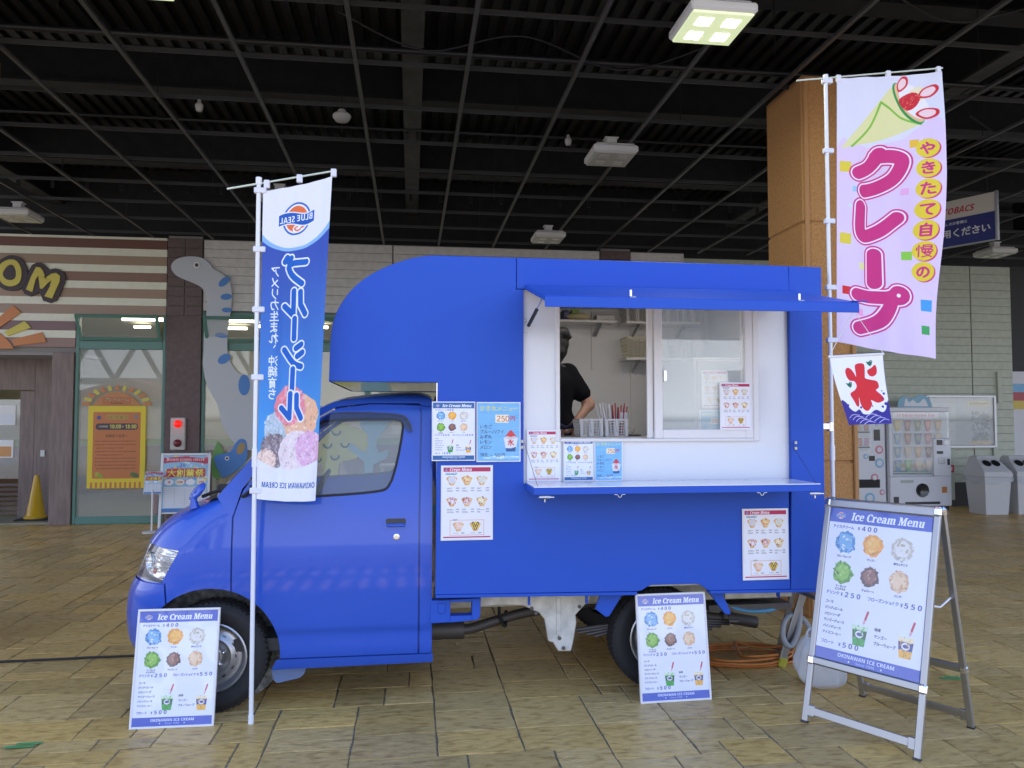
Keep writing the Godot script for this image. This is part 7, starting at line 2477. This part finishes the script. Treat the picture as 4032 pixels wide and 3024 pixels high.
	put(mb().bx(V(7.50, .06, -13.38), V(8.47, 1.80, -12.86), .02), "cabinet", white, w)
	put(mb().bx(V(7.60, 1.08, -12.862), V(8.16, 1.66, -12.855)), "display_back", mat("display back", lin(.5, .53, .56), .5), w)
	put(mb().bx(V(7.58, 1.06, -12.853), V(8.18, 1.68, -12.848)), "pane", M["window glass"], w)
	for r in 2:
		for c in 4:
			put(mb().bx(V(7.66 + c * .13, 1.44 - r * .27, -12.856), V(7.75 + c * .13, 1.58 - r * .27, -12.8535), .003), "drink_pack", mat("dpack %d" % ((r + c) % 3), [lin(.4, .1, .08), lin(.4, .2, .35), lin(.5, .35, .2)][(r + c) % 3], .4), w)
		put(mb().bx(V(7.60, 1.40 - r * .27, -12.856), V(8.16, 1.425 - r * .27, -12.853)), "button_row", M["dark plastic"], w)
	for q in [[8.34, 1.10, .075, 0], [8.34, .86, .085, 1], [8.24, .60, .07, 0], [8.14, .24, .095, 1], [8.38, .34, .05, 0], [8.08, .98, .045, 1], [8.30, 1.56, .03, 1]]:
		put(mb().prism(ellipse(q[0], q[1], q[2], q[2], 22), -12.862, -12.853, .003, true), "badge", mat("badge %d" % q[3], [lin(.62, .2, .26), lin(.22, .45, .66)][q[3]], .4), w)
		put(mb().prism(ellipse(q[0], q[1], q[2] * .62, q[2] * .62, 18), -12.853, -12.851, .001, true), "badge_centre", white, w)
	put(mb().bx(V(7.62, .42, -12.862), V(8.34, .57, -12.852), .004), "outlet", black, w)
	put(mb().bx(V(8.24, 1.26, -12.862), V(8.36, 1.46, -12.85), .01), "coin_slot", black, w)
	put(mb().bx(V(8.14, .90, -12.862), V(8.25, .99, -12.855)), "card_reader", black, w)
	put(mb().bx(V(7.55, 0, -13.3), V(8.44, .06, -12.9)), "feet", M["dark plastic"], w)
	# notice board, hydrant sign, cabinet
	org = V(10.3, 1.12, -13.35)
	var nb := thing("notice_board", "glazed aluminium notice board on the green grey siding wall", "notice board", org)
	for q in [[9.62, 1.10, 9.66, 2.10], [11.02, 1.10, 11.07, 2.10], [9.66, 2.05, 11.02, 2.10], [9.66, 1.10, 11.02, 1.15]]:
		put(mb().bx(V(q[0], q[1], -13.39), V(q[2], q[3], -13.33), .006), "frame_bar", M["aluminium"], nb)
	put(mb().quad(V(9.66, 1.15, -13.38), V(11.02, 1.15, -13.38), V(11.02, 2.05, -13.38), V(9.66, 2.05, -13.38)), "papers", printed("notice papers", print_wares(), .5), nb)
	put(mb().bx(V(9.66, 1.15, -13.35), V(11.02, 2.05, -13.346)), "pane", M["window glass"], nb)
	org = V(10.05, .2, -13.37)
	var hc := thing("hydrant_cabinet", "pale green hydrant cabinet with red sign beside the bins", "cabinet", org)
	put(mb().bx(V(9.72, .12, -13.42), V(10.20, 1.12, -13.375), .006), "cabinet_door", mat("cabinet green", lin(.40, .44, .34), .5), hc)
	var c2 := Canvas.new(96, 56, Color8(176, 28, 40), self)
	c2.kana("水栓", 14, 10, 34, [[3.6, Color8(240, 232, 230)]])
	put(mb().bx(V(9.98, .64, -13.376), V(10.19, .78, -13.372)), "red_plate", mat("hydrant red", lin(.36, .02, .03), .4), hc)
	put(mb().quad(V(9.99, .645, -13.371), V(10.185, .645, -13.371), V(10.185, .775, -13.371), V(9.99, .775, -13.371)), "sign_print", printed("hydrant print", c2.tex(), .4), hc)
	# bins
	for i in 2:
		org = V(10.05 + i * .62, 0, -12.35)
		var b := thing("waste_bin", ["pale grey twin-hole waste bin next to the hydrant cabinet", "pale grey twin-hole waste bin with a yellow sticker"][i], "bin", org, 0.0, "bins beside the vending machines")
		var grey := mat("bin grey", lin(.50, .50, .50), .5)
		var m := MB.new()
		var lvl := [[0.0, .21, .2], [.62, .25, .24], [.66, .27, .26], [.70, .27, .26], [.74, .26, .25], [.96, .19, .10], [1.0, .17, .08]]
		for q in lvl.size() - 1:
			var a: Array = lvl[q]
			var c: Array = lvl[q + 1]
			var shift := .12 * smoothstep(.7, 1.0, c[0])
			var sa := .12 * smoothstep(.7, 1.0, a[0])
			var A := [V(-a[1], a[0], a[2] - sa), V(a[1], a[0], a[2] - sa), V(a[1], a[0], -a[2] - sa), V(-a[1], a[0], -a[2] - sa)]
			var C := [V(-c[1], c[0], c[2] - shift), V(c[1], c[0], c[2] - shift), V(c[1], c[0], -c[2] - shift), V(-c[1], c[0], -c[2] - shift)]
			for e in 4:
				m.quad(A[e], A[(e + 1) % 4], C[(e + 1) % 4], C[e])
		m.quad(V(-.17, 1.0, -.04), V(.17, 1.0, -.04), V(.17, 1.0, -.2), V(-.17, 1.0, -.2))
		put(m, "body", grey, b)
		for s in [-1, 1]:
			var h := MB.new()
			h.xf = Transform3D(Basis(Vector3.RIGHT, PI / 2 - .85), V(s * .085, .875, .085))
			h.lathe([Vector2(.074, 0), Vector2(.074, .012), Vector2(.064, .012), Vector2(.06, .003), Vector2(.001, .002)], 20)
			put(h, "throw_hole", black, b)
		put(MB.new().sheet(20, 3, func(u, w):
			var kk: float = u * 4.0
			var e := int(kk) % 4
			var f := kk - floorf(kk)
			var cs := [V(-.275, 0, .265), V(.275, 0, .265), V(.275, 0, -.265), V(-.275, 0, -.265)]
			return cs[e].lerp(cs[(e + 1) % 4], f) * (1.0 - .04 * w + .015 * sin(u * 60.0)) + V(0, .64 - .09 * w - .03 * w * sin(u * 23.0), 0)), "bin_liner", M["cloudy plastic"], b)
		if i == 1:
			put(MB.new().bx(V(.0, .36, .226), V(.14, .56, .236)), "sticker", mat("sticker yellow", lin(.6, .42, .03), .5), b)
	# striped shop front at the far right
	org = V(13.4, 0, -15.5)
	var sf := thing("striped_shop_front", "white shop front with blue red and yellow bands past the siding wall", "shop front", org)
	var bands := [[0.0, .28, lin(.6, .6, .62)], [.28, .62, lin(.04, .08, .34)], [.62, 1.86, lin(.6, .6, .62)], [1.86, 2.05, lin(.6, .45, .06)], [2.05, 2.24, lin(.4, .05, .06)], [2.24, 2.43, lin(.16, .4, .62)], [2.43, 2.7, lin(.62, .62, .64)]]
	for i in bands.size():
		put(mb().bx(V(12.2, bands[i][0], -15.6), V(17, bands[i][1], -15.5)), "colour_band", mat("band %d" % i, bands[i][2], .5), sf)
	put(mb().bx(V(12.2, 2.7, -15.7), V(17, 5.7, -15.5)), "dark_wall", mat("dark plinth", lin(.03, .03, .03), .7), sf)


# ---------------------------------------------------------------- inside the kitchen
func basket(called: String, label: String, at: Vector3, w: float, h: float, d: float, m: Material, handle := true) -> void:
	org = Vector3.ZERO
	var b := thing(called, label, "basket", at, 0.0, "plastic baskets in the kitchen")
	var k := .86
	for s in 4:
		var wl := w if s % 2 == 0 else d
		var g := MB.new()
		var dep := (d if s % 2 == 0 else w) * .5
		g.xf = Transform3D(Basis(Vector3.UP, PI / 2 * s), Vector3.ZERO)
		for i in 9:
			var f := i / 8.0 - .5
			g.bar(V(f * wl * k, .0, dep * k), V(f * wl, h, dep), .0042, .003, Vector3.RIGHT)
		for i in 7:
			var y := h * i / 6.0
			var e := lerpf(k, 1.0, i / 6.0)
			var t := .012 if i in [0, 6] else .005
			g.bar(V(-wl * .5 * e, y, dep * e), V(wl * .5 * e, y, dep * e), t, .0035, Vector3.BACK)
		if handle and s == 0:
			g.bx(V(-.014, h * .0, dep * .9), V(.014, h, dep + .003))
			g.prism(poly([-.01, h, .01, h, .0, h * .25]), dep + .003, dep + .012, .002)
			for x in [-1, 1]:
				g.bx(V(x * wl * .5 * k - .006, 0, dep * k - .004), V(x * wl * .5 * k + .012, h, dep))
		put(g, "wall_grid", m, b)
	put(MB.new().box(V(0, .003, 0), V(w * k, .006, d * k)), "bottom", m, b)


func field_mesh(m: MB, bones: Array, cell: float, smooth: float) -> void:
	var lo := V(1e9, 1e9, 1e9)
	var hi := -lo
	for b in bones:
		var r: float = maxf(b[2], b[3]) + cell * 2
		lo = lo.min(b[0] - V(r, r, r)).min(b[1] - V(r, r, r))
		hi = hi.max(b[0] + V(r, r, r)).max(b[1] + V(r, r, r))
	var nx := int(ceil((hi.x - lo.x) / cell)) + 1
	var ny := int(ceil((hi.y - lo.y) / cell)) + 1
	var nz := int(ceil((hi.z - lo.z) / cell)) + 1
	var val := PackedFloat32Array()
	val.resize(nx * ny * nz)
	val.fill(1.0)
	for b in bones:
		var r: float = maxf(b[2], b[3]) + smooth + cell * 2
		var a0: Vector3 = ((b[0].min(b[1]) - V(r, r, r) - lo) / cell).floor()
		var a1: Vector3 = ((b[0].max(b[1]) + V(r, r, r) - lo) / cell).ceil()
		var ab: Vector3 = b[1] - b[0]
		var l2 := maxf(ab.length_squared(), 1e-8)
		for k in range(maxi(int(a0.z), 0), mini(int(a1.z) + 1, nz)):
			for j in range(maxi(int(a0.y), 0), mini(int(a1.y) + 1, ny)):
				for i in range(maxi(int(a0.x), 0), mini(int(a1.x) + 1, nx)):
					var p := lo + V(i, j, k) * cell
					var f := clampf((p - b[0]).dot(ab) / l2, 0.0, 1.0)
					var d: float = p.distance_to(b[0] + ab * f) - lerpf(b[2], b[3], f)
					var at := (k * ny + j) * nx + i
					var e := val[at]
					var h := clampf(.5 + .5 * (e - d) / smooth, 0.0, 1.0)
					val[at] = lerpf(e, d, h) - smooth * h * (1.0 - h)
	var ids := {}
	var at_of := func(i: int, j: int, k: int) -> int: return (k * ny + j) * nx + i
	for k in nz - 1:
		for j in ny - 1:
			for i in nx - 1:
				var base := (k * ny + j) * nx + i
				var neg := 0
				for c in 8:
					if val[base + (c & 1) + ((c >> 1) & 1) * nx + (c >> 2) * nx * ny] < 0.0:
						neg += 1
				if neg == 0 or neg == 8:
					continue
				var sum := Vector3.ZERO
				var cnt := 0
				for c in 8:
					for ax in 3:
						var bit := 1 << ax
						if c & bit:
							continue
						var c2 := c | bit
						var va := val[base + (c & 1) + ((c >> 1) & 1) * nx + (c >> 2) * nx * ny]
						var vb := val[base + (c2 & 1) + ((c2 >> 1) & 1) * nx + (c2 >> 2) * nx * ny]
						if (va < 0.0) != (vb < 0.0):
							var pa := V(c & 1, (c >> 1) & 1, c >> 2)
							var pb := V(c2 & 1, (c2 >> 1) & 1, c2 >> 2)
							sum += pa.lerp(pb, va / (va - vb))
							cnt += 1
				var g := Vector3.ZERO
				for c in 8:
					var vv := val[base + (c & 1) + ((c >> 1) & 1) * nx + (c >> 2) * nx * ny]
					g += V((c & 1) * 2 - 1, ((c >> 1) & 1) * 2 - 1, (c >> 2) * 2 - 1) * vv
				ids[base] = m.vert(lo + (V(i, j, k) + sum / cnt) * cell, g.normalized())
	for base in ids:
		var i: int = base % nx
		var j: int = (base / nx) % ny
		var k: int = base / (nx * ny)
		for ax in 3:
			var s: int = [1, nx, nx * ny][ax]
			var s1: int = [nx, nx * ny, 1][ax]
			var s2: int = [nx * ny, 1, nx][ax]
			if (val[base] < 0.0) != (val[base + s] < 0.0):
				var q := [base, base - s1, base - s1 - s2, base - s2]
				if q.all(func(e): return ids.has(e)):
					m.face(ids[q[0]], ids[q[1]], ids[q[2]])
					m.face(ids[q[0]], ids[q[2]], ids[q[3]])


func make_person() -> void:
	org = V(.98, .76, -5.28)
	var p := thing("person", "person in a black T-shirt seen from behind with one hand on hip", "person", org)
	var skin := mat("skin", lin(.42, .23, .15), .5)
	var z := -5.28
	var hip := V(.985, 1.55, z)
	var bones := [
		[V(.99, 2.17, z - .01), V(.985, 2.15, z + .005), .092, .088], [V(.985, 2.12, z - .045), V(.985, 2.07, z - .05), .055, .045],
		[V(.99, 2.1, z), V(.99, 2.0, z), .048, .052], [V(.91, 1.985, z), V(1.07, 1.985, z), .055, .055],
		[V(.99, 1.9, z), V(.985, 1.7, z), .125, .108], [V(.93, 1.56, z), V(1.04, 1.56, z), .11, .11],
		[V(1.095, 1.985, z), V(1.235, 1.765, z + .02), .048, .037], [V(1.235, 1.765, z + .02), V(1.11, 1.625, z + .105), .036, .026],
		[V(.885, 1.985, z), V(.80, 1.74, z - .02), .048, .037], [V(.80, 1.74, z - .02), V(.83, 1.58, z - .16), .036, .026],
		[V(.93, 1.52, z), V(.925, 1.16, z + .01), .085, .058], [V(.925, 1.16, z + .01), V(.92, .83, z), .055, .038], [V(.92, .80, z + .02), V(.92, .79, z - .13), .036, .03],
		[V(1.04, 1.52, z), V(1.05, 1.16, z + .01), .085, .058], [V(1.05, 1.16, z + .01), V(1.055, .83, z), .055, .038], [V(1.055, .80, z + .02), V(1.06, .79, z - .13), .036, .03],
	]
	var m := mb()
	field_mesh(m, bones, .014, .03)
	# hands: palm and five bent fingers each
	for q in [[V(1.11, 1.625, z + .105), V(-.055, -.04, .02)], [V(.83, 1.58, z - .16), V(.02, -.05, -.04)]]:
		var w: Vector3 = q[0]
		var d: Vector3 = q[1].normalized()
		var sd := d.cross(Vector3.BACK).normalized()
		var hb := [[w, w + d * .075, .024, .026]]
		for i in 4:
			var o := sd * (i - 1.5) * .0175
			var l: float = [.058, .068, .064, .05][i]
			var k0 := w + d * .075 + o
			hb.append([k0, k0 + d * l * .55 + V(0, 0, -.004), .0088, .0082])
			hb.append([k0 + d * l * .55 + V(0, 0, -.004), k0 + d * l * .9 + V(0, -.018, -.016), .0082, .007])
		hb.append([w + d * .02 - sd * .02, w + d * .06 - sd * .052, .0105, .0088])
		hb.append([w + d * .06 - sd * .052, w + d * .09 - sd * .055, .0088, .0075])
		field_mesh(m, hb, .0045, .006)
	# face (turned away): nose, ears
	field_mesh(m, [[V(.985, 2.165, z - .095), V(.985, 2.145, z - .112), .01, .014], [V(.9, 2.15, z), V(.897, 2.175, z), .014, .016], [V(1.075, 2.15, z), V(1.078, 2.175, z), .014, .016]], .006, .01)
	put(m, "body", skin, p)
	var sh := mb()
	field_mesh(sh, [[V(.90, 1.99, z), V(1.08, 1.99, z), .064, .064], [V(.99, 1.9, z), V(.985, 1.68, z), .142, .125], [V(.94, 1.62, z), V(1.03, 1.62, z), .118, .118], [V(1.1, 1.985, z), V(1.185, 1.845, z + .012), .062, .064], [V(.88, 1.985, z), V(.83, 1.83, z - .012), .062, .064]], .014, .03)
	var cot := mat("black cotton", lin(.008, .008, .010), .95)
	cot.metallic_specular = .2
	put(sh, "t_shirt", cot, p)
	var ap := mb()
	field_mesh(ap, [[V(.94, 1.54, z), V(1.04, 1.54, z), .125, .125], [V(.95, 1.4, z), V(1.03, 1.4, z), .12, .12]], .016, .03)
	put(ap, "trousers", mat("navy cloth", lin(.018, .02, .05), .9), p)
	var bow := mb()
	field_mesh(bow, [[V(1.05, 1.605, z + .135), V(1.11, 1.63, z + .15), .012, .022], [V(1.05, 1.605, z + .135), V(1.0, 1.62, z + .14), .012, .02], [V(1.05, 1.6, z + .135), V(1.075, 1.53, z + .14), .009, .012], [V(1.045, 1.6, z + .135), V(1.04, 1.52, z + .14), .009, .012]], .006, .008)
	put(bow, "apron_bow", M["navy cloth"], p)
	put(mb().tube([V(.93, 1.66, z + .13), V(1.0, 1.63, z + .135), V(1.05, 1.605, z + .14)], .006, 5), "apron_trim", mat("magenta trim", lin(.3, .03, .16), .7), p)
	put(mb().tube(curve3([V(.92, 2.02, z + .05), V(.985, 2.055, z + .065), V(1.06, 2.02, z + .05)]), .011, 6), "apron_collar", mat("grey strap", lin(.06, .06, .07), .8), p)
	var hr := mb()
	field_mesh(hr, [[V(.99, 2.185, z + .012), V(.985, 2.15, z + .02), .103, .096], [V(.99, 2.09, z + .03), V(.99, 2.12, z + .03), .055, .08], [V(1.005, 2.255, z + .07), V(1.045, 2.262, z + .08), .045, .04], [V(1.06, 2.25, z + .08), V(1.09, 2.23, z + .08), .02, .014], [V(1.06, 2.22, z + .07), V(1.07, 2.18, z + .075), .016, .012]], .011, .02)
	put(hr, "hair", mat("black hair", lin(.005, .005, .006), .6), p)


func make_kitchen_things() -> void:
	var grey := mat("basket grey", lin(.52, .51, .49), .5)
	var cream := mat("basket cream", lin(.62, .58, .42), .5)
	basket("counter_basket", "grey slotted basket on the counter nearer the person", V(1.132, 1.556, -4.86), .15, .105, .2, grey)
	basket("counter_basket", "grey slotted basket full of straws on the counter", V(1.295, 1.556, -4.86), .15, .105, .2, grey)
	basket("shelf_basket", "cream slatted basket on the lower kitchen shelf", V(1.84, 2.156, -6.05), .26, .16, .18, cream, false)
	basket("shelf_basket", "white upright basket on the lower kitchen shelf", V(2.20, 2.156, -6.05), .18, .15, .18, grey)
	for q in [[1.80, "left of the upper right kitchen shelf"], [2.05, "middle of the upper right kitchen shelf"], [2.26, "right end of the upper right kitchen shelf"]]:
		basket("shelf_basket", "white slotted basket at the " + q[1], V(q[0], 2.449, -6.05), .19, .11, .18, grey)
	rng.seed = 5
	var sc := [["white drinking straw leaning out of the counter basket", mat("straw white", lin(.7, .7, .72), .4)], ["red drinking straw standing in the counter basket", mat("straw red", lin(.34, .02, .03), .4)], ["navy drinking straw standing in the counter basket", mat("straw navy", lin(.03, .03, .12), .4)]]
	for i in 17:
		var k := 0 if i < 6 else (2 if i % 3 == 0 else 1)
		var x := 1.245 + i * .0075
		org = V(x, 1.57, -4.86)
		var s := thing("drinking_straw", sc[k][0], "straw", org, 0.0, "straws in the counter basket")
		var lean := (-.05 + i * .006) if k == 0 else (-.02 + (i - 8) * .006)
		put(mb().tube([V(x, 1.565, -4.86 + .04 * (i % 3 - 1)), V(x + lean, 1.735 + rng.randf() * .035, -4.85 + .03 * (i % 3 - 1))], .0042, 6), "tube", sc[k][1], s)
	org = V(1.36, 1.62, -4.85)
	var cup := thing("straw_cup", "clear plastic cup holding short red straws on the counter", "cup", org)
	put(mb().bx(V(1.335, 1.64, -4.87), V(1.385, 1.71, -4.82)), "cup", M["cloudy plastic"], cup)
	org = V(1.42, 1.556, -4.85)
	var br := thing("bead_bracelet", "pale bead bracelet lying on a dark tray on the counter", "bracelet", org)
	put(mb().bx(V(1.36, 1.556, -4.91), V(1.47, 1.566, -4.80), .003), "tray", M["dark plastic"], br)
	for i in 14:
		var a := TAU * i / 14
		var m := mb()
		m.xf = Transform3D(Basis(), V(1.41 + .026 * cos(a), 1.592 + .022 * sin(a), -4.84 + .012 * sin(a)) - org)
		m.lathe([Vector2(.001, -.006), Vector2(.006, 0), Vector2(.001, .006)], 8)
		put(m, "bead", mat("bead", lin(.5, .42, .36), .3), br)
	for q in [[1.20, 2.453, 1.245, 2.53, lin(.02, .03, .12), "small dark blue carton on the top kitchen shelf"], [1.27, 2.453, 1.325, 2.535, lin(.2, .36, .04), "small green carton on the top kitchen shelf"], [1.47, 2.453, 1.62, 2.495, lin(.6, .58, .55), "low white box on the top kitchen shelf"]]:
		org = V(q[0], q[1], -6.05)
		var b := thing("carton", q[5], "box", org, 0.0, "boxes on the top shelf")
		put(mb().bx(V(q[0], q[1], -6.1), V(q[2], q[3], -5.98), .003), "box", mat("carton %.2f" % q[0], q[4], .5), b)
		put(mb().bx(V(q[0] + .006, q[1] + .02, -5.98), V(q[2] - .006, q[3] - .02, -5.979)), "panel_print", mat("cartonp %.2f" % q[0], q[4].lightened(.25), .5), b)
	org = V(1.3, 2.453, -6.0)
	var bag := thing("folded_bag", "crumpled yellowish bag lying on the top kitchen shelf", "bag", org)
	put(mb().sheet(20, 10, func(u, w):
		var a: float = u * TAU
		var k: float = pow(sin(PI * clampf(w * .98 + .01, 0, 1)), .5)
		var r: float = 1.0 + .1 * sin(a * 4.0 + w * 7.0)
		return V(1.22 + .2 * w, 2.453 + .026 + .026 * k * sin(a) * r, -5.97 + .05 * k * cos(a) * r)), "bag", mat("waxy bag", lin(.5, .42, .24), .4), bag)
	org = V(2.33, 2.0, -6.1)
	var ph := thing("paper_holder", "white towel dispenser on the kitchen wall behind the glass", "dispenser", org)
	put(mb().bx(V(2.24, 2.05, -6.2), V(2.42, 2.42, -6.08), .04), "casing", M["white sash"], ph)
	put(mb().bx(V(2.28, 2.02, -6.14), V(2.38, 2.06, -6.1), .01), "paper_slot", M["dark plastic"], ph)
	org = V(2.3, .76, -5.6)
	var fr := thing("kitchen_fridge", "tall grey fridge inside the kitchen behind the glass", "fridge", org)
	put(mb().bx(V(1.98, .76, -6.1), V(2.46, 2.1, -5.2), .01), "cabinet", mat("fridge grey", lin(.42, .42, .42), .35), fr)
	put(mb().bx(V(2.0, .8, -5.2), V(2.44, 2.08, -5.17), .008), "fridge_door", mat("fridge grey", lin(.42, .42, .42), .35), fr)


func _ready() -> void:
	make_sky_and_sun()
	print("setting ", Time.get_ticks_msec())
	make_ground()
	make_ceiling()
	make_pillars()
	make_surroundings()
	paint_materials()
	make_building()
	print("truck ", Time.get_ticks_msec())
	make_truck()
	make_menus()
	make_banners()
	print("prints ", Time.get_ticks_msec())
	make_wall_things()
	make_floor_things()
	make_machines()
	make_person()
	make_kitchen_things()
	print("done ", Time.get_ticks_msec())
